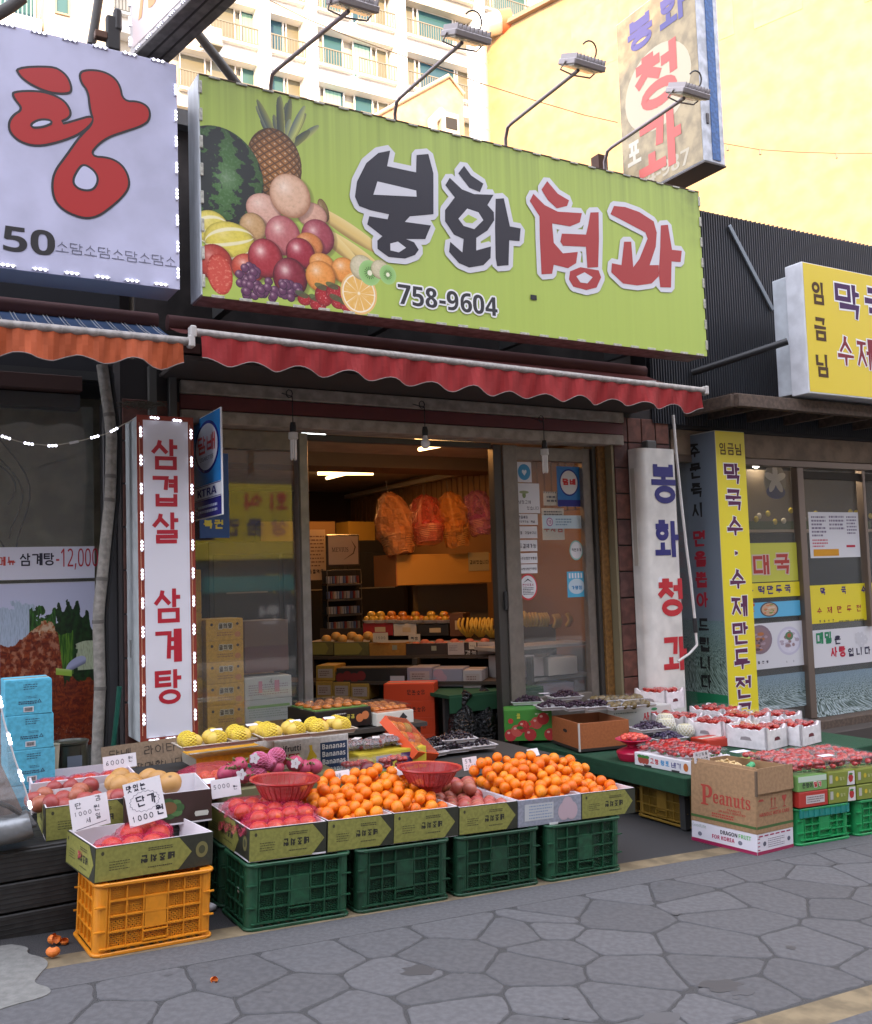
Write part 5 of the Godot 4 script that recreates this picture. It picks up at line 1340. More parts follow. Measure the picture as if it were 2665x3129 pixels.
func right_restaurant() -> void:
	var rb := T("noodle_restaurant_building", "noodle restaurant with a dark ribbed upper wall right of the fruit shop", "building", Vector3.ZERO)
	# ribbed dark cladding
	var rib := MB.new()
	var n := 190
	for k in n:
		var x := 6.36 + k * 0.034
		var yt := lerpf(5.27, 5.36, float(k) / n) + 0.012 * (k % 2)
		for q in [[0.0, 0.012, 0.2, 0.2], [0.012, 0.017, 0.2, 0.218], [0.017, 0.029, 0.218, 0.218], [0.029, 0.034, 0.218, 0.2]]:
			rib.quad(V(x + q[0], 3.1, q[2]), V(x + q[1], 3.1, q[3]), V(x + q[1], yt, q[3]), V(x + q[0], yt, q[2]))
	P(rb, "ribbed_cladding", rib, M(0.034, 0.038, 0.046, 0.5, {"mot": "streak", "ms3": V(2, 0.25, 2)}))
	P(rb, "upper_wall", bx(V(9.6, 4.2, -0.05), V(6.5, 2.25, 0.4)), M(0.03, 0.03, 0.035))
	P(rb, "diagonal_flashing", bx(Vector3.ZERO, V(0.05, 1.0, 0.02), 0.004, Transform3D(Basis(V(0, 0, 1), 0.62), V(7.78, 4.78, 0.24))), M(0.16, 0.19, 0.22, 0.4, {"metal": 0.4}))
	P(rb, "header_panel", bx(V(9.2, 2.97, 0.03), V(5.0, 0.28, 0.1), 0.004), M(0.30, 0.22, 0.16, 0.6, {"mot": "grime", "ms": 0.8}))
	P(rb, "back_wall", bx(V(9.2, 1.6, -2.6), V(5.2, 3.2, 0.1)), M(0.055, 0.05, 0.042))
	P(rb, "side_wall", bx(V(6.65, 1.6, -1.3), V(0.12, 3.2, 2.6)), M(0.14, 0.11, 0.08))
	P(rb, "side_wall", bx(V(11.75, 1.6, -1.3), V(0.12, 3.2, 2.6)), M(0.055, 0.05, 0.042))
	P(rb, "ceiling", bx(V(9.2, 3.05, -1.3), V(5.2, 0.06, 2.6)), M(0.10, 0.09, 0.075))
	P(rb, "floor", bx(V(9.2, -0.02, -1.3), V(5.2, 0.05, 2.6)), M(0.10, 0.08, 0.06))
	# timber canopy
	var ca := T("timber_canopy", "weathered brown timber canopy over the noodle restaurant window", "canopy")
	var wood := M(0.085, 0.058, 0.044, 0.85, {"mot": "wood", "ms": 1.2}); var wood2 := M(0.11, 0.075, 0.055, 0.85, {"mot": "wood", "ms": 1.6})
	P(ca, "front_beam", bx(V(9.0, 3.235, 0.83), V(4.4, 0.115, 0.07), 0.004), wood2)
	P(ca, "side_beam", bx(V(6.79, 3.235, 0.5), V(0.07, 0.115, 0.62), 0.004), wood2)
	for k in 9: P(ca, "plank", bx(V(9.0, 3.30, 0.2 + k * 0.072), V(4.4, 0.02, 0.066)), wood)
	for k in 8: P(ca, "joist", bx(V(7.1 + k * 0.55, 3.22, 0.48), V(0.06, 0.10, 0.6), 0.003), wood)
	# window wall
	var alu := M(0.17, 0.13, 0.105, 0.4, {"metal": 0.4})
	var w := T("restaurant_window", "bronze framed window of the noodle restaurant covered with yellow posters", "window")
	P(w, "pane", bx(V(7.55, 1.45, 0.0), V(1.9, 2.72, 0.01)), glass(0.05))
	P(w, "pane", bx(V(10.1, 1.45, 0.0), V(3.0, 2.72, 0.01)), glass(0.05))
	P(w, "mullion", bx(V(8.565, 1.45, 0.02), V(0.10, 2.72, 0.09), 0.005), alu)
	P(w, "mullion", bx(V(9.62, 1.9, 0.02), V(0.05, 1.8, 0.09), 0.005), alu)
	P(w, "head_rail", bx(V(9.2, 2.79, 0.04), V(5.0, 0.07, 0.09), 0.004), alu)
	P(w, "inner_rail", bx(V(10.1, 2.68, 0.01), V(3.0, 0.08, 0.05), 0.004), M(0.07, 0.065, 0.06))
	P(w, "sill", bx(V(9.2, 0.03, 0.08), V(5.0, 0.09, 0.2), 0.006), M(0.12, 0.085, 0.065, 0.7, {"mot": "wood", "ms": 2.0}))
	P(w, "sill_step", bx(V(9.2, -0.32, 0.22), V(5.0, 0.62, 0.3), 0.01), M(0.06, 0.05, 0.045))
	# posters on the panes: left pane
	var yel := M(0.72, 0.60, 0.02, 0.45); var white := M(0.62, 0.62, 0.66, 0.45); var sky := M(0.10, 0.42, 0.66, 0.45)
	var dark := M(0.03, 0.025, 0.06); var red := M(0.5, 0.02, 0.03); var purple := M(0.05, 0.03, 0.16)
	var field := M(0.75, 0.82, 0.85, 0.5, {"tex": noise_tex("field")})
	var lp := T("window_poster", "yellow, blue and white menu poster on the left pane, printed with dishes and flowers", "poster", V(0, 0, 0.009))
	P(lp, "yellow_top", flat(7.453, 1.546, 1.051, 0.405, I, 0.0005), M(0.50, 0.50, 0.06, 0.5))
	P(lp, "yellow_band", flat(7.441, 1.383, 1.085, 0.153, I, 0.001), yel)
	P(lp, "blue_band", flat(7.425, 1.177, 1.083, 0.159, I, 0.001), sky)
	P(lp, "white_panel", flat(7.386, 0.651, 1.172, 0.469, I, 0.001), white)
	P(lp, "flower_field", flat(7.354, 0.226, 1.218, 0.356, I, 0.001), field)
	lettering(lp, "lettering", "순대국", 7.471, 1.589, 0.946, 0.271, 0.13, M(0.40, 0.05, 0.04), I, 0.003, {"halo": 0.03, "gap": 0.18, "halo_mat": M(0.55, 0.45, 0.40)})
	lettering(lp, "lettering", "국·떡만두국", 7.597, 1.409, 0.792, 0.107, 0.14, purple, I, 0.003)
	lettering(lp, "lettering", "전골", 7.682, 1.296, 0.146, 0.054, 0.14, red, I, 0.003)
	lettering(lp, "lettering", "만두", 7.677, 1.23, 0.146, 0.049, 0.14, red, I, 0.003)
	lettering(lp, "lettering", "메밀전병", 7.737, 0.707, 0.251, 0.035, 0.15, dark, I, 0.003)
	lettering(lp, "lettering", "수육", 8.195, 0.682, 0.213, 0.039, 0.14, dark, I, 0.003, {"gap": 0.35})
	dish(lp, [8.03, 1.259, 0.137, 0.076], 0); dish(lp, [7.861, 0.956, 0.186, 0.15], 1); dish(lp, [8.304, 0.918, 0.184, 0.149], 2)
	# right pane
	var rp := T("window_poster", "yellow and white noodle menu poster on the right pane above a printed flower field", "poster", V(0, 0, 0.009))
	P(rp, "yellow_band", flat(8.588, 1.073, 1.387, 0.411, I, 0.001), yel)
	P(rp, "white_panel", flat(8.581, 0.604, 1.344, 0.399, I, 0.001), white)
	P(rp, "flower_field", flat(8.597, 0.08, 1.281, 0.456, I, 0.001), field)
	lettering(rp, "lettering", "막국수", 8.711, 1.367, 1.03, 0.095, 0.16, purple, I, 0.003, {"gap": 0.06, "brush": 0.5})
	lettering(rp, "lettering", "수제만두전골", 8.728, 1.17, 0.984, 0.08, 0.13, M(0.36, 0.03, 0.03), I, 0.003, {"brush": 0.5, "gap": 0.05})
	lettering(rp, "lettering", "영업시간", 8.772, 1.082, 0.286, 0.03, 0.15, dark, I, 0.003)
	latin(rp, "09:30 ~ 22:00", 9.116, 1.074, 0.428, 0.014, dark, I, 0.003)
	lettering(rp, "lettering", "임금님", 8.601, 1.176, 0.072, 0.309, 0.14, dark, I, 0.003, {"vertical": true})
	lettering(rp, "lettering", "메밀", 8.716, 0.836, 0.278, 0.158, 0.16, M(0.02, 0.22, 0.10), I, 0.003, {"brush": 0.6})
	lettering(rp, "lettering", "은", 9.014, 0.824, 0.126, 0.114, 0.16, dark, I, 0.003, {"brush": 0.6})
	lettering(rp, "lettering", "사랑", 8.937, 0.682, 0.275, 0.139, 0.16, M(0.5, 0.02, 0.05), I, 0.003, {"brush": 0.6})
	lettering(rp, "lettering", "입니다", 9.217, 0.679, 0.427, 0.11, 0.15, dark, I, 0.003, {"brush": 0.6})
	for k in 5:
		var fl := [9.421, 0.898, 0.059, 0.038]
		for q in 5: printed(rp, "blossom", disc(fl[0] + 0.06 * (k % 3) + 0.03 * cos(q * TAU / 5), fl[1] - 0.04 * (k / 2) + 0.03 * sin(q * TAU / 5), 0.022, 0.022, 10), M(0.54, 0.54, 0.58), I, 0.002 + 0.0001 * (q + k * 5))
	# paper price list
	var pr := [8.719, 1.779, 0.835, 0.501]
	var pl := T("price_list", "white paper price list taped inside the right pane, with one orange corner", "notice", V(pr[0], pr[1], 0.01))
	P(pl, "sheet", bx(V(pr[2] / 2, pr[3] / 2, 0), V(pr[2], pr[3], 0.001)), M(0.66, 0.66, 0.7))
	var sp := MB.new(); var sr := MB.new()
	small_print(sp, pr[2] * 0.05, pr[3] * 0.45, pr[2] * 0.28, pr[3] * 0.48, 6, I, 0.002)
	small_print(sp, pr[2] * 0.4, pr[3] * 0.6, pr[2] * 0.3, pr[3] * 0.34, 4, I, 0.002)
	small_print(sp, pr[2] * 0.75, pr[3] * 0.5, pr[2] * 0.2, pr[3] * 0.43, 6, I, 0.002)
	small_print(sr, pr[2] * 0.05, pr[3] * 0.22, pr[2] * 0.3, pr[3] * 0.2, 3, I, 0.002)
	P(pl, "small_print", sp, M(0.2, 0.17, 0.25)); P(pl, "red_print", sr, M(0.5, 0.12, 0.15))
	P(pl, "orange_box", flat(pr[2] * 0.06, pr[3] * 0.04, pr[2] * 0.5, pr[3] * 0.15, I, 0.002), M(0.65, 0.30, 0.02))
	P(pl, "red_label", flat(pr[2] * 0.72, pr[3] * 0.22, pr[2] * 0.18, pr[3] * 0.05, I, 0.002), M(0.45, 0.03, 0.06))
	# flowers, lamp and blossom emblem inside
	var fb := T("flower_shelf", "wall shelf of yellow and white artificial flowers inside the noodle restaurant", "shelf", V(8.0, 2.1, -0.5))
	P(fb, "shelf", bx(V(0.9, 0, 0), V(3.2, 0.03, 0.2)), M(0.4, 0.32, 0.24))
	P(fb, "backing", bx(V(0.9, 0.36, -0.12), V(3.2, 0.7, 0.02)), M(0.16, 0.13, 0.095))
	for k in 26:
		var fm := MB.new()
		fm.ball(V(-0.6 + k * 0.12 + rng.randf() * 0.05, 0.1 + rng.randf() * 0.16, 0.02 + rng.randf() * 0.06), V(0.035, 0.035, 0.02), 8, 5)
		P(fb, "flower", fm, M(0.6, 0.48, 0.06) if k % 3 else M(0.65, 0.62, 0.55))
	P(fb, "leaves", bx(V(0.9, 0.06, 0.03), V(3.0, 0.1, 0.06)), M(0.06, 0.09, 0.03))
	var em := [8.361, 2.621, 0.205, 0.207]
	var eb := T("blossom_emblem", "cut out emblem board with five white petals and a blue base inside the pane", "emblem", V(em[0], em[1], -0.1))
	P(eb, "board", bx(V(0, 0, -0.02), V(0.01, 0.01, 0.01)), white)
	for q in 5:
		var a := PI / 2 + q * TAU / 5
		var pt := PackedVector2Array()
		for v in 16: pt.append(W(cos(a), sin(a)) * 0.085 + W(0, 0.02) + W(cos(a), sin(a)) * 0.085 * cos(v * TAU / 16) + W(-sin(a), cos(a)) * 0.04 * sin(v * TAU / 16))
		printed(eb, "petal", pt, M(0.7, 0.68, 0.62), I, 0.002 + 0.0002 * q)
	printed(eb, "base", disc(0.0, -0.12, 0.15, 0.075, 24), M(0.07, 0.08, 0.2), I, 0.0)
	printed(eb, "halo_board", disc(0.0, 0.0, 0.17, 0.2, 24), M(0.26, 0.25, 0.2), I, -0.004)
	var cl := T("ceiling_lamp", "small bright round lamp glowing inside the noodle restaurant", "lamp", V(8.645, 2.877, -0.6))
	var lb := MB.new(); lb.ball(Vector3.ZERO, V(0.05, 0.05, 0.05), 14, 10)
	P(cl, "bulb", lb, M(0.9, 0.88, 0.8, 0.4, {"glow": [1.0, 0.92, 0.8, 6.0]}))
	var ol := OmniLight3D.new(); ol.light_color = Color(1.0, 0.9, 0.75); ol.light_energy = 0.16; ol.light_size = 0.05; ol.omni_range = 8.0; ol.omni_attenuation = 2.0; ol.shadow_enabled = true
	cl.add_child(ol)
	# two sided vertical sign
	var ls := T("vertical_sign", "two faced vertical lightbox, yellow front and grey blue side, with brushed Korean lettering", "sign", V(6.96, 0.3, 0.2))
	P(ls, "case", bx(V(0.20, 1.36, -0.08), V(0.40, 2.74, 0.56), 0.003), M(0.5, 0.5, 0.45))
	P(ls, "yellow_face", flat(0.002, 0.0, 0.396, 2.725, I, 0.2025), M(0.74, 0.62, 0.02, 0.4))
	lettering(ls, "lettering", "임금님", 0.04, 2.48, 0.32, 0.15, 0.13, M(0.10, 0.06, 0.02), I, 0.204)
	lettering(ls, "lettering", "막국수·수제만두전골", 0.07, -0.12, 0.27, 2.56, 0.125, M(0.10, 0.02, 0.07), I, 0.204, {"vertical": true, "halo": 0.018, "gap": 0.16, "brush": 0.5})
	var side := Transform3D(Basis(V(0, 0, 1), Vector3.UP, V(-1, 0, 0)), V(-0.0025, 0, -0.35))
	P(ls, "grey_face", flat(0.002, 0.55, 0.546, 2.17, side, 0.0), M(0.17, 0.21, 0.26, 0.4))
	P(ls, "flower_field", flat(0.002, 0.2, 0.546, 0.7, side, 0.0006), M(0.6, 0.72, 0.62, 0.5, {"tex": noise_tex("field")}))
	P(ls, "green_band", flat(0.002, 0.0, 0.546, 0.2, side, 0.0006), M(0.01, 0.22, 0.09))
	lettering(ls, "lettering", "주문즉시", 0.13, 1.88, 0.30, 0.78, 0.13, M(0.015, 0.015, 0.015), side, 0.002, {"vertical": true, "gap": 0.2, "brush": 0.6})
	lettering(ls, "lettering", "면을뽑아", 0.14, 1.0, 0.29, 0.80, 0.13, M(0.42, 0.02, 0.04), side, 0.002, {"vertical": true, "gap": 0.2, "brush": 0.6})
	lettering(ls, "lettering", "드립니다", 0.14, 0.22, 0.29, 0.72, 0.13, M(0.015, 0.015, 0.015), side, 0.002, {"vertical": true, "gap": 0.2, "brush": 0.6})
	# big yellow sign above the canopy
	var ys := T("shop_sign", "yellow boxed shop sign with brown and purple brushed lettering above the timber canopy", "sign", V(7.6, 3.33, 1.0))
	P(ys, "case", bx(V(1.3, 0.63, -0.1), V(2.6, 1.27, 0.2), 0.006), M(0.66, 0.68, 0.72, 0.4, {"mot": "soft", "ms": 1.5}))
	P(ys, "rear_case", bx(V(1.3, 0.60, -0.29), V(2.55, 1.16, 0.18), 0.006), M(0.58, 0.62, 0.66, 0.4, {"mot": "soft", "ms": 1.5}))
	P(ys, "face", flat(0.012, 0.012, 2.576, 1.246, I, 0.0025), M(0.66, 0.50, 0.015, 0.4))
	lettering(ys, "lettering", "임금님", 0.10, 0.1, 0.22, 1.06, 0.15, M(0.07, 0.035, 0.012), I, 0.0045, {"vertical": true, "gap": 0.16, "brush": 0.4})
	lettering(ys, "lettering", "막국수", 0.42, 0.74, 1.35, 0.42, 0.12, M(0.06, 0.02, 0.09), I, 0.0045, {"halo": 0.03, "gap": 0.12, "brush": 0.5})
	lettering(ys, "lettering", "수제만두전골", 0.42, 0.24, 1.75, 0.40, 0.12, M(0.20, 0.02, 0.03), I, 0.0045, {"halo": 0.03, "gap": 0.12, "brush": 0.5})
	P(ys, "arm", tb([V(-0.75, 0.28, -0.75), V(-0.14, 0.5, -0.1)], 0.035, 8), M(0.012, 0.012, 0.014, 0.5))
	P(ys, "arm", tb([V(2.0, 0.28, -0.75), V(2.3, 0.5, -0.1)], 0.035, 8), M(0.012, 0.012, 0.014, 0.5))
	# white cable in front of the pier signs
	var wc := T("white_conduit", "white conduit running down between the two vertical signs with a kinked end", "cable")
	P(wc, "conduit", tb([V(6.355, 3.129, 0.48), V(6.368, 2.797, 0.48), V(6.398, 2.358, 0.48), V(6.435, 1.919, 0.48), V(6.469, 1.621, 0.48), V(6.497, 1.244, 0.48)], 0.013, 8), M(0.6, 0.58, 0.56, 0.5))
	P(wc, "dark_sleeve", tb([V(6.495, 1.253, 0.48), V(6.502, 1.121, 0.48)], 0.02, 8), M(0.02, 0.02, 0.022))
	P(wc, "tail", tb([V(6.502, 1.121, 0.48), V(6.508, 1.006, 0.48), V(6.408, 0.934, 0.48), V(6.266, 0.876, 0.48)], 0.012, 8), M(0.6, 0.58, 0.56, 0.5))

func dish(parent: Node, e: Array, kind: int) -> void:   # a printed photo of a dish
	var x: float = e[0]; var y: float = e[1]; var rx: float = e[2]; var ry: float = e[3]
	var r := RandomNumberGenerator.new(); r.seed = 11 + kind
	printed(parent, "printed_plate", disc(x, y, rx, ry), [M(0.10, 0.08, 0.09), M(0.22, 0.16, 0.20), M(0.52, 0.50, 0.62)][kind], I, 0.002)
	printed(parent, "printed_food", disc(x, y, rx * 0.84, ry * 0.84), [M(0.55, 0.36, 0.24), M(0.26, 0.17, 0.19), M(0.62, 0.60, 0.70)][kind], I, 0.0026)
	for k in 22:
		var a := r.randf() * TAU; var d := sqrt(r.randf()) * 0.7
		var tones: Array = [[M(0.6, 0.2, 0.08), M(0.62, 0.52, 0.4), M(0.2, 0.28, 0.06)], [M(0.36, 0.26, 0.30), M(0.12, 0.07, 0.08), M(0.42, 0.16, 0.06)], [M(0.42, 0.36, 0.44), M(0.66, 0.64, 0.72), M(0.3, 0.2, 0.22)]][kind]
		printed(parent, "printed_food", disc(x + cos(a) * d * rx, y + sin(a) * d * ry, rx * r.randf_range(0.1, 0.28), ry * r.randf_range(0.06, 0.14), 9), tones[k % 3], I, 0.003 + 0.0001 * k)
	if kind == 2:
		printed(parent, "printed_food", disc(x, y + ry * 0.35, rx * 0.34, ry * 0.3, 14), M(0.10, 0.20, 0.10), I, 0.0054)
		printed(parent, "printed_food", disc(x, y + ry * 0.38, rx * 0.17, ry * 0.15, 12), M(0.36, 0.10, 0.05), I, 0.0057)

const SHELF_AT := Vector3(3.75, 0, -2.0)   # the stepped display runs from the back left to the front right

func on_shelf(u: float, y: float, v: float) -> Vector3:
	return SHELF_AT + V(u * 0.70711 - v * 0.70711, y, u * 0.70711 + v * 0.70711)

func closed_carton(called: String, label: String, w: float, h: float, d: float, body: Material, at: Vector3, yaw: float, o := {}) -> Node3D:   # at: middle of its foot
	var c := T(called, label, o.get("cat", "carton"), at, yaw, o.get("group", ""))
	P(c, "box", bx(V(0, h / 2, 0), V(w, h, d), 0.003), body)
	P(c, "lid_flap", bx(V(0, h + 0.0015, -d * 0.25), V(w - 0.006, 0.003, d * 0.49), 0.0), body)
	P(c, "lid_flap", bx(V(0, h + 0.0015, d * 0.25), V(w - 0.006, 0.003, d * 0.49), 0.0), body)
	P(c, "tape", bx(V(0, h + 0.0035, 0), V(w * 0.98, 0.001, 0.05)), M(0.5, 0.45, 0.36, 0.2))
	return c

func open_carton(called: String, label: String, w: float, h: float, d: float, outer: Material, inner: Material, at: Vector3, yaw: float, o := {}) -> Node3D:
	var c := T(called, label, o.get("cat", "carton"), at, yaw, o.get("group", ""))
	var t := 0.005
	P(c, "bottom", bx(V(0, 0.004, 0), V(w - 0.002, 0.008, d - 0.002)), inner)
	for q in [[V(0, 0, d / 2 - t / 2), V(w, h, t), 0], [V(0, 0, -d / 2 + t / 2), V(w, h, t), 0], [V(w / 2 - t / 2, 0, 0), V(t, h, d - 2 * t), 1], [V(-w / 2 + t / 2, 0, 0), V(t, h, d - 2 * t), 1]]:
		var p: Vector3 = q[0] + V(0, h / 2, 0)
		var lean := rng.randf_range(-0.02, 0.02)
		var wall := P(c, "side", bx(Vector3.ZERO, q[1], 0.001), outer, Transform3D(Basis(V(1, 0, 0) if q[2] == 0 else V(0, 0, 1), lean), p))
		var inward := -(q[0] as Vector3).normalized() * (t * 0.9)
		P(wall, "lining", bx(inward + V(0, 0.0012, 0), (q[1] as Vector3) - (V(2 * t + 0.002, 0, 0) if q[2] == 0 else V(0, 0, 0.002)), 0.0), inner)
	return c

func shop_inside() -> void:
	var lens := func(a: Vector3, b: Vector3, warm: bool, label: String, e: float) -> void:
		var mid := (a + b) * 0.5
		var l := T("tube_lamp", label, "lamp", mid)
		var col: Array = [1.0, 0.60, 0.25, 2.2] if warm else [0.95, 1.0, 1.0, 1.6]
		P(l, "tube", tb([a - mid, b - mid], 0.019, 10), M(0.9, 0.8, 0.6, 0.4, {"glow": col}))
		P(l, "fitting", bx(V(0, 0.042, 0), V(a.distance_to(b) * 0.9, 0.04, 0.05), 0.004, Transform3D(Basis(Vector3.UP, atan2(-(b - a).z, (b - a).x)), Vector3.ZERO)), M(0.5, 0.45, 0.38))
		var al := AreaLight3D.new()
		al.area_size = W(a.distance_to(b), 0.05)
		al.light_color = Color(1.0, 0.68, 0.36) if warm else Color(0.9, 1.0, 1.0)
		al.light_energy = e
		al.area_range = 10.0; al.area_attenuation = 2.0
		al.shadow_enabled = true
		l.add_child(al)
		al.position = V(0, -0.03, 0)
		al.basis = Basis(Vector3.UP, atan2(-(b - a).z, (b - a).x)) * Basis(Vector3.RIGHT, -PI / 2)
	lens.call(V(4.332, 2.93, -3.12), V(4.962, 2.93, -2.97), true, "warm white tube lamp at the shop back, level one of the crossed pair", 0.32)
	lens.call(V(4.714, 2.95, -3.733), V(4.739, 2.95, -2.7), true, "warm white tube lamp at the shop back, tilted one of the crossed pair", 0.2)
	lens.call(V(4.144, 2.93, -0.525), V(4.848, 2.93, -0.586), true, "long warm tube lamp near the shop opening, to the right", 0.36)
	lens.call(V(4.549, 2.95, -1.12), V(4.653, 2.95, -0.58), true, "second warm tube lamp crossing the long one near the opening", 0.2)
	lens.call(V(3.051, 2.93, -0.431), V(3.276, 2.93, -0.479), false, "short cold white tube lamp behind the left window post", 0.2)
	# cornice and ribbed upper wall on the right
	var cor := T("cornice", "pale ceiling cornice along the right wall inside the shop", "cornice")
	P(cor, "moulding", bx(V(5.98, 2.93, -3.1), V(0.10, 0.06, 5.6), 0.01), M(0.45, 0.38, 0.28))
	var rw := T("ribbed_panel", "brown ribbed wall panel under the cornice inside the shop", "wall panel")
	for k in 44: P(rw, "slat", bx(V(6.045, 2.62, -5.8 + k * 0.125), V(0.03, 0.56, 0.105), 0.004), M(0.20, 0.11, 0.045, 0.7))
	var bm := T("ceiling_beam", "brown boxed beam across the shop ceiling", "beam")
	P(bm, "box", bx(V(3.95, 2.94, -2.2), V(4.2, 0.14, 0.5)), M(0.22, 0.15, 0.08, 0.8))
	# dark cabinets along the back
	var cab := T("dark_cabinet", "tall black cabinet against the back of the shop", "cabinet", V(4.6, 0, -4.2))
	P(cab, "carcass", bx(V(0, 1.1, 0), V(2.6, 2.2, 0.5), 0.01), M(0.012, 0.014, 0.018, 0.4))
	for k in 3:
		P(cab, "door", bx(V(-0.85 + k * 0.85, 1.2, 0.262), V(0.8, 1.7, 0.02), 0.004), M(0.016, 0.02, 0.028, 0.25))
		P(cab, "handle_strip", bx(V(-0.85 + k * 0.85, 1.6, 0.276), V(0.5, 0.015, 0.008)), M(0.2, 0.2, 0.2, 0.3))
	# cigarette rack
	var ck := T("cigarette_rack", "narrow black rack of cigarette packets with a framed white poster on top", "rack", V(0, 0, -3.0))
	var fr := [4.369, 1.865, 0.41, 0.363]
	P(ck, "poster_frame", bx(V(fr[0] + fr[2] / 2, fr[1] + fr[3] / 2, -0.02), V(fr[2], fr[3], 0.03), 0.008), M(0.05, 0.05, 0.05, 0.3, {"coat": 0.4}))
	P(ck, "poster", flat(fr[0] + 0.02, fr[1] + 0.02, fr[2] - 0.04, fr[3] - 0.04, I, 0.0), M(0.60, 0.50, 0.38))
	latin(ck, "MEVIUS", fr[0] + 0.06, fr[1] + fr[3] * 0.45, fr[2] * 0.5, 0.05, M(0.04, 0.03, 0.03), I, 0.002, false, "Droid Serif")
	var sw := MB.new(); sw.ribbon(PackedVector2Array([W(fr[0] + fr[2] * 0.75, fr[1] + fr[3] * 0.8), W(fr[0] + fr[2] * 0.86, fr[1] + fr[3] * 0.6), W(fr[0] + fr[2] * 0.8, fr[1] + fr[3] * 0.4), W(fr[0] + fr[2] * 0.5, fr[1] + fr[3] * 0.2)]), [0.003, 0.014, 0.012, 0.002], 0.002)
	P(ck, "swoosh", sw, M(0.12, 0.08, 0.05))
	var packs := [M(0.55, 0.55, 0.55), M(0.15, 0.2, 0.35), M(0.5, 0.4, 0.3), M(0.4, 0.42, 0.45), M(0.35, 0.08, 0.06)]
	for k in 4:
		var q := [4.364, 1.662, 0.42, 0.169]
		var y0: float = q[1] - k * 0.172
		P(ck, "tray", bx(V(q[0] + q[2] / 2, y0 + 0.005, -0.08), V(q[2], 0.012, 0.16)), M(0.03, 0.03, 0.03))
		P(ck, "tray_rim", tb([V(q[0], y0 + 0.16, 0), V(q[0], y0, 0.01), V(q[0] + q[2], y0, 0.01), V(q[0] + q[2], y0 + 0.16, 0), V(q[0], y0 + 0.16, 0)], 0.006, 6), M(0.2, 0.19, 0.17, 0.3))
		P(ck, "tray_back", bx(V(q[0] + q[2] / 2, y0 + 0.08, -0.14), V(q[2], 0.16, 0.01)), M(0.02, 0.02, 0.02))
		for c in 14: P(ck, "packet", bx(V(q[0] + 0.03 + c * (q[2] - 0.06) / 13.0, y0 + 0.05, -0.05 + 0.01 * (c % 3)), V(0.022, 0.085, 0.055), 0.002), packs[(c * 3 + k) % 5])
	var ca := [4.192, 1.718, 0.249, 0.576]
	var cal := T("calendar", "hanging paper calendar left of the cigarette rack", "calendar", V(ca[0], ca[1], -3.2))
	P(cal, "sheet", bx(V(ca[2] / 2, ca[3] / 2, 0), V(ca[2], ca[3], 0.004)), M(0.42, 0.32, 0.22))
	var sp := MB.new(); small_print(sp, 0.02, ca[3] * 0.25, ca[2] - 0.04, ca[3] * 0.65, 9, I, 0.003, 0.35); P(cal, "small_print", sp, M(0.15, 0.08, 0.06))
	lettering(cal, "lettering", "동물약국", 0.03, ca[3] * 0.1, ca[2] - 0.06, 0.08, 0.16, M(0.05, 0.03, 0.03), I, 0.003)
	# yellow wall cupboard with a notice
	var hd := T("wall_cupboard", "orange yellow wall cupboard under the hanging gift baskets", "cupboard")
	P(hd, "box", bx(V(5.2, 1.79, -2.05), V(1.16, 0.32, 0.5), 0.006), M(0.52, 0.26, 0.045, 0.6))
	P(hd, "end_panel", bx(V(4.615, 1.79, -2.05), V(0.012, 0.33, 0.51)), M(0.42, 0.15, 0.04, 0.6))
	P(hd, "notice", bx(V(5.62, 1.86, -1.796), V(0.26, 0.2, 0.004)), M(0.40, 0.33, 0.17))
	lettering(hd, "lettering", "갈비있습니다", 5.5, 1.82, 0.25, 0.07, 0.12, M(0.06, 0.04, 0.02), I, -1.792)
	P(hd, "legs", bx(V(5.5, 0.82, -2.2), V(0.9, 1.6, 0.1)), M(0.20, 0.16, 0.10))
	# hanging gift baskets
	var spots := [[V(4.66, 1.955, -1.8), 0.66, 0.17, "tall gift basket in clear film, leftmost of the hanging baskets", 0], [V(5.018, 2.068, -1.8), 0.52, 0.17, "hanging gift basket with a red ribbon and an arched handle", 1], [V(5.328, 2.037, -1.75), 0.58, 0.15, "hanging gift basket in amber film, third from the left", 2], [V(5.67, 2.159, -1.75), 0.48, 0.16, "pink wrapped gift basket nearest the right door post", 3]]
	for s in spots:
		var at: Vector3 = s[0]; var hh: float = s[1]; var rr: float = s[2]
		var b := T("gift_basket", s[3], "basket", at + V(0, 0.0, 0))
		b.rotation_degrees = V(-8, 30 * s[4], [6, -5, 9, -6][s[4]])
		var wk: StandardMaterial3D = [M(0.50, 0.22, 0.08, 0.7), M(0.55, 0.25, 0.14, 0.7), M(0.55, 0.28, 0.08, 0.7), M(0.55, 0.25, 0.24, 0.7)][s[4]]
		var bowl := MB.new()
		bowl.lathe([W(0.0, 0.0), W(rr * 0.72, 0.0), W(rr, hh * 0.34)], 22)
		P(b, "bowl", bowl, wk)
		for k in 9:
			var y := hh * 0.035 * (k + 0.5)
			var ring := []
			for q in 23: ring.append(V(cos(q * TAU / 22), 0, sin(q * TAU / 22)) * (lerpf(rr * 0.72, rr, y / (hh * 0.34)) + 0.004 + 0.003 * (q % 2)) + V(0, y, 0))
			P(b, "weave", tb(ring, 0.006, 5), wk)
		var hnd := []
		for q in 15: hnd.append(V(cos(PI * q / 14.0) * rr * 0.9, hh * 0.34 + sin(PI * q / 14.0) * hh * 0.6, 0))
		P(b, "handle", tb(hnd, 0.02, 7), wk)
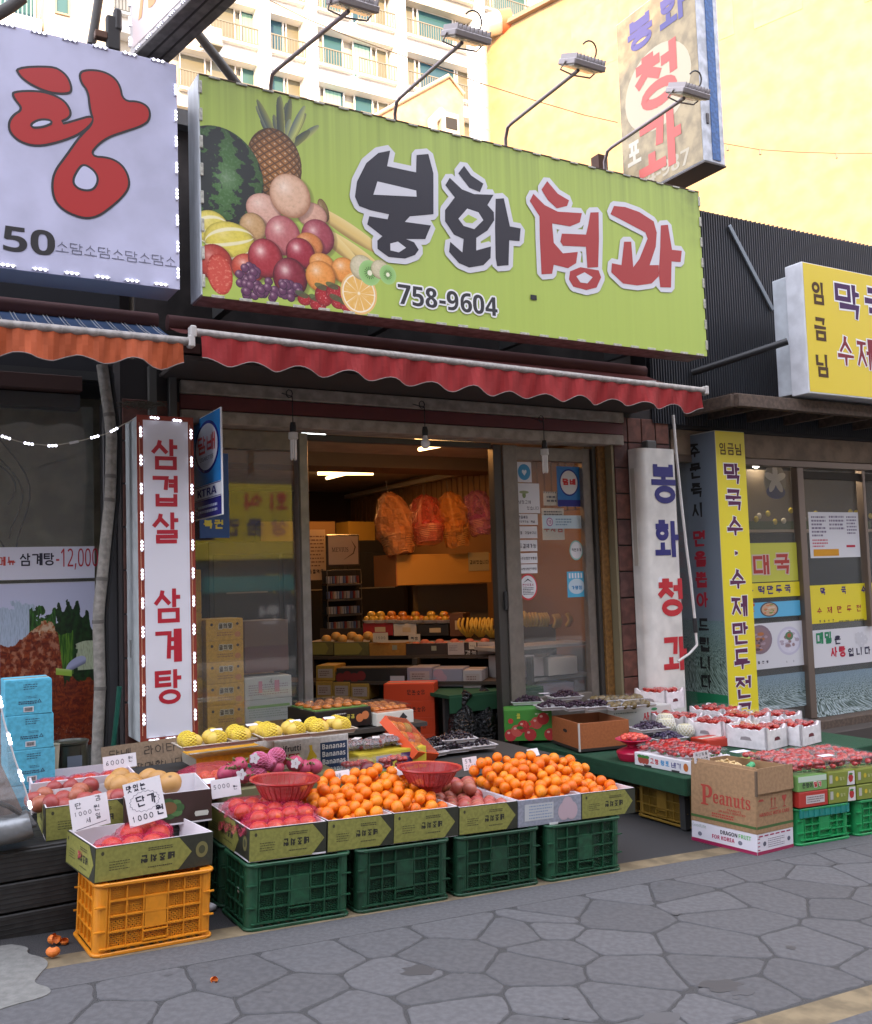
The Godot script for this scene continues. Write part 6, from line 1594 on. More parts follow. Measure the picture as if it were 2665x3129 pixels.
		for q in 5:
			var fb := MB.new()
			fb.ball(V(cos(q * 1.4) * rr * 0.5, hh * 0.36, sin(q * 1.4) * rr * 0.5), V(0.055, 0.05, 0.055), 10, 7)
			P(b, "ribbon_bunch", fb, [M(0.45, 0.12, 0.03), M(0.5, 0.03, 0.03), M(0.55, 0.16, 0.03), M(0.4, 0.05, 0.22)][s[4]])
		var film := MB.new()
		var pr := []
		for q in 11:
			var t := q / 10.0
			pr.append(W(lerpf(rr * 0.8, rr * 1.12, minf(1.0, t * 2.6)) * sqrt(maxf(0.03, 1.0 - pow(maxf(0.0, (t - 0.45) / 0.56), 2.2))) + 0.008 * sin(q * 2.3), hh * t - 0.005))
		var prev := []
		for q in pr.size():
			var ring := []
			for w in 25:
				var a := TAU * w / 24
				var f: float = pr[q].x * (1.0 + 0.10 * sin(a * 3.0 + q * 0.9 + s[4]) + 0.06 * sin(a * 7.0 - q * 1.7))
				ring.append(V(cos(a) * f, pr[q].y + 0.012 * sin(a * 5.0 + q), sin(a) * f))
			if q:
				for w in 24:
					var nn: Vector3 = (prev[w + 1] - prev[w]).cross(ring[w] - prev[w]).normalized()
					if nn.dot(V(prev[w].x, 0, prev[w].z)) < 0.0: nn = -nn
					film.face(prev[w], prev[w + 1], ring[w + 1], ring[w], nn)
			prev = ring
		P(b, "film", film, [M(0.75, 0.28, 0.08, 0.28, {"a": 0.45, "spec": 0.8, "bump": "crumple", "bs": 3.0, "ms": 3.0}), M(0.68, 0.07, 0.04, 0.28, {"a": 0.45, "spec": 0.8, "bump": "crumple", "bs": 3.0, "ms": 3.0}), M(0.78, 0.26, 0.03, 0.28, {"a": 0.45, "spec": 0.8, "bump": "crumple", "bs": 3.0, "ms": 3.0}), M(0.55, 0.14, 0.35, 0.28, {"a": 0.45, "spec": 0.7, "bump": "crumple", "bs": 3.0, "ms": 3.0})][s[4]])
		P(b, "hook", tb([V(0, hh, 0), V(0, hh + 0.12, 0)], 0.004, 5), M(0.1, 0.08, 0.06))
	# the stepped display
	var olive := M(0.13, 0.115, 0.035, 0.7, {"mot": "card", "ms": 3.0}); var orange := M(0.42, 0.19, 0.03, 0.7, {"mot": "card", "ms": 3.0}); var choc := M(0.035, 0.022, 0.018, 0.6)
	var pale := M(0.42, 0.37, 0.36, 0.6); var black := M(0.02, 0.018, 0.017, 0.5); var redb := M(0.30, 0.02, 0.025, 0.5); var yellow := M(0.42, 0.26, 0.05, 0.7, {"mot": "card", "ms": 3.0}); var grey := M(0.26, 0.25, 0.30, 0.6)
	var wht := M(0.55, 0.50, 0.44, 0.7)
	var sh := T("display_shelf", "dark stepped display shelf running along the right of the shop", "shelf", SHELF_AT, -45)
	P(sh, "upper_board", bx(V(1.1, 0.945, -0.3), V(2.5, 0.03, 0.66)), M(0.05, 0.035, 0.025))
	P(sh, "lower_board", bx(V(0.9, 0.735, 0.18), V(2.3, 0.03, 0.42)), M(0.05, 0.035, 0.025))
	P(sh, "back", bx(V(1.1, 0.6, -0.6), V(2.5, 1.2, 0.03)), M(0.04, 0.03, 0.025))
	for u in [0.0, 1.1, 2.2]: P(sh, "leg", bx(V(u, 0.47, -0.1), V(0.05, 0.94, 0.5)), M(0.03, 0.025, 0.02))
	var up := [["pear carton, olive, far left of the upper display row", olive, [-0.054, 0.969, 0.277, 0.134], 1], ["pear carton, olive with dark end, second in the upper display row", olive, [0.226, 0.962, 0.369, 0.133], 1], ["orange fruit carton in the middle of the upper display row", orange, [0.597, 0.943, 0.375, 0.14], 0], ["dark brown carton right of the orange one in the upper display row", choc, [0.972, 0.931, 0.416, 0.14], 0], ["pale mesh printed carton below the peaches", pale, [1.391, 0.925, 0.164, 0.15], 2], ["dark carton with white printing between two pale cartons", choc, [1.554, 0.924, 0.13, 0.15], 3], ["pale mesh printed carton at the right end of the upper display row", pale, [1.683, 0.922, 0.194, 0.154], 2]]
	for e in up:
		var r: Array = e[2]
		var c := open_carton("display_carton", e[0], r[2] - 0.004, r[3], 0.34, e[1], wht, on_shelf(r[0] + r[2] / 2, r[1], -0.17), -45)
		match e[3]:
			1: printed(c, "chevron", PackedVector2Array([W(-r[2] * 0.5 + 0.01, 0.01), W(r[2] * 0.2, 0.01), W(r[2] * 0.32, r[3] * 0.5), W(r[2] * 0.2, r[3] - 0.01), W(-r[2] * 0.5 + 0.01, r[3] - 0.01)]), M(0.22, 0.19, 0.04), I, 0.1715)
			0: printed(c, "tag", rect(0.05, r[3] * 0.5, 0.05, 0.045), M(0.28, 0.28, 0.2), I, 0.1715)
			2:
				var sq := MB.new(); small_print(sq, -r[2] * 0.4, r[3] * 0.45, r[2] * 0.5, r[3] * 0.4, 4, I, 0.1712); P(c, "small_print", sq, M(0.25, 0.22, 0.22))
			3: lettering(c, "lettering", "경북", -0.06, 0.02, 0.12, 0.06, 0.12, M(0.5, 0.45, 0.4), I, 0.1712)
	for k in 7:
		var fm := MB.new()
		fm.ball(Vector3.ZERO, V(0.052, 0.047, 0.052), 14, 9, I, 0.1)
		one("asian_pear", "yellow brown pear in the olive cartons of the upper display row", "pear", fm, M(0.48, 0.27, 0.07, 0.5), on_shelf(0.12 + k * 0.085, 1.12 + 0.025 * (k % 2), -0.08 - 0.05 * (k % 2)), 0, "pears in the upper display row")
	for k in 10:
		var fm := MB.new()
		fm.ball(Vector3.ZERO, V(0.05, 0.047, 0.05), 14, 9, I, 0.12, 0.02, k)
		one("peach", "pink red peach in the right cartons of the upper display row", "peach", fm, M(0.42, 0.13, 0.10, 0.6), on_shelf(1.05 + k * 0.075, 1.04 + 0.02 * (k % 2), -0.09 - 0.06 * (k % 2)), 0, "peaches in the upper display row")
	var mid := [["red gift carton standing behind the orange carton's front", redb, [0.414, 1.131, 0.323, 0.126]], ["white gift carton with small dark print behind the display row", wht, [0.74, 1.126, 0.243, 0.12]], ["black gift carton with gold print behind the display row", black, [0.986, 1.12, 0.334, 0.113]], ["brown jar like carton with a cream label beside the bananas", M(0.12, 0.05, 0.02, 0.5), [1.327, 1.111, 0.146, 0.225]]]
	for e in mid:
		var r: Array = e[2]
		var c := closed_carton("gift_carton", e[0], r[2] - 0.004, r[3], 0.3, e[1], on_shelf(r[0] + r[2] / 2, r[1], -0.5), -45)
		printed(c, "label", rect(-r[2] * 0.1, r[3] * 0.3, r[2] * 0.35, r[3] * 0.4), M(0.5, 0.4, 0.26), I, 0.1512)
	var trays := [[V(0.494, 1.26, -0.38), 0], [V(0.592, 1.258, -0.38), 0], [V(0.71, 1.259, -0.38), 1], [V(0.827, 1.254, -0.38), 1], [V(0.964, 1.251, -0.38), 2], [V(1.127, 1.248, -0.38), 0], [V(1.262, 1.245, -0.38), 2]]
	var tk := 0
	for e in trays:
		var a: Vector3 = e[0]
		var t := T("fruit_tray", ["white tray of film wrapped yellow citrus on the gift cartons, %s from the left", "white tray of film wrapped oranges on the gift cartons, %s from the left", "white tray of wrapped yellow and orange citrus on the gift cartons, %s from the left"][e[1]] % ORD[tk], "fruit tray", on_shelf(a.x, a.y, -0.42), -45)
		var tm := MB.new(); tm.lathe([W(0, 0.0), W(0.085, 0.0), W(0.10, 0.03), W(0.097, 0.032), W(0.08, 0.006)], 16)
		P(t, "dish", tm, M(0.5, 0.45, 0.4))
		for q in 7:
			var fm := MB.new()
			var an := q * TAU / 5
			fm.ball(V(cos(an) * 0.055, 0.04, sin(an) * 0.055) if q < 5 else V(0.02 * (q - 5.5), 0.085, 0.02), V(0.037, 0.034, 0.037), 12, 8)
			P(t, "citrus", fm, M(0.52, 0.30, 0.03, 0.2, {"coat": 0.7}) if e[1] == 0 or (e[1] == 2 and q % 2) else M(0.50, 0.16, 0.015, 0.2, {"coat": 0.7}))
		tk += 1
	# bananas
	for k in 4:
		var a: Vector3 = [V(1.537, 1.142, -0.3), V(1.661, 1.14, -0.3), V(1.778, 1.132, -0.3), V(1.92, 1.117, -0.3)][k]
		var b := T("banana_bunch", ["small upright banana bunch left of the others on the display", "large banana bunch in the middle of the display's right end", "banana bunch cut off by the door post", "banana bunch seen through the stickered door"][k], "bananas", on_shelf(a.x, a.y - 0.04, -0.3), -45)
		for q in 5:
			var pts := []; var sp2 := (q - 2) * 0.35
			for w in 9:
				var t := w / 8.0
				pts.append(V(sin(sp2) * (0.02 + 0.13 * sin(t * 2.2)) , 0.02 + 0.17 * t, 0.02 + 0.05 * sin(t * PI) * cos(sp2)))
			P(b, "banana", tb(pts, 0.02, 7, 0.012), M(0.55, 0.36, 0.05, 0.5))
		P(b, "crown", tb([V(0, 0.0, 0), V(0, 0.05, 0.02)], 0.03, 7), M(0.10, 0.06, 0.02))
	for k in 5:
		var at := [V(5.249, 1.223, -0.55), V(5.386, 1.206, -0.55), V(5.525, 1.198, -0.55), V(5.679, 1.179, -0.55), V(5.824, 1.182, -0.55)]
		var fm := MB.new()
		for q in 4:
			var pts := []
			for w in 8: pts.append(V(-0.05 + 0.035 * q, 0.01 + 0.12 * w / 7.0, 0.03 * sin(w / 7.0 * PI)))
			fm.tube(pts, 0.02, 7, 0.013)
		var o := one("banana_hand", "hand of bananas on the shelf behind the stickered door", "bananas", fm, M(0.45, 0.30, 0.06, 0.5), at[k], -20 + 15 * k, "bananas behind the door")
		o.scale = V(1, 1, 1)
	var ws := T("side_shelf", "white shelf of cartons behind the stickered door", "shelf", V(5.05, 0, -0.6))
	P(ws, "board", bx(V(0.4, 1.02, 0), V(1.1, 0.03, 0.4)), M(0.3, 0.28, 0.26))
	P(ws, "board", bx(V(0.4, 0.72, 0), V(1.1, 0.03, 0.4)), M(0.3, 0.28, 0.26))
	closed_carton("side_carton", "pale mesh printed carton behind the door glass, upper shelf", 0.42, 0.2, 0.3, pale, V(5.2, 0.75, -0.55), 0)
	closed_carton("side_carton", "grey white carton behind the door glass, right of the mesh printed one", 0.34, 0.16, 0.3, wht, V(5.6, 0.75, -0.5), 0)
	closed_carton("side_carton", "large pale carton low behind the door glass", 0.44, 0.34, 0.3, grey, V(5.5, 0.33, -0.5), 0)
	# price cards on the display
	for e in [["white price card reading 1500 on the upper display row", [0.65, 1.092, 0.154, 0.091], "1500"], ["white price card with scrawled lettering left of the peaches", [1.013, 1.091, 0.117, 0.074], "복숭"], ["small cream price card on the dark carton at the right", [1.609, 1.013, 0.072, 0.069], "900"]]:
		var r: Array = e[1]
		var c := T("price_card", e[0], "price card", on_shelf(r[0], r[1], 0.03), -45)
		P(c, "card", bx(V(r[2] / 2, r[3] / 2, 0), V(r[2], r[3], 0.002)), M(0.55, 0.48, 0.38))
		lettering(c, "lettering", e[2], r[2] * 0.15, r[3] * 0.2, r[2] * 0.7, r[3] * 0.5, 0.1, M(0.03, 0.03, 0.04), I, 0.002, {"wobble": 0.02})
	# lower row
	var low := [["yellow carton at the left end of the lower display row", yellow, [0.181, 0.759, 0.195, 0.139]], ["long black carton with dark red apples printed, lower display row", black, [0.387, 0.73, 0.697, 0.141]], ["grey carton with a label and a red mark, lower display row", grey, [1.087, 0.719, 0.247, 0.153]], ["grey lilac carton with a pale pink blossom print, lower display row", grey, [1.334, 0.701, 0.288, 0.158]], ["pale carton at the right end of the lower display row", pale, [1.621, 0.688, 0.178, 0.158]], ["yellow framed carton with white label, left of three under the lower row", yellow, [0.189, 0.598, 0.171, 0.152]], ["yellow framed carton with white label, middle of three under the lower row", yellow, [0.362, 0.592, 0.173, 0.153]], ["yellow framed carton with white label, right of three under the lower row", yellow, [0.537, 0.586, 0.188, 0.144]]]
	var lk := 0
	for e in low:
		var r: Array = e[2]
		var c := closed_carton("display_carton", e[0], r[2] - 0.004, r[3], 0.3, e[1], on_shelf(r[0] + r[2] / 2, r[1], (0.37 if lk < 5 else 0.4) - 0.15), -45)
		if lk == 1:
			printed(c, "label", rect(r[2] * 0.27, r[3] * 0.1, r[2] * 0.2, r[3] * 0.4), M(0.5, 0.45, 0.48), I, 0.1512)
			for q in 4: printed(c, "apple_print", disc(-r[2] * 0.44 + q * 0.07, r[3] * (0.4 + 0.12 * (q % 2)), 0.045, 0.045, 14), M(0.20, 0.02, 0.02), I, 0.1512 + 0.0003 * q)
		elif lk == 3:
			for q in 3: printed(c, "blossom_print", disc(-r[2] * 0.3 + 0.03 * (q % 2), r[3] * (0.25 + 0.25 * q), 0.05, 0.04, 14), M(0.42, 0.26, 0.30), I, 0.1512 + 0.0003 * q)
		else:
			printed(c, "label", rect(-r[2] * 0.38, r[3] * 0.2, r[2] * 0.76, r[3] * 0.6), M(0.40, 0.33, 0.30), I, 0.1512)
			var sq := MB.new(); small_print(sq, -r[2] * 0.3, r[3] * 0.3, r[2] * 0.5, r[3] * 0.4, 3, I, 0.1518); P(c, "small_print", sq, M(0.2, 0.12, 0.1))
		lk += 1
	for k in 4:
		var r := [1.009, 0.616, 0.357, 0.146]
		var c := closed_carton("gift_box", "bright orange red gift box, %s of the stack of four in the shop opening" % ["topmost", "second", "third", "lowest"][k], r[2] + 0.1, r[3], 0.26, M(0.62, 0.055, 0.012, 0.45), on_shelf(r[0] + r[2] / 2, r[1] - k * (r[3] + 0.002), 0.58), -38)
		lettering(c, "lettering", "상주곶감", -0.02, r[3] * 0.25, 0.17, 0.07, 0.11, M(0.03, 0.015, 0.01), I, 0.1316, {"flip": true, "brush": 0.5})
		P(c, "side_label", bx(V(-(r[2] + 0.1) / 2 - 0.001, r[3] * 0.5, 0.0), V(0.002, r[3] * 0.7, 0.2)), M(0.5, 0.42, 0.38))
	for k in 9:
		var q := [[3.05, 0.06, -1.5], [3.0, 0.3, -1.55], [3.42, 0.06, -1.2], [4.2, 2.2, -4.2], [4.75, 2.2, -4.2], [5.3, 2.2, -4.2], [3.3, 0.06, -2.6], [3.3, 0.34, -2.6], [3.32, 0.62, -2.65]]
		closed_carton("stock_carton", "stock carton in the shop's dark depth, %s" % ["low at the left, by the post", "second at the left, by the post", "low beside the yellow cartons", "left on top of the black cabinet", "middle on top of the black cabinet", "right on top of the black cabinet", "bottom of the rear left stack", "middle of the rear left stack", "top of the rear left stack"][k], 0.4, 0.24, 0.3, [M(0.24, 0.14, 0.06), M(0.32, 0.2, 0.03), M(0.2, 0.04, 0.03), M(0.14, 0.1, 0.06)][k % 4], V(q[k][0], q[k][1], q[k][2]), 8.0 * (k % 3) - 8.0)
	var gt := T("green_table", "dark green cloth covered bench inside the shop opening, with black bags under it", "bench", V(4.75, 0, -0.55))
	P(gt, "top", bx(V(0, 0.67, 0), V(1.0, 0.03, 0.7)), M(0.012, 0.07, 0.03, 0.9))
	P(gt, "cloth_front", bx(V(0, 0.60, 0.35), V(1.0, 0.14, 0.012), 0.003), M(0.010, 0.062, 0.026, 0.95))
	for x in [-0.45, 0.45]: P(gt, "leg", bx(V(x, 0.33, 0.2), V(0.04, 0.66, 0.04)), M(0.05, 0.05, 0.05))
	for k in 4:
		var b := MB.new()
		b.ball(Vector3.ZERO, V(0.13, 0.27, 0.13), 18, 14, I, 0.0, 0.10, k * 1.7)
		b.tube([V(0, 0.24, 0), V(0.03, 0.33, 0.01), V(0.06, 0.38, 0.03)], 0.03, 6, 0.05)
		one("black_bag", "shiny black plastic bag hanging under the green bench, %s of four" % ["leftmost", "second", "third", "rightmost"][k], "plastic bag", b, M(0.012, 0.012, 0.014, 0.22, {"bump": "crumple", "bs": 3.0, "ms": 3.0}), V(4.38 + k * 0.23, 0.32, -0.22 - 0.05 * (k % 2)), k * 40.0)
	# boxes behind the left pane
	var yb := [2.132, 1.281, 0.289, 0.127]
	for k in 6:
		var c := closed_carton("mandarin_carton", "yellow carton behind the left window, right stack, %s from the top" % ORD[k], yb[2], 0.158, 0.3, M(0.60, 0.34, 0.03, 0.7, {"mot": "card", "ms": 3.0}), V(yb[0] + yb[2] / 2, yb[1] - k * 0.162 + 0.0, -0.32), 0)
		lettering(c, "lettering", "귤의명", -0.05, 0.085, 0.11, 0.045, 0.2, M(0.10, 0.07, 0.02), I, 0.1512, {"halo": 0.012, "halo_mat": M(0.5, 0.45, 0.3)})
		var sq := MB.new(); small_print(sq, -0.06, 0.03, 0.12, 0.035, 2, I, 0.1512); P(c, "small_print", sq, M(0.3, 0.14, 0.03))
		for sx in [-0.1, 0.1]: printed(c, "hand_hole", disc(sx, 0.12, 0.011, 0.011, 12), M(0.03, 0.02, 0.01), I, 0.1512)
		printed(c, "fruit_print", disc(0.1, 0.04, 0.025, 0.022, 14), M(0.5, 0.2, 0.06), I, 0.1512)
	for k in 8:
		var c := closed_carton("mandarin_carton", "yellow carton behind the left window, left stack, %s from the top" % ORD[k], 0.28, 0.158, 0.3, M(0.52, 0.30, 0.03, 0.7, {"mot": "card", "ms": 3.0}), V(1.985, 1.66 - k * 0.162, -0.4), 0)
		var sq := MB.new(); small_print(sq, -0.08, 0.05, 0.16, 0.06, 3, I, 0.1512); P(c, "small_print", sq, M(0.3, 0.14, 0.03))
	var wb := [2.442, 0.804, 0.383, 0.147]
	for k in 2:
		var c := closed_carton("white_carton", ["white carton with handwritten 4 and pink tables, upper of two behind the left window", "white carton with a green band, lower of two behind the left window"][k], wb[2], wb[3] + 0.02, 0.28, M(0.48, 0.50, 0.46, 0.7), V(wb[0] + wb[2] / 2, wb[1] - k * (wb[3] + 0.024), -0.36), 0)
		var sq := MB.new(); small_print(sq, -wb[2] * 0.42, 0.03, wb[2] * 0.84, wb[3] * 0.6, 5, I, 0.1412); P(c, "small_print", sq, M(0.28, 0.24, 0.24) if k == 0 else M(0.3, 0.36, 0.28))
		if k == 0:
			printed(c, "pink_table", rect(-0.08, 0.05, 0.03, 0.09), M(0.5, 0.2, 0.25), I, 0.1418); printed(c, "pink_table", rect(0.05, 0.05, 0.04, 0.09), M(0.5, 0.2, 0.25), I, 0.1418)
			lettering(c, "lettering", "4", 0.0, wb[3] * 0.75, 0.04, 0.05, 0.1, M(0.05, 0.05, 0.05), I, 0.1418)
		else: printed(c, "green_band", rect(-wb[2] * 0.45, wb[3] * 0.72, wb[2] * 0.9, 0.02), M(0.2, 0.36, 0.1), I, 0.1418)
	for k in 2: closed_carton("brown_red_carton", ["dull red carton stacked on the white cartons behind the left window", "brown carton on top behind the left window"][k], 0.36, 0.2, 0.28, [M(0.10, 0.035, 0.03), M(0.13, 0.075, 0.05)][k], V(2.66, 1.005 + 0.2 * k, -0.45), 0)
	for k in 2: closed_carton("fruit_gift_box", ["black box of film wrapped persimmons in the shop opening, with persimmons printed in front", "white box of wrapped persimmons with a black diamond, right of the black one"][k], [0.45, 0.31][k], [0.13, 0.09][k], 0.46, [M(0.012, 0.011, 0.011, 0.4), M(0.60, 0.60, 0.54, 0.5)][k], [V(2.86, 0.655, 0.42), V(3.255, 0.645, 0.46)][k], 3)
	var bks: Array = find_children("fruit_gift_box*", "Node3D", false, false)
	for k in 2:
		var w: float = [0.45, 0.31][k]; var h: float = [0.13, 0.09][k]
		P(bks[k], "inlay", bx(V(0, h + 0.006, 0), V(w - 0.03, 0.006, 0.42)), M(0.10, 0.22, 0.05) if k == 0 else M(0.5, 0.2, 0.1))
		for q in 15:
			var fm := MB.new(); fm.ball(V(-w * 0.36 + (q % 5) * w * 0.18, h + 0.018, -0.15 + (q / 5) * 0.14), V(0.036, 0.022, 0.045), 10, 6)
			P(bks[k], "dried_persimmon", fm, M(0.52, 0.15, 0.02, 0.3, {"coat": 0.6}))
		P(bks[k], "film", bx(V(0, h + 0.044, 0), V(w - 0.02, 0.002, 0.43)), M(0.6, 0.6, 0.6, 0.05, {"a": 0.05, "spec": 0.35}))
		if k == 0:
			for q in 3: printed(bks[k], "fruit_print", disc([-0.02 - 0.13, 0.13, 0.175][q], [0.065, 0.06, 0.075][q], 0.03, 0.03, 16), M(0.50, 0.16, 0.05), I, 0.2312 + 0.0003 * q)
			lettering(bks[k], "lettering", "곶감", 0.02, 0.06, 0.07, 0.035, 0.14, M(0.45, 0.38, 0.05), I, 0.2312)
			small_caps(bks[k], -0.07, 0.095, 0.09)
		else: printed(bks[k], "diamond", PackedVector2Array([W(0.03, 0.045), W(0.065, 0.01), W(0.10, 0.045), W(0.065, 0.08)]), M(0.02, 0.02, 0.02), I, 0.2312)
	var st := T("stand", "low dark stand under the persimmon boxes in the shop opening", "stand", V(3.05, 0, 0.45))
	P(st, "top", bx(V(0, 0.625, 0), V(0.95, 0.03, 0.5)), M(0.04, 0.035, 0.03))
	for x in [-0.42, 0.42]: P(st, "leg", bx(V(x, 0.305, 0), V(0.05, 0.61, 0.4)), M(0.04, 0.035, 0.03))

func small_caps(parent: Node, x: float, y: float, w: float) -> void:
	var m := MB.new()
	small_print(m, x, y, w, 0.014, 1, I, 0.2312)
	P(parent, "small_print", m, M(0.5, 0.5, 0.5))

func overhead() -> void:
	var grey := M(0.30, 0.27, 0.27, 0.5, {"metal": 0.3})
	var heads := [V(2.411, 5.092, 2), V(3.207, 5.103, 2), V(4.147, 5.149, 2), V(5.141, 5.18, 2)]
	var feet := [V(2.33, 5.083, 0.9), V(3.301, 5.077, 0.9), V(4.292, 5.084, 0.9), V(5.305, 5.081, 0.9)]
	var elbows := [V(2.306, 5.167, 1), V(3.265, 5.193, 1), V(4.248, 5.209, 1), V(5.256, 5.219, 1)]
	for k in 4:
		var f := T("sign_floodlight", "unlit grey floodlight above the green sign, %s" % ["leftmost, before the apartments", "second from the left, by the duct", "third, against the cream wall", "rightmost, crossing the tall projecting sign"][k], "floodlight", feet[k])
		var foot: Vector3 = feet[k]
		var e: Vector3 = elbows[k] - foot
		var h: Vector3 = heads[k] - foot
		var pts := [V(0, -0.1, 0), V(0, e.y * 0.6, 0), e * 0.95, e + (h - e) * 0.06, e + (h - e) * 0.14, h]
		P(f, "arm", tb(pts, 0.014, 8), M(0.24, 0.20, 0.21, 0.5, {"metal": 0.3}))
		var tl := Transform3D(Basis(Vector3.RIGHT, deg_to_rad(24)), h + V(0.02, 0.03, 0.02))
		P(f, "housing", bx(V(0, 0, 0), V(0.27, 0.04, 0.20), 0.006, tl), grey)
		for q in 9: P(f, "fin", bx(V(-0.12 + q * 0.03, 0.036, 0), V(0.006, 0.035, 0.19), 0.0, tl), grey)
		P(f, "lens", bx(V(0, -0.0225, 0), V(0.24, 0.006, 0.16), 0.0, tl), M(0.55, 0.52, 0.42, 0.2))
		for q in 8: P(f, "led_chip", bx(V(-0.1 + q * 0.0285, -0.0265, 0.03), V(0.016, 0.003, 0.05), 0.0, tl), M(0.75, 0.70, 0.5, 0.3))
		P(f, "yoke", tb([tl * V(-0.14, 0, 0), tl * V(-0.13, -0.05, -0.06), tl * V(0, -0.06, -0.08), tl * V(0.13, -0.05, -0.06), tl * V(0.14, 0, 0)], 0.006, 6), grey)
		var cb := []
		for q in 14: cb.append(tl * V(0.02 + 0.07 * cos(q * TAU / 17.0 - 2.2), 0.09 + 0.07 * sin(q * TAU / 17.0 - 2.2), 0.02 * q / 13.0))
		P(f, "cable_loop", tb(cb, 0.006, 6), M(0.05, 0.05, 0.05, 0.5))
	# tall projecting sign of the shop
	var face := Transform3D(Basis(V(0, 0, 1), Vector3.UP, V(-1, 0, 0)), V(6.7, 5.53, -0.43))
	var pj := T("projecting_sign", "tall faded brown projecting sign with blue and red Korean lettering against the cream wall", "sign")
	P(pj, "case", bx(V(6.84, 6.49, 0.135), V(0.28, 1.92, 1.13), 0.008), M(0.55, 0.57, 0.62, 0.4, {"mot": "grime", "ms": 1.5}))
	P(pj, "blue_strip", bx(V(6.86, 6.49, 0.703), V(0.10, 1.86, 0.012)), M(0.05, 0.14, 0.36, 0.6, {"mot": "grime", "ms": 5.0}))
	P(pj, "bottom_plate", bx(V(6.84, 5.522, 0.135), V(0.285, 0.014, 1.14)), M(0.06, 0.05, 0.045, 0.6))
	P(pj, "faded_face", flat(0.012, 0.012, 1.106, 1.896, face, 0.003), M(0.36, 0.28, 0.15, 0.5, {"mot": "grime", "ms": 1.2}))
	printed(pj, "pale_disc", disc(0.56, 0.98, 0.47, 0.42, 32), M(0.46, 0.40, 0.27, 0.5), face, 0.004)
	lettering(pj, "lettering", "봉화", 0.12, 1.45, 0.95, 0.42, 0.15, M(0.07, 0.06, 0.22, 0.5), face, 0.006, {"gap": 0.16})
	lettering(pj, "lettering", "청과", 0.20, 0.06, 0.72, 1.36, 0.15, M(0.48, 0.08, 0.06, 0.5), face, 0.006, {"vertical": true, "gap": 0.1})
	lettering(pj, "old_lettering", "포", 0.06, 0.30, 0.26, 0.3, 0.16, M(0.50, 0.46, 0.36, 0.5), face, 0.005)
	latin(pj, "754-987", 0.1, 0.05, 0.85, 0.16, M(0.40, 0.35, 0.25, 0.5), face, 0.0045)
	for y in [5.95, 7.25]: P(pj, "hinge", bx(V(6.765, y, 0.706), V(0.03, 0.1, 0.015), 0.003), M(0.06, 0.05, 0.05, 0.5))
	P(pj, "rusty_post", bx(V(6.45, 5.6, -0.5), V(0.12, 0.8, 0.12)), M(0.06, 0.03, 0.02, 0.9))
	P(pj, "rusty_plate", bx(V(6.75, 5.62, -0.52), V(0.5, 0.5, 0.03)), M(0.22, 0.07, 0.045, 0.8, {"mot": "grime", "ms": 2.0}))
	# the neighbour's projecting sign seen from underneath
	var bx_f := yawed(V(1.58, 5.3, 0.55), 11.6)
	var nb := T("projecting_sign", "projecting white sign edged in lights, its grey grooved underside seen from below", "sign", V(1.58, 5.3, 0.55), 11.6)
	P(nb, "case", bx(V(0, 0.75, 0.75), V(0.21, 1.48, 1.6), 0.004), M(0.50, 0.46, 0.44, 0.5))
	P(nb, "bottom_plate", bx(V(0, -0.002, 0.75), V(0.225, 0.03, 1.62), 0.004), M(0.16, 0.145, 0.14, 0.7, {"mot": "grime", "ms": 2.0}))
	for x in [-0.035, 0.04]: P(nb, "groove", bx(V(x, -0.018, 0.75), V(0.012, 0.006, 1.6)), M(0.03, 0.025, 0.025))
	var nf := Transform3D(Basis(V(0, 0, 1), Vector3.UP, V(-1, 0, 0)), V(-0.107, 0.0, -0.05))
	printed(nb, "face", rect(0.05, 0.05, 1.5, 1.4), M(0.62, 0.50, 0.48, 0.4), nf, 0.002)
	latin(nb, "733", 0.12, 0.2, 0.5, 0.34, M(0.62, 0.35, 0.16), nf, 0.004)
	led_modules(nb, [V(-0.112, 0.02, 0.0), V(-0.112, 0.02, 1.5)], 9, I, 0.5)
	led_modules(nb, [V(-0.112, 0.04, -0.04), V(-0.112, 0.9, -0.04)], 6, I, 0.5)
	var br := T("steel_bracket", "black rusted bracket at the foot of the neighbour's projecting sign", "bracket", V(1.358, 5.454, 0.5))
	P(br, "plate", bx(V(0, 0, 0), V(0.09, 0.24, 0.06), 0.01), M(0.015, 0.014, 0.014, 0.6))
	P(br, "clamp", bx(V(0.03, 0.1, 0), V(0.05, 0.16, 0.08), 0.015), M(0.02, 0.018, 0.018, 0.6))
	P(br, "foot", bx(V(-0.08, -0.03, 0), V(0.08, 0.05, 0.06), 0.005), M(0.10, 0.05, 0.03, 0.8))
	var struts := [["strut", "dark slanting strut behind the left end of the green sign", [V(1.924, 5.679, 0.45), V(2.137, 5.452, 0.45), V(2.257, 5.324, 0.45)], 0.035], ["strut", "dark green upright strut behind the neighbour's white sign", [V(1.295, 5.796, 0.4), V(1.257, 5.532, 0.4), V(1.236, 5.4, 0.4)], 0.03], ["strut", "dark slanting strut in the top left corner", [V(0.802, 5.613, 0.4), V(0.72, 5.519, 0.4), V(0.614, 5.419, 0.4)], 0.04]]
	for s in struts:
		var o := T(s[0], s[1], "strut")
		P(o, "bar", tb(s[2], s[3], 8), M(0.05, 0.045, 0.04, 0.6))
	var w1 := T("overhead_wire", "thin wire sagging from the apartments towards the tall projecting sign", "wire")
	P(w1, "wire", tb([V(3.593, 8.017, -2.5), V(4.064, 7.916, -2.5), V(4.57, 7.85, -2.5), V(5.1, 7.806, -2.5), V(5.699, 7.77, -2.5), V(6.42, 7.714, -2.5), V(6.999, 7.692, -2.5)], 0.006, 5), M(0.12, 0.09, 0.07))
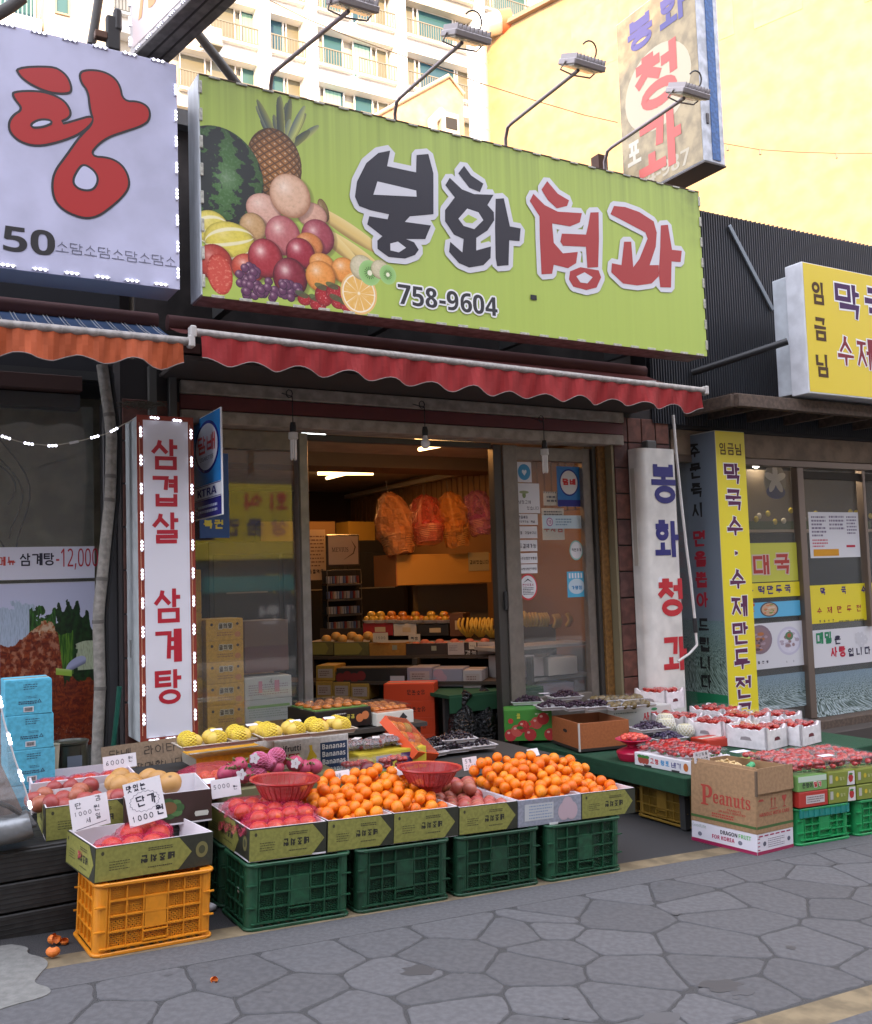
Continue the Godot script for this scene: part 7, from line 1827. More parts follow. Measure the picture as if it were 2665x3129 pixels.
	P(w1, "wire_tail", tb([V(6.452, 7.715, -2.5), V(7.236, 7.682, -2.5), V(7.951, 7.668, -2.5), V(8.517, 7.69, -2.5)], 0.006, 5), M(0.14, 0.10, 0.07))
	var w2 := T("bulb_wire", "thin wire with a few tiny bulb holders across the cream wall at the right", "wire")
	P(w2, "wire", tb([V(10.508, 7.806, -2.5), V(11.252, 7.864, -2.5), V(12.072, 7.989, -2.5), V(13.002, 8.154, -2.5), V(14.062, 8.364, -2.5)], 0.006, 5), M(0.16, 0.12, 0.08))
	for p in [V(10.581, 7.784, -2.5), V(11.262, 7.858, -2.5), V(13.014, 8.148, -2.5)]: P(w2, "bulb_holder", tb([p, p + V(0, -0.07, 0)], 0.02, 6), M(0.3, 0.25, 0.2))

const ROW_YAW := 0.0
var row_xf := yawed(Vector3(1.505, 0, 2.512), ROW_YAW)   # front left corner of the front row; local x runs along the row, local z out to the street

func panel(w: float, h: float, xf: Transform3D, groups: Array, rows: int, plain: Array) -> Array:   # ribs and fine lattice of one crate side
	var ribs := MB.new(); var lat := MB.new()
	for r in rows + 1: ribs.box(V(0, h * r / rows, 0), V(w, 0.007, 0.012), xf)
	for g in groups: ribs.box(V(w * (g - 0.5), h * 0.5, 0), V(0.006, h, 0.011), xf)
	var st := 0.0165
	for dir in [-1.0, 1.0]:
		var c := -h
		while c < w + h:
			# the line x = c + dir * y, cut to the panel
			var y0 := 0.0; var y1 := h
			var xa := c; var xb: float = c + dir * h
			if dir > 0.0:
				y0 = maxf(0.0, -c); y1 = minf(h, w - c)
			else:
				y0 = maxf(0.0, c - w); y1 = minf(h, c)
			if y1 - y0 > 0.01:
				var a := V(c + dir * y0 - w * 0.5, y0, -0.004); var b := V(c + dir * y1 - w * 0.5, y1, -0.004)
				var d := (b - a).normalized()
				var s := V(-d.y, d.x, 0) * 0.0031
				var nz := xf.basis.z.normalized()
				lat.face(xf * (a - s), xf * (b - s), xf * (b + s), xf * (a + s), nz)
			c += st
	var plate := MB.new()
	for p in plain: plate.box(V((p[0] + p[2] * 0.5 - 0.5) * w, (p[1] + p[3] * 0.5) * h, 0.001), V(p[2] * w, p[3] * h, 0.008), xf)
	return [ribs, lat, plate]

func crate(label: String, m: Material, at: Vector3, yaw: float, L := 0.515, H := 0.33, W := 0.37, group := "") -> Node3D:   # at: middle of its foot
	var c := T("plastic_crate", label, "crate", at, yaw, group)
	for sx in [-1, 1]:
		for sz in [-1, 1]:
			var post := MB.new()
			var pr := PackedVector2Array()
			for k in 7: pr.append(W(L / 2 - 0.045 + 0.045 * sin(k * PI / 12.0), W / 2 - 0.045 + 0.045 * cos(k * PI / 12.0)))
			pr.append(W(L / 2 - 0.008, W / 2 - 0.06)); pr.append(W(L / 2 - 0.05, W / 2 - 0.05)); pr.append(W(L / 2 - 0.06, W / 2 - 0.008))
			for k in pr.size(): pr[k] = pr[k] * W(sx, sz)
			post.prism(pr, 0.012, H - 0.004, Transform3D(Basis(Vector3.RIGHT, V(0, 0, 1), Vector3.UP), Vector3.ZERO))
			for q in [0.35, 0.68]:
				post.box(V(sx * (L / 2 - 0.02), H * q, sz * (W / 2 - 0.003)), V(0.05, 0.006, 0.012))
			P(c, "corner_post", post, m)
	var rim := MB.new()
	for q in [0, 1]:
		var y := H - 0.008 if q == 0 else 0.012
		for s in [-1.0, 1.0]:
			rim.box(V(0, y, s * (W / 2 + 0.001)), V(L - 0.05, 0.016, 0.014), I, 0.003)
			rim.box(V(s * (L / 2 + 0.001), y, 0), V(0.014, 0.016, W - 0.05), I, 0.003)
			if q == 1: rim.box(V(0, 0.036, s * (W / 2 + 0.001)), V(L - 0.04, 0.006, 0.012))
			for s2 in [-1.0, 1.0]:
				var pts := []
				for k in 6: pts.append(V(s * (L / 2 - 0.035 + 0.036 * sin(k * PI / 10.0)), y, s2 * (W / 2 - 0.035 + 0.036 * cos(k * PI / 10.0))))
				rim.tube(pts, 0.008, 6)
	P(c, "rim", rim, m)
	var ph := H - 0.05
	for side in 4:
		var wd := (L if side < 2 else W) - 0.11
		var xf := Transform3D(Basis(Vector3.UP, side * PI if side < 2 else (PI / 2 if side == 2 else -PI / 2)), Vector3.ZERO)
		xf.origin = xf.basis.z * ((W if side < 2 else L) / 2 - 0.006) + V(0, 0.036, 0)
		var a: Array = panel(wd, ph, xf, [0.01, 0.19, 0.37, 0.63, 0.81, 0.99] if side < 2 else [0.01, 0.25, 0.5, 0.75, 0.99], 4, [[0.385, 0.25, 0.23, 0.5]] if side < 2 else [])
		var pn := P(c, "side_panel", a[0], m)
		P(pn, "lattice", a[1], m)
		if side < 2: P(pn, "plate", a[2], m)
		var hb := MB.new()
		if side < 2:
			for e in [[0.0, 0.012, 0.11, 0.006], [0.0, 0.05, 0.11, 0.006], [-0.055, 0.031, 0.006, 0.04], [0.055, 0.031, 0.006, 0.04]]: hb.box(V(e[0], e[1], 0.004), V(e[2], e[3], 0.014), xf)
			P(pn, "handle_slot", hb, m)
	var fl := MB.new()
	for k in 12: fl.box(V(-L / 2 + 0.03 + k * (L - 0.06) / 11.0, 0.008, 0), V(0.02, 0.008, W - 0.03))
	P(c, "floor_grid", fl, m)
	return c

func pear_print(c: Node3D, w: float, h: float, xf: Transform3D, long := false) -> void:   # the upside down print of the olive pear cartons
	var olive := M(0.25, 0.245, 0.055, 0.6, {"mot": "card", "ms": 4.0})
	var dk := M(0.045, 0.042, 0.018, 0.7)
	var x0 := -w / 2 + 0.003
	var x1 := w / 2 - w * ((0.20 if not long else 0.32) + rng.randf_range(-0.025, 0.03))
	printed(c, "chevron_print", PackedVector2Array([W(x0, 0.003), W(x1, 0.003), W(x1 + h * 0.42, h * 0.5), W(x1, h - 0.003), W(x0, h - 0.003)]), olive, xf, 0.0012)
	lettering(c, "lettering", "배조치원", x0 + (x1 - x0) * 0.52, h * 0.34, (x1 - x0) * 0.44, h * 0.30, 0.17, M(0.022, 0.022, 0.015), xf, 0.0022, {"flip": true, "gap": 0.2})
	var sp := MB.new()
	small_print(sp, x0 + (x1 - x0) * 0.62, h * 0.70, (x1 - x0) * 0.3, h * 0.12, 2, xf, 0.0022)
	small_print(sp, x0 + (x1 - x0) * 0.16, h * 0.28, (x1 - x0) * 0.24, h * 0.3, 4, xf, 0.0022, 0.3)
	small_print(sp, x0 + (x1 - x0) * 0.62, h * 0.2, (x1 - x0) * 0.3, h * 0.06, 1, xf, 0.0022)
	P(c, "small_print", sp, dk)
	printed(c, "seal", disc(x0 + 0.03, h * 0.82, 0.007, 0.009, 10), dk, xf, 0.0022)
	if long:
		var cx := w / 2 - 0.055
		printed(c, "medallion", disc(cx, h * 0.52, 0.030, 0.036, 24), M(0.16, 0.145, 0.05), xf, 0.0014)
		printed(c, "medallion_centre", disc(cx, h * 0.52, 0.016, 0.019, 20), M(0.05, 0.05, 0.02), xf, 0.0022)

func pear_carton(label: String, w: float, h: float, d: float, at: Vector3, yaw: float, long_front := false) -> Node3D:
	var dk := M(0.028, 0.030, 0.018, 0.6, {"mot": "card", "ms": 4.0})
	var c := open_carton("pear_carton", label, w, h, d, dk, M(0.66, 0.63, 0.66, 0.7), at, yaw)
	pear_print(c, w, h, Transform3D(Basis(), V(0, 0, d / 2)), long_front)
	pear_print(c, d, h, Transform3D(Basis(V(0, 0, 1), Vector3.UP, V(-1, 0, 0)), V(-w / 2, 0, 0)), not long_front)
	return c

var tangerine_protos := []

func tangerine(at: Vector3, label: String, group: String) -> void:
	if tangerine_protos.is_empty():
		for k in 5:
			var mb := MB.new()
			var base: Color = [Color(0.78, 0.17, 0.003), Color(0.80, 0.20, 0.004), Color(0.72, 0.135, 0.003), Color(0.80, 0.235, 0.006), Color(0.78, 0.18, 0.003)][k]
			mb.col = base
			mb.ball(Vector3.ZERO, V(1.0, 0.89 + 0.018 * k, 1.0), 18, 13, I, 0.05, 0.006, k * 2.0, Color(0.22, 0.16, 0.02), 0.05)
			tangerine_protos.append(mb.mesh())
	var m := M(1, 1, 1, 0.36, {"vc": true, "spec": 0.5, "bump": "peel", "bs": 0.05, "ms": 2.0})
	var o := P(self, numbered("tangerine"), tangerine_protos[rng.randi() % 5], m)
	var r := 0.0335 * rng.randf_range(0.88, 1.12)
	o.transform = lay * Transform3D(Basis.from_euler(V(rng.randf_range(-1.3, 1.3), rng.randf() * TAU, rng.randf_range(-1.3, 1.3))).scaled_local(V(r, r, r)), at)
	tag(o, label, "tangerine", group)

func pile(xf: Transform3D, w: float, d: float, y0: float, mound: Callable, label: String, group: String, put: Callable, pitch := 0.0695) -> void:   # fruit stacked to a mound, upper layers only where they show
	var layer := 0
	while layer < 6:
		var y := y0 + layer * pitch * 0.78
		var nz := int(d / (pitch * 0.9))
		for j in nz:
			var nx := int(w / pitch)
			for i in nx:
				var x := (i + 0.5 + (0.5 if (j + layer) % 2 else 0.0)) * pitch - w / 2 + rng.randf_range(-0.008, 0.008)
				var z := (j + 0.5) * pitch * 0.9 - d / 2 + rng.randf_range(-0.008, 0.008)
				if absf(x) > w / 2 - pitch * 0.42 or absf(z) > d / 2 - pitch * 0.42: continue
				var top: float = mound.call(x / w, z / d)
				if y > y0 + top or y < y0 + top - pitch * 1.7: continue
				put.call(xf * V(x, y + rng.randf_range(-0.007, 0.007), z), label, group)
		layer += 1

func heap(xf: Transform3D, w: float, d: float, mound: Callable, label: String, group: String) -> void:   # fruit dropped one by one, each resting on those below
	var pts := []
	var r := 0.0325
	var tries := 0
	while tries < 900 and pts.size() < 215:
		tries += 1
		var best := Vector3.INF
		var gain := -INF
		for c in 9:
			var x := rng.randf_range(-w / 2 + r, w / 2 - r); var z := rng.randf_range(-d / 2 + r, d / 2 - r)
			var top: float = mound.call(x / w, z / d)
			var y := maxf(0.0, top - 0.115)
			for p: Vector3 in pts:
				var q := (2.0 * r) * (2.0 * r) - (p.x - x) * (p.x - x) - (p.z - z) * (p.z - z)
				if q > 0.0: y = maxf(y, p.y + sqrt(q) * 0.94)
			if y <= top and top - y > gain:
				gain = top - y; best = V(x, y, z)
		if best == Vector3.INF: continue
		pts.append(best)
	for p: Vector3 in pts: tangerine(xf * p, label, group)

func price_card(label: String, at: Vector3, yaw: float, lean: float, w: float, h: float, lines: Array, tone := 0.68, roll := 0.0) -> Node3D:   # lines: text, x, y, w, h as shares of the card
	var c := T("price_card", label, "price card", at, yaw)
	c.rotation_degrees.x = lean
	c.rotation_degrees.z = roll
	P(c, "card", bx(V(0, h / 2, 0), V(w, h, 0.002)), M(tone, tone * 0.96, tone, 0.7))
	var ink := M(0.012, 0.012, 0.03, 0.5)
	for l in lines:
		if l[0] == "_":
			var u := MB.new(); u.ribbon(PackedVector2Array([W((l[1] - 0.5) * w, l[2] * h), W((l[1] + l[3] - 0.5) * w, (l[2] + 0.1) * h)]), [0.0025], 0.0016); P(c, "underline", u, ink)
		elif l[0] == "*":
			var pts := PackedVector2Array()
			for k in 37: pts.append(W((l[1] + l[3] * (0.5 + 0.5 * (1.0 + 0.10 * (k % 2)) * cos(k * TAU / 36)) - 0.5) * w, (l[2] + l[4] * (0.5 + 0.5 * (1.0 + 0.14 * (k % 2)) * sin(k * TAU / 36))) * h))
			var u := MB.new(); u.ribbon(pts, [0.0018], 0.0016); P(c, "scalloped_ring", u, M(0.10, 0.10, 0.16))
		else: lettering(c, "lettering", l[0], (l[1] - 0.5) * w, l[2] * h, l[3] * w, l[4] * h, l[5] if l.size() > 5 else 0.09, ink, I, 0.0016, {"wobble": 0.025, "gap": 0.16})
	return c

func netted_bag(label: String, at: Vector3, yaw: float, rows: int, r: float, o := {}) -> Node3D:   # a row of fruit in pink film, pinched at both ends
	var b := T("netted_bag", label, "fruit bag", at, yaw, o.get("group", ""))
	var ln := rows * r * 1.8
	for k in rows:
		var fm := MB.new()
		fm.ball(V(-ln / 2 + (k + 0.5) * r * 1.8, r * 0.9, 0.15 * r * (k % 2)), V(r, r * 0.86, r), 14, 9, I, 0.06)
		P(b, "persimmon", fm, M(0.58, 0.085, 0.012, 0.35))
	var film := MB.new()
	var prev := []
	var n := rows * 5 + 8
	for i in n + 1:
		var t := float(i) / n
		var x := lerpf(-ln / 2 - r * 1.1, ln / 2 + r * 1.1, t)
		var e := minf(1.0, minf(t, 1.0 - t) * n / 4.0)
		var rr := r * 1.07 * sqrt(e) * (1.0 + 0.05 * cos((x + ln / 2) / (r * 1.8) * TAU + PI))
		if e < 0.3: rr = r * (0.55 - e)
		var ring := []
		for k in 15:
			var a := TAU * k / 14
			var q := rr * (1.0 + 0.05 * sin(a * 5.0 + i * 1.3) + 0.03 * sin(i * 2.1 + a * 2.0))
			ring.append([V(x, r * 0.9 + q * 0.9 * sin(a), q * cos(a)), V(0.25 * sin(i * 1.9), sin(a), cos(a)).normalized()])
		if i:
			for k in 14:
				var A = prev[k]; var B = ring[k]; var C = ring[k + 1]; var D = prev[k + 1]
				film.tri(A[0], B[0], C[0], A[1], B[1], C[1]); film.tri(A[0], C[0], D[0], A[1], C[1], D[1])
		prev = ring
	P(b, "film", film, M(0.60, 0.02, 0.085, 0.32, {"a": o.get("alpha", 0.36), "bump": "crumple", "bs": 1.0, "ms": 5.0, "spec": 0.5}))
	return b

func colander(label: String, at: Vector3, r: float, h: float, o := {}) -> Node3D:
	var c := T("colander", label, "colander", at, 0)
	var m := M(0.36, 0.022, 0.022, 0.35)
	var rim := MB.new()
	rim.lathe([W(r * 0.94, h - 0.012), W(r, h - 0.012), W(r + 0.012, h - 0.004), W(r + 0.010, h + 0.004), W(r - 0.004, h), W(r * 0.94, h - 0.012)], 36)
	P(c, "rim", rim, m)
	var prof := func(t: float) -> Vector2: return W(lerpf(r * 0.48, r * 0.95, pow(t, 0.6)), h * t)
	var ribs := MB.new(); var mesh := MB.new()
	for k in 30:
		var a := TAU * k / 30
		var pts := []
		for q in 7: pts.append(V(cos(a) * prof.call(q / 6.0).x, prof.call(q / 6.0).y, sin(a) * prof.call(q / 6.0).x))
		ribs.tube(pts, 0.0022, 4)
	P(c, "ribs", ribs, m)
	for k in 130:
		var a := TAU * k / 130
		for q in 6:
			var p0: Vector2 = prof.call(q / 6.0); var p1: Vector2 = prof.call((q + 1) / 6.0)
			var d := V(cos(a), 0, sin(a)); var s := V(-sin(a), 0, cos(a)) * 0.0021
			mesh.face(d * p0.x - s + Vector3.UP * p0.y, d * p0.x + s + Vector3.UP * p0.y, d * p1.x + s + Vector3.UP * p1.y, d * p1.x - s + Vector3.UP * p1.y, d)
	for q in 26:
		var p0: Vector2 = prof.call((q + 0.2) / 26.0); var p1: Vector2 = prof.call((q + 0.75) / 26.0)
		mesh.lathe([p0, p1], 36)
	P(c, "mesh_wall", mesh, m)
	var bt := MB.new()
	bt.lathe([W(0, 0.001), W(r * 0.48, 0.001), W(r * 0.48, 0.012), W(r * 0.44, 0.004), W(0, 0.004)], 30)
	bt.lathe([W(r * 0.40, -0.03), W(r * 0.44, 0.001)], 30)
	P(c, "base", bt, m)
	return c

func fruit_one(called: String, label: String, cat: String, at: Vector3, rad: Vector3, body: Color, rough := 0.4, o := {}) -> MeshInstance3D:
	var mb := MB.new()
	mb.col = body
	mb.ball(Vector3.ZERO, rad, 18, 12, I, o.get("dimple", 0.12), o.get("lump", 0.02), rng.randf() * 6.0, o.get("top", Color(-1, 0, 0)), 0.05, o.get("bot", Color(-1, 0, 0)), o.get("bot_at", 0.35))
	var m := one(called, label, cat, mb, M(1, 1, 1, rough, {"vc": true, "spec": 0.5}), at, 0, o.get("group", ""))
	m.rotation = V(rng.randf_range(-0.9, 0.9), rng.randf() * TAU, rng.randf_range(-0.9, 0.9))
	return m

func front_row() -> void:
	lay = tilt
	var green := M(0.011, 0.078, 0.034, 0.5, {"mot": "grime", "ms": 4.0})
	var green2 := M(0.009, 0.060, 0.027, 0.5, {"mot": "grime", "ms": 4.0})
	var starts := [-0.013, 0.56, 1.14, 1.728]
	for k in 4:
		var c := crate("dark green plastic crate in the front row, %s" % ["leftmost, under the netted persimmons", "second from the left, under the tangerines", "third from the left, under the apples", "rightmost, beside the open pavement"][k], green if k in [0, 3] else green2, row_xf * V(starts[k] + 0.2625, 0, -0.155), ROW_YAW, 0.525, 0.31)
		if k == 0: P(c, "torn_label", bx(V(-0.258, 0.16, 0.04), V(0.002, 0.02, 0.02)), M(0.6, 0.6, 0.6))
	for k in 4: crate("dark green plastic crate in the second row, hidden behind the front crates, %s" % ["leftmost", "second", "third", "rightmost"][k], green2, row_xf * V(starts[k] + 0.2625, 0, -0.56), ROW_YAW, 0.525, 0.31)
	# the olive pear cartons along the front
	var spans := [[0.0, 0.396, 0.66], [0.399, 0.766, 0.56], [0.769, 1.158, 0.56], [1.161, 1.538, 0.56], [1.541, 1.983, 0.56], [1.987, 2.39, 0.56]]
	var names2 := ["holding netted persimmon bags, leftmost of the front row", "full of tangerines, second of the front row", "full of tangerines, third of the front row", "with red apples, fourth of the front row", "", "with tangerines, right end of the front row"]
	var cart := []
	for k in 6:
		var s: Array = spans[k]
		var mid := row_xf * V((s[0] + s[1]) / 2, 0.312, -s[2] / 2)
		if k == 4:
			var g := open_carton("grey_carton", "lilac grey carton with peach print, full of tangerines, fifth of the front row", s[1] - s[0], 0.145, s[2], M(0.28, 0.29, 0.35, 0.6, {"mot": "card", "ms": 4.0}), M(0.66, 0.63, 0.66, 0.7), mid, ROW_YAW + 0.6)
			printed(g, "label", rect(-0.18, 0.03, 0.20, 0.09), M(0.46, 0.47, 0.48), I, s[2] / 2 + 0.0015)
			var sp := MB.new(); small_print(sp, -0.15, 0.035, 0.16, 0.08, 5, I, s[2] / 2 + 0.0022, 0.4); P(g, "small_print", sp, M(0.22, 0.28, 0.4))
			for q in 3: printed(g, "peach_print", disc([0.095, 0.15, 0.12][q], [0.06, 0.06, 0.09][q], 0.042, 0.05, 18), M(0.46, 0.34, 0.38), I, s[2] / 2 + 0.0015 + 0.0003 * q)
			P(g, "torn_edge", bx(V(0.02, 0.0, s[2] / 2 + 0.003), V(0.06, 0.012, 0.003)), M(0.55, 0.55, 0.55))
			cart.append(g)
		else:
			cart.append(pear_carton("olive and dark green open pear carton " + names2[k], s[1] - s[0], 0.152 if k < 3 else 0.145, s[2], mid, ROW_YAW + rng.randf_range(-0.5, 0.5)))
	# tangerines
	var at := func(k: int, z := 0.0) -> Transform3D: return row_xf * Transform3D(Basis(), V((spans[k][0] + spans[k][1]) / 2, 0.312 + 0.045, -spans[k][2] / 2 + z))
	var bed := func(a: float, b: float) -> Transform3D: return row_xf * Transform3D(Basis(), V((a + b) / 2, 0.345, -0.28))
	heap(bed.call(0.399, 1.158), 0.745, 0.54, func(u: float, v: float) -> float: return 0.135 + 0.13 * (0.5 - v) - 0.16 * u * u * absf(u) * 2.0 + 0.014 * sin(u * 9.0), "orange tangerine in the pile filling the second and third front cartons", "tangerines in the left pile")
	heap(bed.call(1.541, 2.39), 0.835, 0.54, func(u: float, v: float) -> float: return 0.128 + 0.145 * (0.5 - v) * (1.0 - 0.5 * maxf(0, u)) - 0.08 * maxf(0, u) - 0.1 * maxf(0, -u - 0.3), "orange tangerine in the pile filling the two right hand front cartons", "tangerines in the right pile")
	var apple := func(p: Vector3, label: String, group: String) -> void:
		var k := rng.randf()
		fruit_one("apple", label, "apple", p, V(0.043, 0.039, 0.043) * rng.randf_range(0.92, 1.08), Color(0.36, 0.055, 0.05).lerp(Color(0.40, 0.16, 0.10), k * 0.7), 0.42, {"group": group, "bot": Color(0.44, 0.28, 0.12), "bot_at": 0.2 + 0.25 * k, "top": Color(0.25, 0.16, 0.06)})
	pile(at.call(3), 0.38, 0.55, 0.0, func(u: float, v: float) -> float: return 0.09 + 0.10 * (0.5 - v) - 0.1 * absf(u - 0.1), "dull red apple in the fourth carton of the front row", "apples in the front row", apple, 0.083)
	# netted persimmons in the first carton, three rows deep
	var kk := 0
	for row in 4:
		for col in 1:
			var p := row_xf * V(0.195, 0.312 + 0.055 + 0.012 * (3 - row), -0.07 - row * 0.105)
			var b := netted_bag("long pink net bag of red persimmons in the leftmost carton, %s row from the street" % ["first", "second", "third", "fourth"][row], p, ROW_YAW + rng.randf_range(-3, 3), 4, 0.047)
			kk += 1
	for row in 3:
		netted_bag("pink net bag of persimmons on top of the leftmost carton's bags, %s" % ["nearest the street", "in the middle", "at the back left"][row], row_xf * V([0.21, 0.17, 0.13][row], 0.312 + 0.13 + 0.012 * row, -0.13 - row * 0.105), ROW_YAW + [4, -6, 2][row], [4, 4, 3][row], 0.045)
	colander("red mesh colander standing on the netted persimmons at the left", V(1.805, 0.515, 2.182), 0.172, 0.11)
	colander("red mesh colander standing behind the apples", V(2.642, 0.525, 2.228), 0.172, 0.105)
	price_card("white price card reading 5000 won behind the netted persimmons", V(1.569, 0.515, 1.961), 6, -12, 0.165, 0.095, [["5000", 0.05, 0.35, 0.6, 0.5, 0.1], ["원", 0.72, 0.3, 0.18, 0.28]])
	price_card("small white price card standing among the right tangerines", V(3.085, 0.54, 1.962), 4, -12, 0.105, 0.075, [["5개", 0.1, 0.5, 0.5, 0.4], ["2000", 0.1, 0.08, 0.8, 0.36]])
	price_card("white price card reading two characters behind the middle tangerines", V(2.219, 0.54, 1.965), 6, -20, 0.14, 0.06, [["새콤", 0.3, 0.3, 0.3, 0.5]])
	price_card("blank white card behind the middle tangerines near the red colander", V(2.561, 0.56, 2.036), -4, -25, 0.07, 0.05, [])
	price_card("white card lying behind the rightmost tangerines", V(3.743, 0.54, 1.703), 4, -30, 0.09, 0.05, [])
	fruit_one("dark_apple", "single dark red round fruit behind the middle tangerines", "fruit", V(2.424, 0.58, 1.897), V(0.05, 0.052, 0.05), Color(0.12, 0.012, 0.02), 0.35)
	# orange crate at the corner with its own carton
	var oc := M(0.66, 0.235, 0.008, 0.5, {"mot": "soft", "ms": 4.0})
	var cr := crate("orange plastic crate on the pavement corner, alone at the left", oc, V(1.06, 0, 2.35), 3, 0.525, 0.312, 0.375)
	P(cr, "faded_print", bx(V(0, 0.16, 0.1835), V(0.05, 0.03, 0.001)), M(0.36, 0.16, 0.02))
	var sp2 := MB.new(); txt(sp2, "이구아", -0.04, 0.13, 0.08, 0.035, 0.2, Transform3D(Basis(), V(0, 0, 0.185)), 0.0012, {"flip": true}); P(cr, "lettering", sp2, M(0.20, 0.14, 0.02))
	pear_carton("olive open pear carton on the orange crate, a few netted persimmons inside", 0.548, 0.148, 0.41, V(1.045, 0.316, 2.30), 7.0, true)
	netted_bag("round pink net bag of persimmons, upper right, in the carton on the orange crate", V(1.05, 0.405, 2.25), 33, 2, 0.052)
	netted_bag("pink net bag of persimmons lying across the carton on the orange crate", V(1.00, 0.37, 2.34), -5, 3, 0.05)
	netted_bag("flat pink net bag at the front left of the carton on the orange crate", V(0.91, 0.365, 2.38), -12, 3, 0.04)
	netted_bag("small pink net bag at the right of the carton on the orange crate", V(1.14, 0.38, 2.26), 53, 1, 0.055)
	# peel on the ground
	for e in [["curled piece of tangerine peel, nearest the wooden step", V(0.687, 0.03, 2.289), 0.03], ["small scrap of tangerine peel right of the curled piece", V(0.728, 0.015, 2.296), 0.02], ["flattened half tangerine peel nearest the street", V(0.658, 0.03, 2.448), 0.03], ["tiny dry leaf scrap lying on the paving stones", V(1.184, 0.016, 3.045), 0.016]]:
		var pm := MB.new()
		var rr: float = e[2]
		for i in 6:
			for k in 10:
				if i < 2 and k > 5: continue
				var q := []
				for c in [[0, 0], [1, 0], [1, 1], [0, 1]]:
					var th: float = PI * (0.15 + 0.75 * (i + c[0]) / 6.0); var ph: float = TAU * 0.8 * (k + c[1]) / 10.0
					q.append(V(sin(th) * cos(ph), cos(th) * 0.75 + 0.05 * sin(ph * 3.0), sin(th) * sin(ph)) * rr)
				pm.quad(q[0], q[1], q[2], q[3])
		one("tangerine_peel", e[0], "peel", pm, M(0.62, 0.16, 0.02, 0.6), e[1], rng.randf() * 360.0)
	one("paper_scrap", "crumpled white paper scrap on the ground between the orange and green crates", "litter", func_ball(0.022), M(0.6, 0.6, 0.62, 0.8), V(1.445, 0.02, 2.15))

func func_ball(r: float) -> MB:
	var mb := MB.new()
	mb.ball(Vector3.ZERO, V(r * 1.2, r, r), 10, 7, I, 0.2, 0.2, 2.0)
	return mb

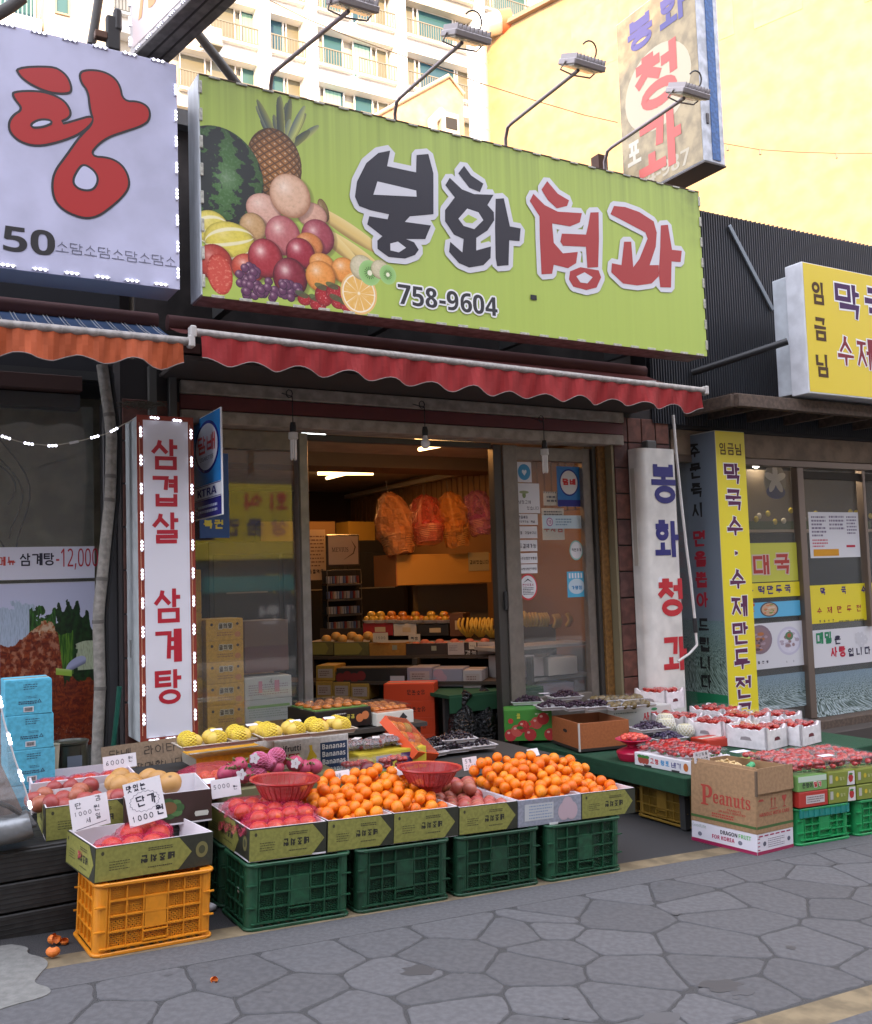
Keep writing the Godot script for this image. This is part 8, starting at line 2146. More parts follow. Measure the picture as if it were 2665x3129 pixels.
func left_goods() -> void:
	lay = Transform3D(Basis(), V(-0.06, 0.095, 0.38))
	# dark boarded step
	var dk := T("wooden_step", "dark grey boarded step in front of the left restaurant", "step", Vector3.ZERO)
	var bm := M(0.028, 0.027, 0.026, 0.65, {"mot": "wood", "ms": 1.0, "bump": "wood", "bs": 0.3})
	P(dk, "core", bx(V(-0.4, 0.2, 0.9), V(3.78, 0.38, 1.56)), M(0.01, 0.01, 0.01))
	for k in 3:
		P(dk, "riser_board", bx(V(-0.4, 0.068 + k * 0.138, 1.70), V(3.8, 0.128, 0.03), 0.005), bm)
		for q in 5: P(dk, "board_groove", bx(V(-0.4, 0.025 + k * 0.138 + q * 0.022, 1.7158), V(3.78, 0.004, 0.002)), M(0.015, 0.015, 0.015))
	for k in 10: P(dk, "deck_board", bx(V(-0.4, 0.405, 1.63 - k * 0.155), V(3.8, 0.03, 0.148), 0.004), bm)
	# sky blue cartons
	var blue := M(0.085, 0.43, 0.60, 0.6, {"mot": "card", "ms": 3.0})
	var bf := V(0.653, 0.946, 1) ; var bt := V(0.878, 1.11, 1)
	for k in 4:
		var c := closed_carton("blue_carton", "sky blue carton in the stack before the food poster, %s" % ["topmost", "second from the top", "third from the top", "lowest, mostly hidden"][k], 0.235, 0.182, 0.26, blue, V(0.765 + 0.004 * k, 0.945 - k * 0.184, 0.87), [-1.5, 0.5, 1.5, 0][k])
		var sp := MB.new()
		small_print(sp, -0.025, 0.13, 0.07, 0.035, 3, I, 0.1312, 0.35); small_print(sp, -0.01, 0.085, 0.05, 0.015, 2, I, 0.1312, 0.35); small_print(sp, -0.05, 0.055, 0.09, 0.02, 2, I, 0.1312, 0.6)
		P(c, "small_print", sp, M(0.03, 0.07, 0.12))
		printed(c, "barcode_label", rect(-0.025, 0.015, 0.05, 0.028), M(0.6, 0.6, 0.62), I, 0.1312)
		var bars := MB.new()
		for q in 12: bars.box(V(-0.018 + q * 0.0033, 0.029, 0.1318), V(0.0014 + 0.001 * (q % 3 == 0 as int), 0.02, 0.0004))
		P(c, "barcode", bars, M(0.02, 0.02, 0.02))
		var tr := MB.new(); tr.ribbon(PackedVector2Array([W(0.045, 0.062), W(0.063, 0.062), W(0.054, 0.078)]), [0.003], 0.1315, I, true); P(c, "recycling_mark", tr, M(0.03, 0.07, 0.12))
	# plastic wrapped stand with lights at the left edge
	var ws := T("wrapped_banner_stand", "leaning banner stand wrapped in clear plastic with white lights up its edge", "banner stand", Vector3.ZERO)
	var edge := [V(0.511, 1.297, 1.75), V(0.532, 1.187, 1.75), V(0.561, 1.022, 1.75), V(0.605, 0.847, 1.75), V(0.657, 0.678, 1.75), V(0.679, 0.575, 1.75)]
	var sheet := MB.new()
	var prev := []
	for i in edge.size():
		var e: Vector3 = edge[i]
		var row := []
		for j in 7: row.append(V(lerpf(e.x, -0.25, j / 6.0), e.y + 0.02 * sin(j * 1.3 + i), e.z + 0.03 * sin(j * 2.0 + i * 1.7)))
		if i:
			for j in 6: sheet.quad(prev[j + 1], row[j + 1], row[j], prev[j]);
		prev = row
	for q in sheet.n.size():
		if sheet.n[q].z < 0.0: sheet.n[q] = -sheet.n[q]
	P(ws, "film", sheet, M(0.42, 0.43, 0.44, 0.35, {"a": 0.42, "bump": "crumple", "bs": 1.0, "ms": 1.2, "spec": 0.4}))
	var bn := MB.new()
	bn.prism(PackedVector2Array([W(-0.3, 0.5), W(0.66, 0.56), W(0.48, 1.0), W(0.36, 1.45), W(-0.3, 1.5)]), 0.0, 0.01, Transform3D(Basis(), V(0, 0, 1.66)))
	P(ws, "print", bn, M(0.30, 0.22, 0.19, 0.6, {"mot": "grime", "ms": 3.0}))
	P(ws, "green_print", bx(V(0.2, 1.1, 1.674), V(0.4, 0.3, 0.004)), M(0.12, 0.18, 0.10))
	for k in edge.size() - 1:
		led_modules(ws, [edge[k] + V(0, 0, 0.02), edge[k + 1] + V(0, 0, 0.02)], 1, I, 0.35)
	P(ws, "edge_wire", tb(edge, 0.004, 5), M(0.6, 0.6, 0.62))
	P(ws, "base_tube", tb([V(0.471, 0.521, 1.72), V(0.57, 0.516, 1.72), V(0.635, 0.522, 1.72), V(0.675, 0.531, 1.72)], 0.066, 14), M(0.24, 0.25, 0.26, 0.35, {"metal": 0.5, "bump": "crumple", "bs": 0.4}))
	P(ws, "base_plate", bx(V(0.35, 0.53, 1.62), V(0.7, 0.02, 0.3), 0.006), M(0.05, 0.05, 0.05))
	P(ws, "base_bar", tb([V(0.525, 0.657, 1.74), V(0.582, 0.626, 1.74), V(0.633, 0.584, 1.74)], 0.012, 6), M(0.02, 0.02, 0.022, 0.5))
	# cans behind the cartons
	var can := T("paint_can", "old dark green paint can with drips behind the pear boxes", "can", V(1.03, 0.546, 0.62))
	var cm := MB.new()
	cm.lathe([W(0, 0), W(0.098, 0), W(0.10, 0.01), W(0.10, 0.165), W(0.106, 0.172), W(0.106, 0.182), W(0.096, 0.182), W(0.09, 0.172), W(0, 0.17)], 28)
	P(can, "body", cm, M(0.028, 0.032, 0.022, 0.3))
	printed(can, "label", rect(-0.03, 0.03, 0.08, 0.08), M(0.12, 0.14, 0.18), I, 0.1035)
	for k in 5: P(can, "drip", tb([V(-0.06 + k * 0.026, 0.165, 0.095 - 0.2 * absf(-0.06 + k * 0.026)), V(-0.06 + k * 0.026, 0.05 + 0.02 * (k % 3), 0.097 - 0.2 * absf(-0.06 + k * 0.026))], 0.004, 5), M(0.01, 0.01, 0.01, 0.3))
	var cup := T("paper_cup_stack", "pale patterned paper cup stack beside the dark paint can", "cups", V(0.922, 0.562, 0.72))
	var cu := MB.new(); cu.lathe([W(0, 0), W(0.028, 0), W(0.04, 0.17), W(0.043, 0.172), W(0.038, 0.165), W(0.028, 0.01)], 20)
	P(cup, "cups", cu, M(0.34, 0.32, 0.24))
	# cardboard notice
	var cb := T("cardboard_notice", "brown cardboard with handwritten Korean lettering behind the netted fruit", "notice", V(1.461, 0.509, 0.68))
	cb.rotation_degrees = V(-8, 0, 1.5)
	P(cb, "board", bx(V(0, 0.075, 0), V(0.52, 0.2, 0.005)), M(0.28, 0.20, 0.13, 0.85, {"mot": "card", "ms": 4.0}))
	lettering(cb, "lettering", "담배 라이타", -0.22, 0.09, 0.40, 0.065, 0.07, M(0.04, 0.03, 0.025), I, 0.004, {"wobble": 0.03})
	lettering(cb, "lettering", "판매합니다", -0.08, 0.0, 0.30, 0.06, 0.07, M(0.04, 0.03, 0.025), I, 0.004, {"wobble": 0.03})
	var tr := T("prop_crate", "hidden dark crate holding up the cardboard notice and boxes", "crate", V(1.45, 0.42, 0.75))
	P(tr, "box", bx(V(0, 0.06, 0), V(0.6, 0.12, 0.4)), M(0.03, 0.03, 0.03))
	# apple carton, persimmon tray, brown kiwi carton with pears
	var ac := pear_carton("olive open pear carton of red apples on the dark step", 0.40, 0.155, 0.44, V(0.962, 0.422, 1.45), -3.0)
	var ak := 0
	for p in [V(0.748, 0.57, 1.281), V(0.804, 0.57, 1.254), V(0.86, 0.57, 1.176), V(0.877, 0.57, 1.359), V(0.938, 0.57, 1.384), V(1.031, 0.57, 1.236), V(1.01, 0.57, 1.487), V(0.754, 0.57, 1.468), V(0.794, 0.57, 1.543), V(0.849, 0.57, 1.542), V(0.975, 0.57, 1.267), V(0.938, 0.57, 1.187), V(0.967, 0.57, 1.453), V(1.077, 0.57, 1.563), V(1.097, 0.57, 1.625), V(0.787, 0.57, 1.142)]:
		fruit_one("apple", "dusky red apple in the carton on the dark step", "apple", p - V(0, 0.02 - 0.012 * (ak % 3), 0), V(0.045, 0.042, 0.045), [Color(0.34, 0.06, 0.05), Color(0.38, 0.12, 0.07), Color(0.30, 0.05, 0.045)][ak % 3], 0.45, {"group": "apples on the dark step", "bot": Color(0.45, 0.3, 0.1), "bot_at": 0.3})
		ak += 1
	var wt := open_carton("white_carton", "white open carton with pink netted fruit behind the apples and pears", 0.52, 0.15, 0.36, M(0.56, 0.50, 0.54, 0.7), M(0.60, 0.54, 0.58, 0.7), V(1.02, 0.462, 1.02), -4)
	for k in 3: netted_bag("pink net bag lying in the white carton behind the apples, %s" % ["left", "middle", "right"][k], V(0.87 + k * 0.16, 0.545, 1.06), -5 + 10 * k, 2, 0.036)
	var kc := open_carton("kiwi_carton", "dark brown carton printed with kiwi leaves, holding golden pears", 0.42, 0.155, 0.47, M(0.045, 0.022, 0.018, 0.55), M(0.66, 0.63, 0.66, 0.7), V(1.335, 0.43, 1.52), -7)
	for q in 9: printed(kc, "leaf_print", disc(0.0 + 0.05 * cos(q * 0.8), 0.08 + 0.032 * sin(q * 0.8), 0.028, 0.02, 9), M(0.07, 0.17, 0.05) if q % 2 else M(0.04, 0.10, 0.03), I, 0.2362 + 0.0002 * q)
	printed(kc, "kiwi_print", disc(0.0, 0.085, 0.04, 0.03, 16), M(0.16, 0.085, 0.03), I, 0.2385)
	printed(kc, "white_label", PackedVector2Array([W(0.13, 0.03), W(0.19, 0.03), W(0.195, 0.045), W(0.19, 0.055), W(0.13, 0.055), W(0.125, 0.045)]), M(0.55, 0.56, 0.5), I, 0.2362)
	var pk := 0
	for p in [V(1.175, 0.6, 1.269), V(1.141, 0.6, 1.474), V(1.19, 0.6, 1.462), V(1.295, 0.6, 1.393), V(1.33, 0.6, 1.447), V(1.363, 0.6, 1.576), V(1.192, 0.6, 1.564), V(1.122, 0.6, 1.383)]:
		fruit_one("golden_pear", "golden brown pear in the brown kiwi carton", "pear", p - V(0, 0.0, 0.0), V(0.058, 0.054, 0.058) if pk < 6 else V(0.05, 0.047, 0.05), [Color(0.42, 0.22, 0.065), Color(0.46, 0.25, 0.08)][pk % 2], 0.5, {"group": "pears in the kiwi carton", "dimple": 0.16, "top": Color(0.1, 0.06, 0.03)})
		pk += 1
	price_card("white price card reading 6000 won at the back of the pear boxes", V(1.231, 0.605, 1.02), 0, -10, 0.18, 0.075, [["6000", 0.05, 0.2, 0.6, 0.6, 0.1], ["원", 0.74, 0.35, 0.16, 0.5]], 0.68, 2)
	price_card("white price card reading 1000 won sale, persimmons, before the apples", V(0.93, 0.495, 1.833), 2, -10, 0.172, 0.145, [["단", 0.12, 0.66, 0.2, 0.22], ["감", 0.66, 0.78, 0.18, 0.2], ["1000", 0.06, 0.36, 0.5, 0.3, 0.1], ["원", 0.6, 0.48, 0.18, 0.22], ["세", 0.36, 0.16, 0.14, 0.2], ["일", 0.62, 0.22, 0.16, 0.22], ["_", 0.1, 0.03, 0.8, 0]], 0.7, 5)
	price_card("tall white price card reading tasty sweet persimmon 1000 won", V(1.17, 0.5, 1.925), 4, -10, 0.178, 0.2, [["맛있는", 0.05, 0.76, 0.55, 0.2, 0.14], ["*", 0.12, 0.30, 0.74, 0.42], ["단가", 0.24, 0.38, 0.6, 0.3, 0.12], ["원", 0.72, 0.06, 0.25, 0.34, 0.14], ["1000", 0.05, 0.05, 0.62, 0.22, 0.14]], 0.7, 7)

func film_cover(parent: Node, w: float, h: float, d: float, y: float, a := 0.16) -> void:   # cling film drawn tight over a tray
	var mb := MB.new()
	var n := 7
	for i in n:
		for j in n:
			var q := []
			for k in [[0, 0], [1, 0], [1, 1], [0, 1]]:
				var u: float = (i + k[0]) / float(n) * 2.0 - 1.0; var v: float = (j + k[1]) / float(n) * 2.0 - 1.0
				q.append(V(u * w / 2, y + h * (1.0 - pow(maxf(absf(u), absf(v)), 3.0)) + 0.006 * sin(u * 7.0 + v * 5.0) , -v * d / 2))
			var nn: Vector3 = (q[1] - q[0]).cross(q[3] - q[0]).normalized()
			if nn.y < 0: nn = -nn
			mb.face(q[0], q[1], q[2], q[3], nn)
	P(parent, "film", mb, M(0.6, 0.6, 0.64, 0.05, {"a": a * 0.25, "spec": 0.2}))

func foam_tray(called: String, label: String, cat: String, at: Vector3, yaw: float, w: float, d: float, m: Material, group := "") -> Node3D:
	var t := T(called, label, cat, at, yaw, group)
	var mb := MB.new()
	mb.box(V(0, 0.003, 0), V(w * 0.9, 0.006, d * 0.9))
	for s in [-1.0, 1.0]:
		mb.quad(V(-w * 0.45, 0.004, s * d * 0.45), V(w * 0.45, 0.004, s * d * 0.45), V(w * 0.5, 0.024, s * d * 0.5), V(-w * 0.5, 0.024, s * d * 0.5))
		mb.quad(V(s * w * 0.45, 0.004, -d * 0.45), V(s * w * 0.45, 0.004, d * 0.45), V(s * w * 0.5, 0.024, d * 0.5), V(s * w * 0.5, 0.024, -d * 0.5))
		mb.box(V(0, 0.025, s * d * 0.5), V(w + 0.012, 0.004, 0.01))
		mb.box(V(s * w * 0.5, 0.025, 0), V(0.01, 0.004, d - 0.01))
	P(t, "tray", mb, m)
	return t

func grape_tray(label: String, at: Vector3, yaw: float, col: Color, w := 0.26, d := 0.19, big := false) -> void:
	var t := foam_tray("grape_tray", label, "fruit tray", at, yaw, w, d, M(0.62, 0.60, 0.62, 0.6))
	var g := MB.new()
	g.col = col
	for k in 80 if not big else 14:
		var u := rng.randf_range(-0.42, 0.42); var v := rng.randf_range(-0.42, 0.42)
		var r := 0.0135 if not big else 0.03
		var y := 0.016 + (0.055 * (1.0 - 3.2 * (u * u + v * v)) if not big else 0.012) * rng.randf_range(0.5, 1.0)
		g.col = col.lerp(Color(col.r * 2.0, col.g * 2.0, col.b * 2.2), rng.randf() * 0.6)
		g.ball(V(u * w, maxf(0.016, y), v * d), V(r, r, r) * rng.randf_range(0.85, 1.1), 9, 6)
	P(t, "grapes" if not big else "fruit", g, M(1, 1, 1, 0.24, {"vc": true, "spec": 0.45}))
	if big: film_cover(t, w, 0.035, d, 0.027, 0.12)

func mango_tray(label: String, at: Vector3, yaw: float, n: int) -> void:
	var w := 0.15 * n
	var t := foam_tray("mango_tray", label, "fruit tray", at, yaw, w, 0.21, M(0.55, 0.48, 0.40, 0.7))
	for i in n:
		for j in 2:
			var fm := MB.new()
			var c := V(-w / 2 + (i + 0.5) * 0.147, 0.045, -0.05 + 0.1 * j)
			fm.ball(c, V(0.062, 0.046, 0.05), 16, 10, Transform3D(Basis(), Vector3.ZERO), 0.05, 0.03, i + j * 2.0)
			var o := P(t, "mango", fm, M(0.70, 0.50, 0.09, 0.5))
			var net := MB.new()
			for k in 16:
				for dir in [-1.0, 1.0]:
					var pts := []
					for q in 9:
						var th := PI * (0.08 + 0.5 * q / 8.0); var ph: float = k * TAU / 16.0 + dir * q * 0.16
						pts.append(c + V(cos(th) * 0.9, sin(th) * cos(ph) , sin(th) * sin(ph)) * V(0.064, 0.049, 0.053) * V(1 if i % 2 else -1, 1, 1))
					net.tube(pts, 0.0028, 4, -1.0, false)
			P(o, "foam_net", net, M(0.76, 0.58, 0.05, 0.6))
	P(t, "price_tag", bx(V(0.0, 0.098, 0.0), V(0.07, 0.001, 0.03), 0, Transform3D(Basis(Vector3.RIGHT, 0.3), Vector3.ZERO)), M(0.65, 0.65, 0.7))

func strawberry_pack(label: String, at: Vector3, yaw: float, w := 0.15, d := 0.11, h := 0.07, group := "", lod := 1.0) -> void:
	var t := T("strawberry_pack", label, "strawberry pack", at, yaw, group)
	var s := MB.new()
	for k in int(18 * lod):
		s.col = Color(0.28, 0.005, 0.007).lerp(Color(0.42, 0.015, 0.012), rng.randf())
		s.ball(V(rng.randf_range(-0.42, 0.42) * w, 0.014 + h * (0.2 if k < 6 * lod else 0.62) * 0.9, rng.randf_range(-0.4, 0.4) * d), V(0.019, 0.016, 0.024) * rng.randf_range(0.85, 1.15), 9, 6, Transform3D(Basis(Vector3.UP, 0.0), Vector3.ZERO), 0.0, 0.06, k, Color(-1, 0, 0))
	P(t, "strawberries", s, M(1, 1, 1, 0.3, {"vc": true, "spec": 0.6}))
	var lv := MB.new()
	for k in 7: lv.ball(V(rng.randf_range(-0.45, 0.45) * w, h * 0.25, d * 0.46), V(0.012, 0.006, 0.004), 7, 4)
	P(t, "leaves", lv, M(0.05, 0.14, 0.03))
	P(t, "clear_box", bx(V(0, h / 2, 0), V(w, h, d), 0.006), M(0.7, 0.7, 0.72, 0.05, {"a": 0.04, "spec": 0.15}))
	P(t, "lid_rim", bx(V(0, h - 0.014, 0), V(w + 0.012, 0.004, d + 0.012), 0.0), M(0.7, 0.66, 0.68, 0.05, {"a": 0.06, "spec": 0.15}))

func styro_box(label: String, at: Vector3, yaw: float, w := 0.25, d := 0.3, h := 0.17) -> void:
	var t := T("styrofoam_box", label, "foam box", at, yaw)
	var m := M(0.78, 0.74, 0.77, 0.85, {"mot": "soft", "ms": 5.0})
	var xm := Transform3D(Basis(), V(0, 0, d / 2 - 0.016))
	for side in 4:
		var ww := w if side < 2 else d
		var xf := Transform3D(Basis(Vector3.UP, [0.0, PI, PI / 2, -PI / 2][side]), Vector3.ZERO)
		xf.origin = xf.basis.z * ((d if side < 2 else w) / 2 - 0.016)
		var p := PackedVector2Array([W(-ww / 2, 0), W(ww / 2, 0), W(ww / 2, h)])
		for k in 9: p.append(W(ww / 2 * (0.85 - k * 0.2125), h - (0.022 if k > 0 and k < 8 else 0.0) - 0.006 * (k % 2)))
		p.append(W(-ww / 2, h))
		var mb := MB.new(); mb.prism(p, 0.0, 0.016, xf)
		var o := P(t, "wall", mb, m)
		var hl := MB.new()
		hl.prism(PackedVector2Array([W(-ww * 0.14, h * 0.36), W(ww * 0.14, h * 0.36), W(ww * 0.1, h * 0.5), W(0, h * 0.53), W(-ww * 0.12, h * 0.5)]), 0.0155, 0.0166, xf)
		P(o, "hand_hole", hl, M(0.13, 0.02, 0.03) if side < 2 else M(0.3, 0.26, 0.28))
	P(t, "bottom", bx(V(0, 0.015, 0), V(w - 0.02, 0.02, d - 0.02)), m)
	var s := MB.new()
	for k in 40:
		s.col = Color(0.34, 0.008, 0.008).lerp(Color(0.48, 0.04, 0.02), rng.randf())
		s.ball(V(rng.randf_range(-0.4, 0.4) * w, h - 0.02 + rng.randf_range(-0.008, 0.012), rng.randf_range(-0.4, 0.4) * d), V(0.021, 0.016, 0.024), 8, 5)
	P(t, "strawberries", s, M(1, 1, 1, 0.3, {"vc": true, "spec": 0.6}))
	P(t, "bed", bx(V(0, h - 0.04, 0), V(w - 0.04, 0.01, d - 0.04)), M(0.32, 0.03, 0.03))
	P(t, "film", bx(V(0, h + 0.006, 0), V(w - 0.03, 0.002, d - 0.03)), M(0.7, 0.7, 0.72, 0.06, {"a": 0.05, "spec": 0.2}))

func dragon_fruit(label: String, at: Vector3, r: float, netted: bool) -> void:
	var t := T("dragon_fruit", label, "dragon fruit", at, rng.randf() * 360.0)
	var fm := MB.new(); fm.ball(Vector3.ZERO, V(r * 1.15, r, r), 14, 10, I, 0.0, 0.03, r * 99.0)
	var o := P(t, "skin", fm, M(0.42, 0.05, 0.11, 0.5))
	if netted:
		var net := MB.new()
		for k in 14:
			for dir in [-1.0, 1.0]:
				var pts := []
				for q in 10:
					var th := PI * (0.05 + 0.9 * q / 9.0); var ph: float = k * TAU / 14.0 + dir * q * 0.2
					pts.append(V(cos(th) * 1.17, sin(th) * cos(ph) * 1.04, sin(th) * sin(ph) * 1.04) * r)
				net.tube(pts, 0.0026, 4, -1.0, false)
		P(o, "foam_net", net, M(0.62, 0.16, 0.30, 0.6))
	else:
		for k in 12:
			var a := k * 2.4
			var d := V(cos(a) * 0.8, 0.4 + 0.5 * sin(k * 1.3), sin(a)).normalized()
			P(o, "scale", tb([d * r * 0.95, d * r * 1.2 + V(0.01, 0.008, 0)], r * 0.16, 5, 0.002), M(0.20, 0.24, 0.08, 0.5))

func middle_goods() -> void:
	lay = I
	# goods between the front row and the door: what they stand on first
	var st := T("display_bench", "low dark bench carrying the boxes between the front row and the door", "bench", V(2.3, 0, 1.0))
	P(st, "top", bx(V(0.55, 0.40, 0.0), V(2.7, 0.03, 1.2)), M(0.03, 0.03, 0.03))
	for x in [-0.7, 0.55, 1.8]: P(st, "leg", bx(V(x, 0.195, 0), V(0.05, 0.39, 1.1)), M(0.02, 0.02, 0.02))
	# banana carton and grape carton
	var bf := [2.107, 0.56, 0.5, 0.137]
	var bc := closed_carton("banana_carton", "white banana carton with a yellow banana print and navy panel", bf[2], 0.255, 0.36, M(0.60, 0.58, 0.55, 0.65, {"mot": "card", "ms": 3.0}), V(bf[0] + bf[2] / 2, bf[1] + bf[3] - 0.225, 1.12), 0)
	var hb := 0.255
	printed(bc, "navy_panel", rect(0.055, 0.01, 0.185, 0.205), M(0.012, 0.035, 0.09), I, 0.1812)
	for k in 4: latin(bc, "Bananas", 0.068, 0.172 - k * 0.047, 0.158, 0.033, M(0.62, 0.62, 0.6), I, 0.1825)
	latin(bc, "unifrutti", -0.245, 0.185, 0.17, 0.038, M(0.03, 0.03, 0.05), I, 0.1812)
	printed(bc, "red_square", rect(-0.23, 0.05, 0.145, 0.12), M(0.36, 0.03, 0.035), I, 0.1812)
	printed(bc, "white_emblem", disc(-0.135, 0.14, 0.024, 0.022, 16), M(0.62, 0.6, 0.58), I, 0.182)
	printed(bc, "white_emblem", disc(-0.16, 0.085, 0.036, 0.03, 16), M(0.62, 0.6, 0.58), I, 0.182)
	printed(bc, "white_emblem", rect(-0.165, 0.1, 0.006, 0.07), M(0.62, 0.6, 0.58), I, 0.1824)
	printed(bc, "banana_print", PackedVector2Array([W(-0.02, 0.21), W(0.0, 0.21), W(0.002, 0.18), W(0.03, 0.14), W(0.035, 0.09), W(0.01, 0.04), W(-0.05, 0.03), W(-0.06, 0.05), W(-0.04, 0.12), W(-0.015, 0.175)]), M(0.62, 0.45, 0.02), I, 0.1812)
	var gf := [1.611, 0.63, 0.461, 0.076]
	var gc := closed_carton("grape_carton", "deep yellow carton with red fruit print and white and green lettering", gf[2], 0.2, 0.34, M(0.70, 0.34, 0.010, 0.6, {"mot": "card", "ms": 3.0}), V(gf[0] + gf[2] / 2, gf[1] + gf[3] - 0.215, 1.18), 0)
	printed(gc, "black_print", disc(-0.02, 0.09, 0.07, 0.07, 16), M(0.03, 0.012, 0.012), I, 0.1712)
	for q in 4: printed(gc, "fruit_print", disc(-0.15 + q * 0.055, 0.04 + 0.015 * (q % 2), 0.036, 0.034, 14), M(0.25, 0.015, 0.02), I, 0.1716 + 0.0003 * q)
	lettering(gc, "lettering", "경북", -0.015, 0.07, 0.15, 0.075, 0.16, M(0.04, 0.30, 0.16), I, 0.174, {"halo": 0.012})
	P(gc, "white_end", bx(V(-gf[2] / 2 - 0.001, 0.1, 0), V(0.002, 0.198, 0.338)), M(0.4, 0.36, 0.3))
	mango_tray("long tray of yellow netted mangoes on the yellow carton, left part", V(1.731, 0.755, 1.329), 0, 3)
	mango_tray("second tray of yellow netted mangoes, behind on the yellow carton", V(1.953, 0.76, 1.31), 3, 2)
	mango_tray("tray of yellow netted mangoes on the banana carton, nearest the door post", V(2.18, 0.775, 1.45), -2, 3)
	mango_tray("small tray of netted mangoes at the right edge of the banana carton", V(2.39, 0.775, 1.476), -2, 2)
	# red netted bag of tangerines by the 5000 card
	var rb := T("netted_tangerine_bag", "bulging pink net sack of tangerines behind the 5000 card", "fruit bag", V(1.667, 0.503, 1.5), -5)
	for k in 22:
		var fm := MB.new(); fm.ball(V(-0.17 + (k % 6) * 0.066, 0.04 + 0.06 * (k / 12), -0.09 + 0.065 * ((k / 6) % 2) + 0.03 * (k / 12)), V(0.036, 0.032, 0.036), 12, 8, I, 0.06)
		P(rb, "tangerine", fm, M(0.70, 0.16, 0.012, 0.4))
	var fl := MB.new(); fl.ball(V(0, 0.07, -0.05), V(0.26, 0.11, 0.13), 26, 12, I, 0.0, 0.05, 1.2)
	P(rb, "film", fl, M(0.75, 0.05, 0.13, 0.3, {"a": 0.36, "bump": "crumple", "bs": 1.5, "ms": 4.0, "spec": 0.8}))
	P(rb, "label", bx(V(-0.06, 0.155, 0.05), V(0.075, 0.001, 0.045), 0, Transform3D(Basis(Vector3.RIGHT, 0.5), V(0, 0.0, 0.03))), M(0.68, 0.68, 0.72))
	# dragon fruits
	var dp := [V(2.003, 0.701, 1.62), V(1.896, 0.69, 1.62), V(1.781, 0.676, 1.62), V(1.748, 0.643, 1.62), V(1.887, 0.616, 1.62), V(2.001, 0.634, 1.62), V(1.806, 0.617, 1.62), V(2.117, 0.644, 1.62), V(2.171, 0.613, 1.62), V(2.234, 0.611, 1.62), V(1.704, 0.639, 1.62), V(1.956, 0.671, 1.62)]
	for k in dp.size(): dragon_fruit("dragon fruit in %s, %s" % ["pink foam net" if k in [0, 1, 4, 11] else "green tipped skin", ["topmost of the heap", "upper left of the heap", "left middle", "low left", "low middle", "under the topmost one", "lower left beside the sack", "right of the topmost one", "right side of the heap", "rightmost by the banana print", "leftmost of the heap", "just left of the topmost one"][k]], dp[k], 0.046, k in [0, 1, 4, 11])
	for e in [["white flower shaped price tag stuck in the dragon fruit, left", V(1.755, 0.642, 1.72)], ["white flower shaped price tag stuck in the dragon fruit, top", V(1.842, 0.718, 1.7)], ["pale folded price tag on the dragon fruit near the banana print", V(2.086, 0.66, 1.7)]]:
		var tg := T("flower_tag", e[0], "price tag", e[1], 5)
		var tp := PackedVector2Array()
		for k in 20: tp.append(W(cos(k * TAU / 20), sin(k * TAU / 20)) * 0.028 * (1.0 + 0.22 * cos(k * TAU / 4.0)))
		var mb := MB.new(); mb.prism(tp, 0, 0.002); P(tg, "tag", mb, M(0.70, 0.68, 0.72))
		lettering(tg, "lettering", "3", -0.008, -0.01, 0.016, 0.02, 0.12, M(0.3, 0.02, 0.15), I, 0.0025)
	var cr := T("crate_behind", "grey carton edges under the dragon fruit heap", "carton", V(2.06, 0.415, 1.5), -4)
	P(cr, "box", bx(V(0, 0.07, 0), V(0.72, 0.14, 0.42), 0.004), M(0.16, 0.15, 0.07))
	# clear packs of cherries or tomatoes
	strawberry_pack("clear pack of dark red cherry tomatoes left of the dark red fruit", V(2.612, 0.489, 1.4), 2, 0.2, 0.13, 0.09)
	strawberry_pack("clear pack of dark red cherry tomatoes right of the dark red fruit", V(2.85, 0.485, 1.4), -3, 0.2, 0.13, 0.09)
	for k in 2:
		var p := T("clear_lid", "empty clear plastic lid with a green edge before the banana carton, %s" % ["left", "right"][k], "lid", V(2.372, 0.513, 1.5) + V(0.16 * k, 0.005 * k, -0.03 * k), 8 * k)
		P(p, "lid", bx(V(0, 0.012, 0), V(0.2, 0.02, 0.15), 0.006), M(0.6, 0.75, 0.75, 0.05, {"a": 0.25}))
		P(p, "green_edge", bx(V(0, 0.024, 0.072), V(0.2, 0.006, 0.006)), M(0.03, 0.3, 0.2))
	# yellow purple carton and jujube bags on it
	var yp := closed_carton("yellow_carton", "yellow carton with purple and white print under the jujube bags", 0.52, 0.14, 0.4, M(0.55, 0.44, 0.03, 0.6), V(2.98, 0.415, 0.98), 2)
	printed(yp, "grey_panel", rect(-0.13, 0.02, 0.12, 0.1), M(0.3, 0.28, 0.36), I, 0.2012)
	printed(yp, "purple_panel", rect(0.06, 0.02, 0.09, 0.1), M(0.06, 0.02, 0.10), I, 0.2012)
	for k in 7:
		var at := V(2.76 + 0.13 * (k % 4), 0.575 + 0.036 * (k / 4), 0.96 + 0.07 * (k / 4) + 0.05 * (k % 2))
		var b := T("jujube_bag", "clear white printed bag of dark red jujubes on the yellow carton, %s" % ["bottom left", "bottom second", "bottom third", "bottom right", "top left", "top middle", "top right"][k], "fruit bag", at, -20 + 17 * k)
		var bm := MB.new(); bm.ball(Vector3.ZERO, V(0.12, 0.028, 0.085), 20, 8, I, 0.0, 0.08, k)
		P(b, "bag", bm, M(0.66, 0.64, 0.66, 0.3, {"a": 0.3, "bump": "crumple", "bs": 1.5, "ms": 4.0, "spec": 0.5}))
		var jb := MB.new()
		for q in 26: jb.ball(V(rng.randf_range(-0.085, 0.085), rng.randf_range(-0.006, 0.012), rng.randf_range(-0.055, 0.055)), V(0.017, 0.012, 0.013), 8, 5)
		P(b, "jujubes", jb, M(0.17, 0.025, 0.022, 0.4))
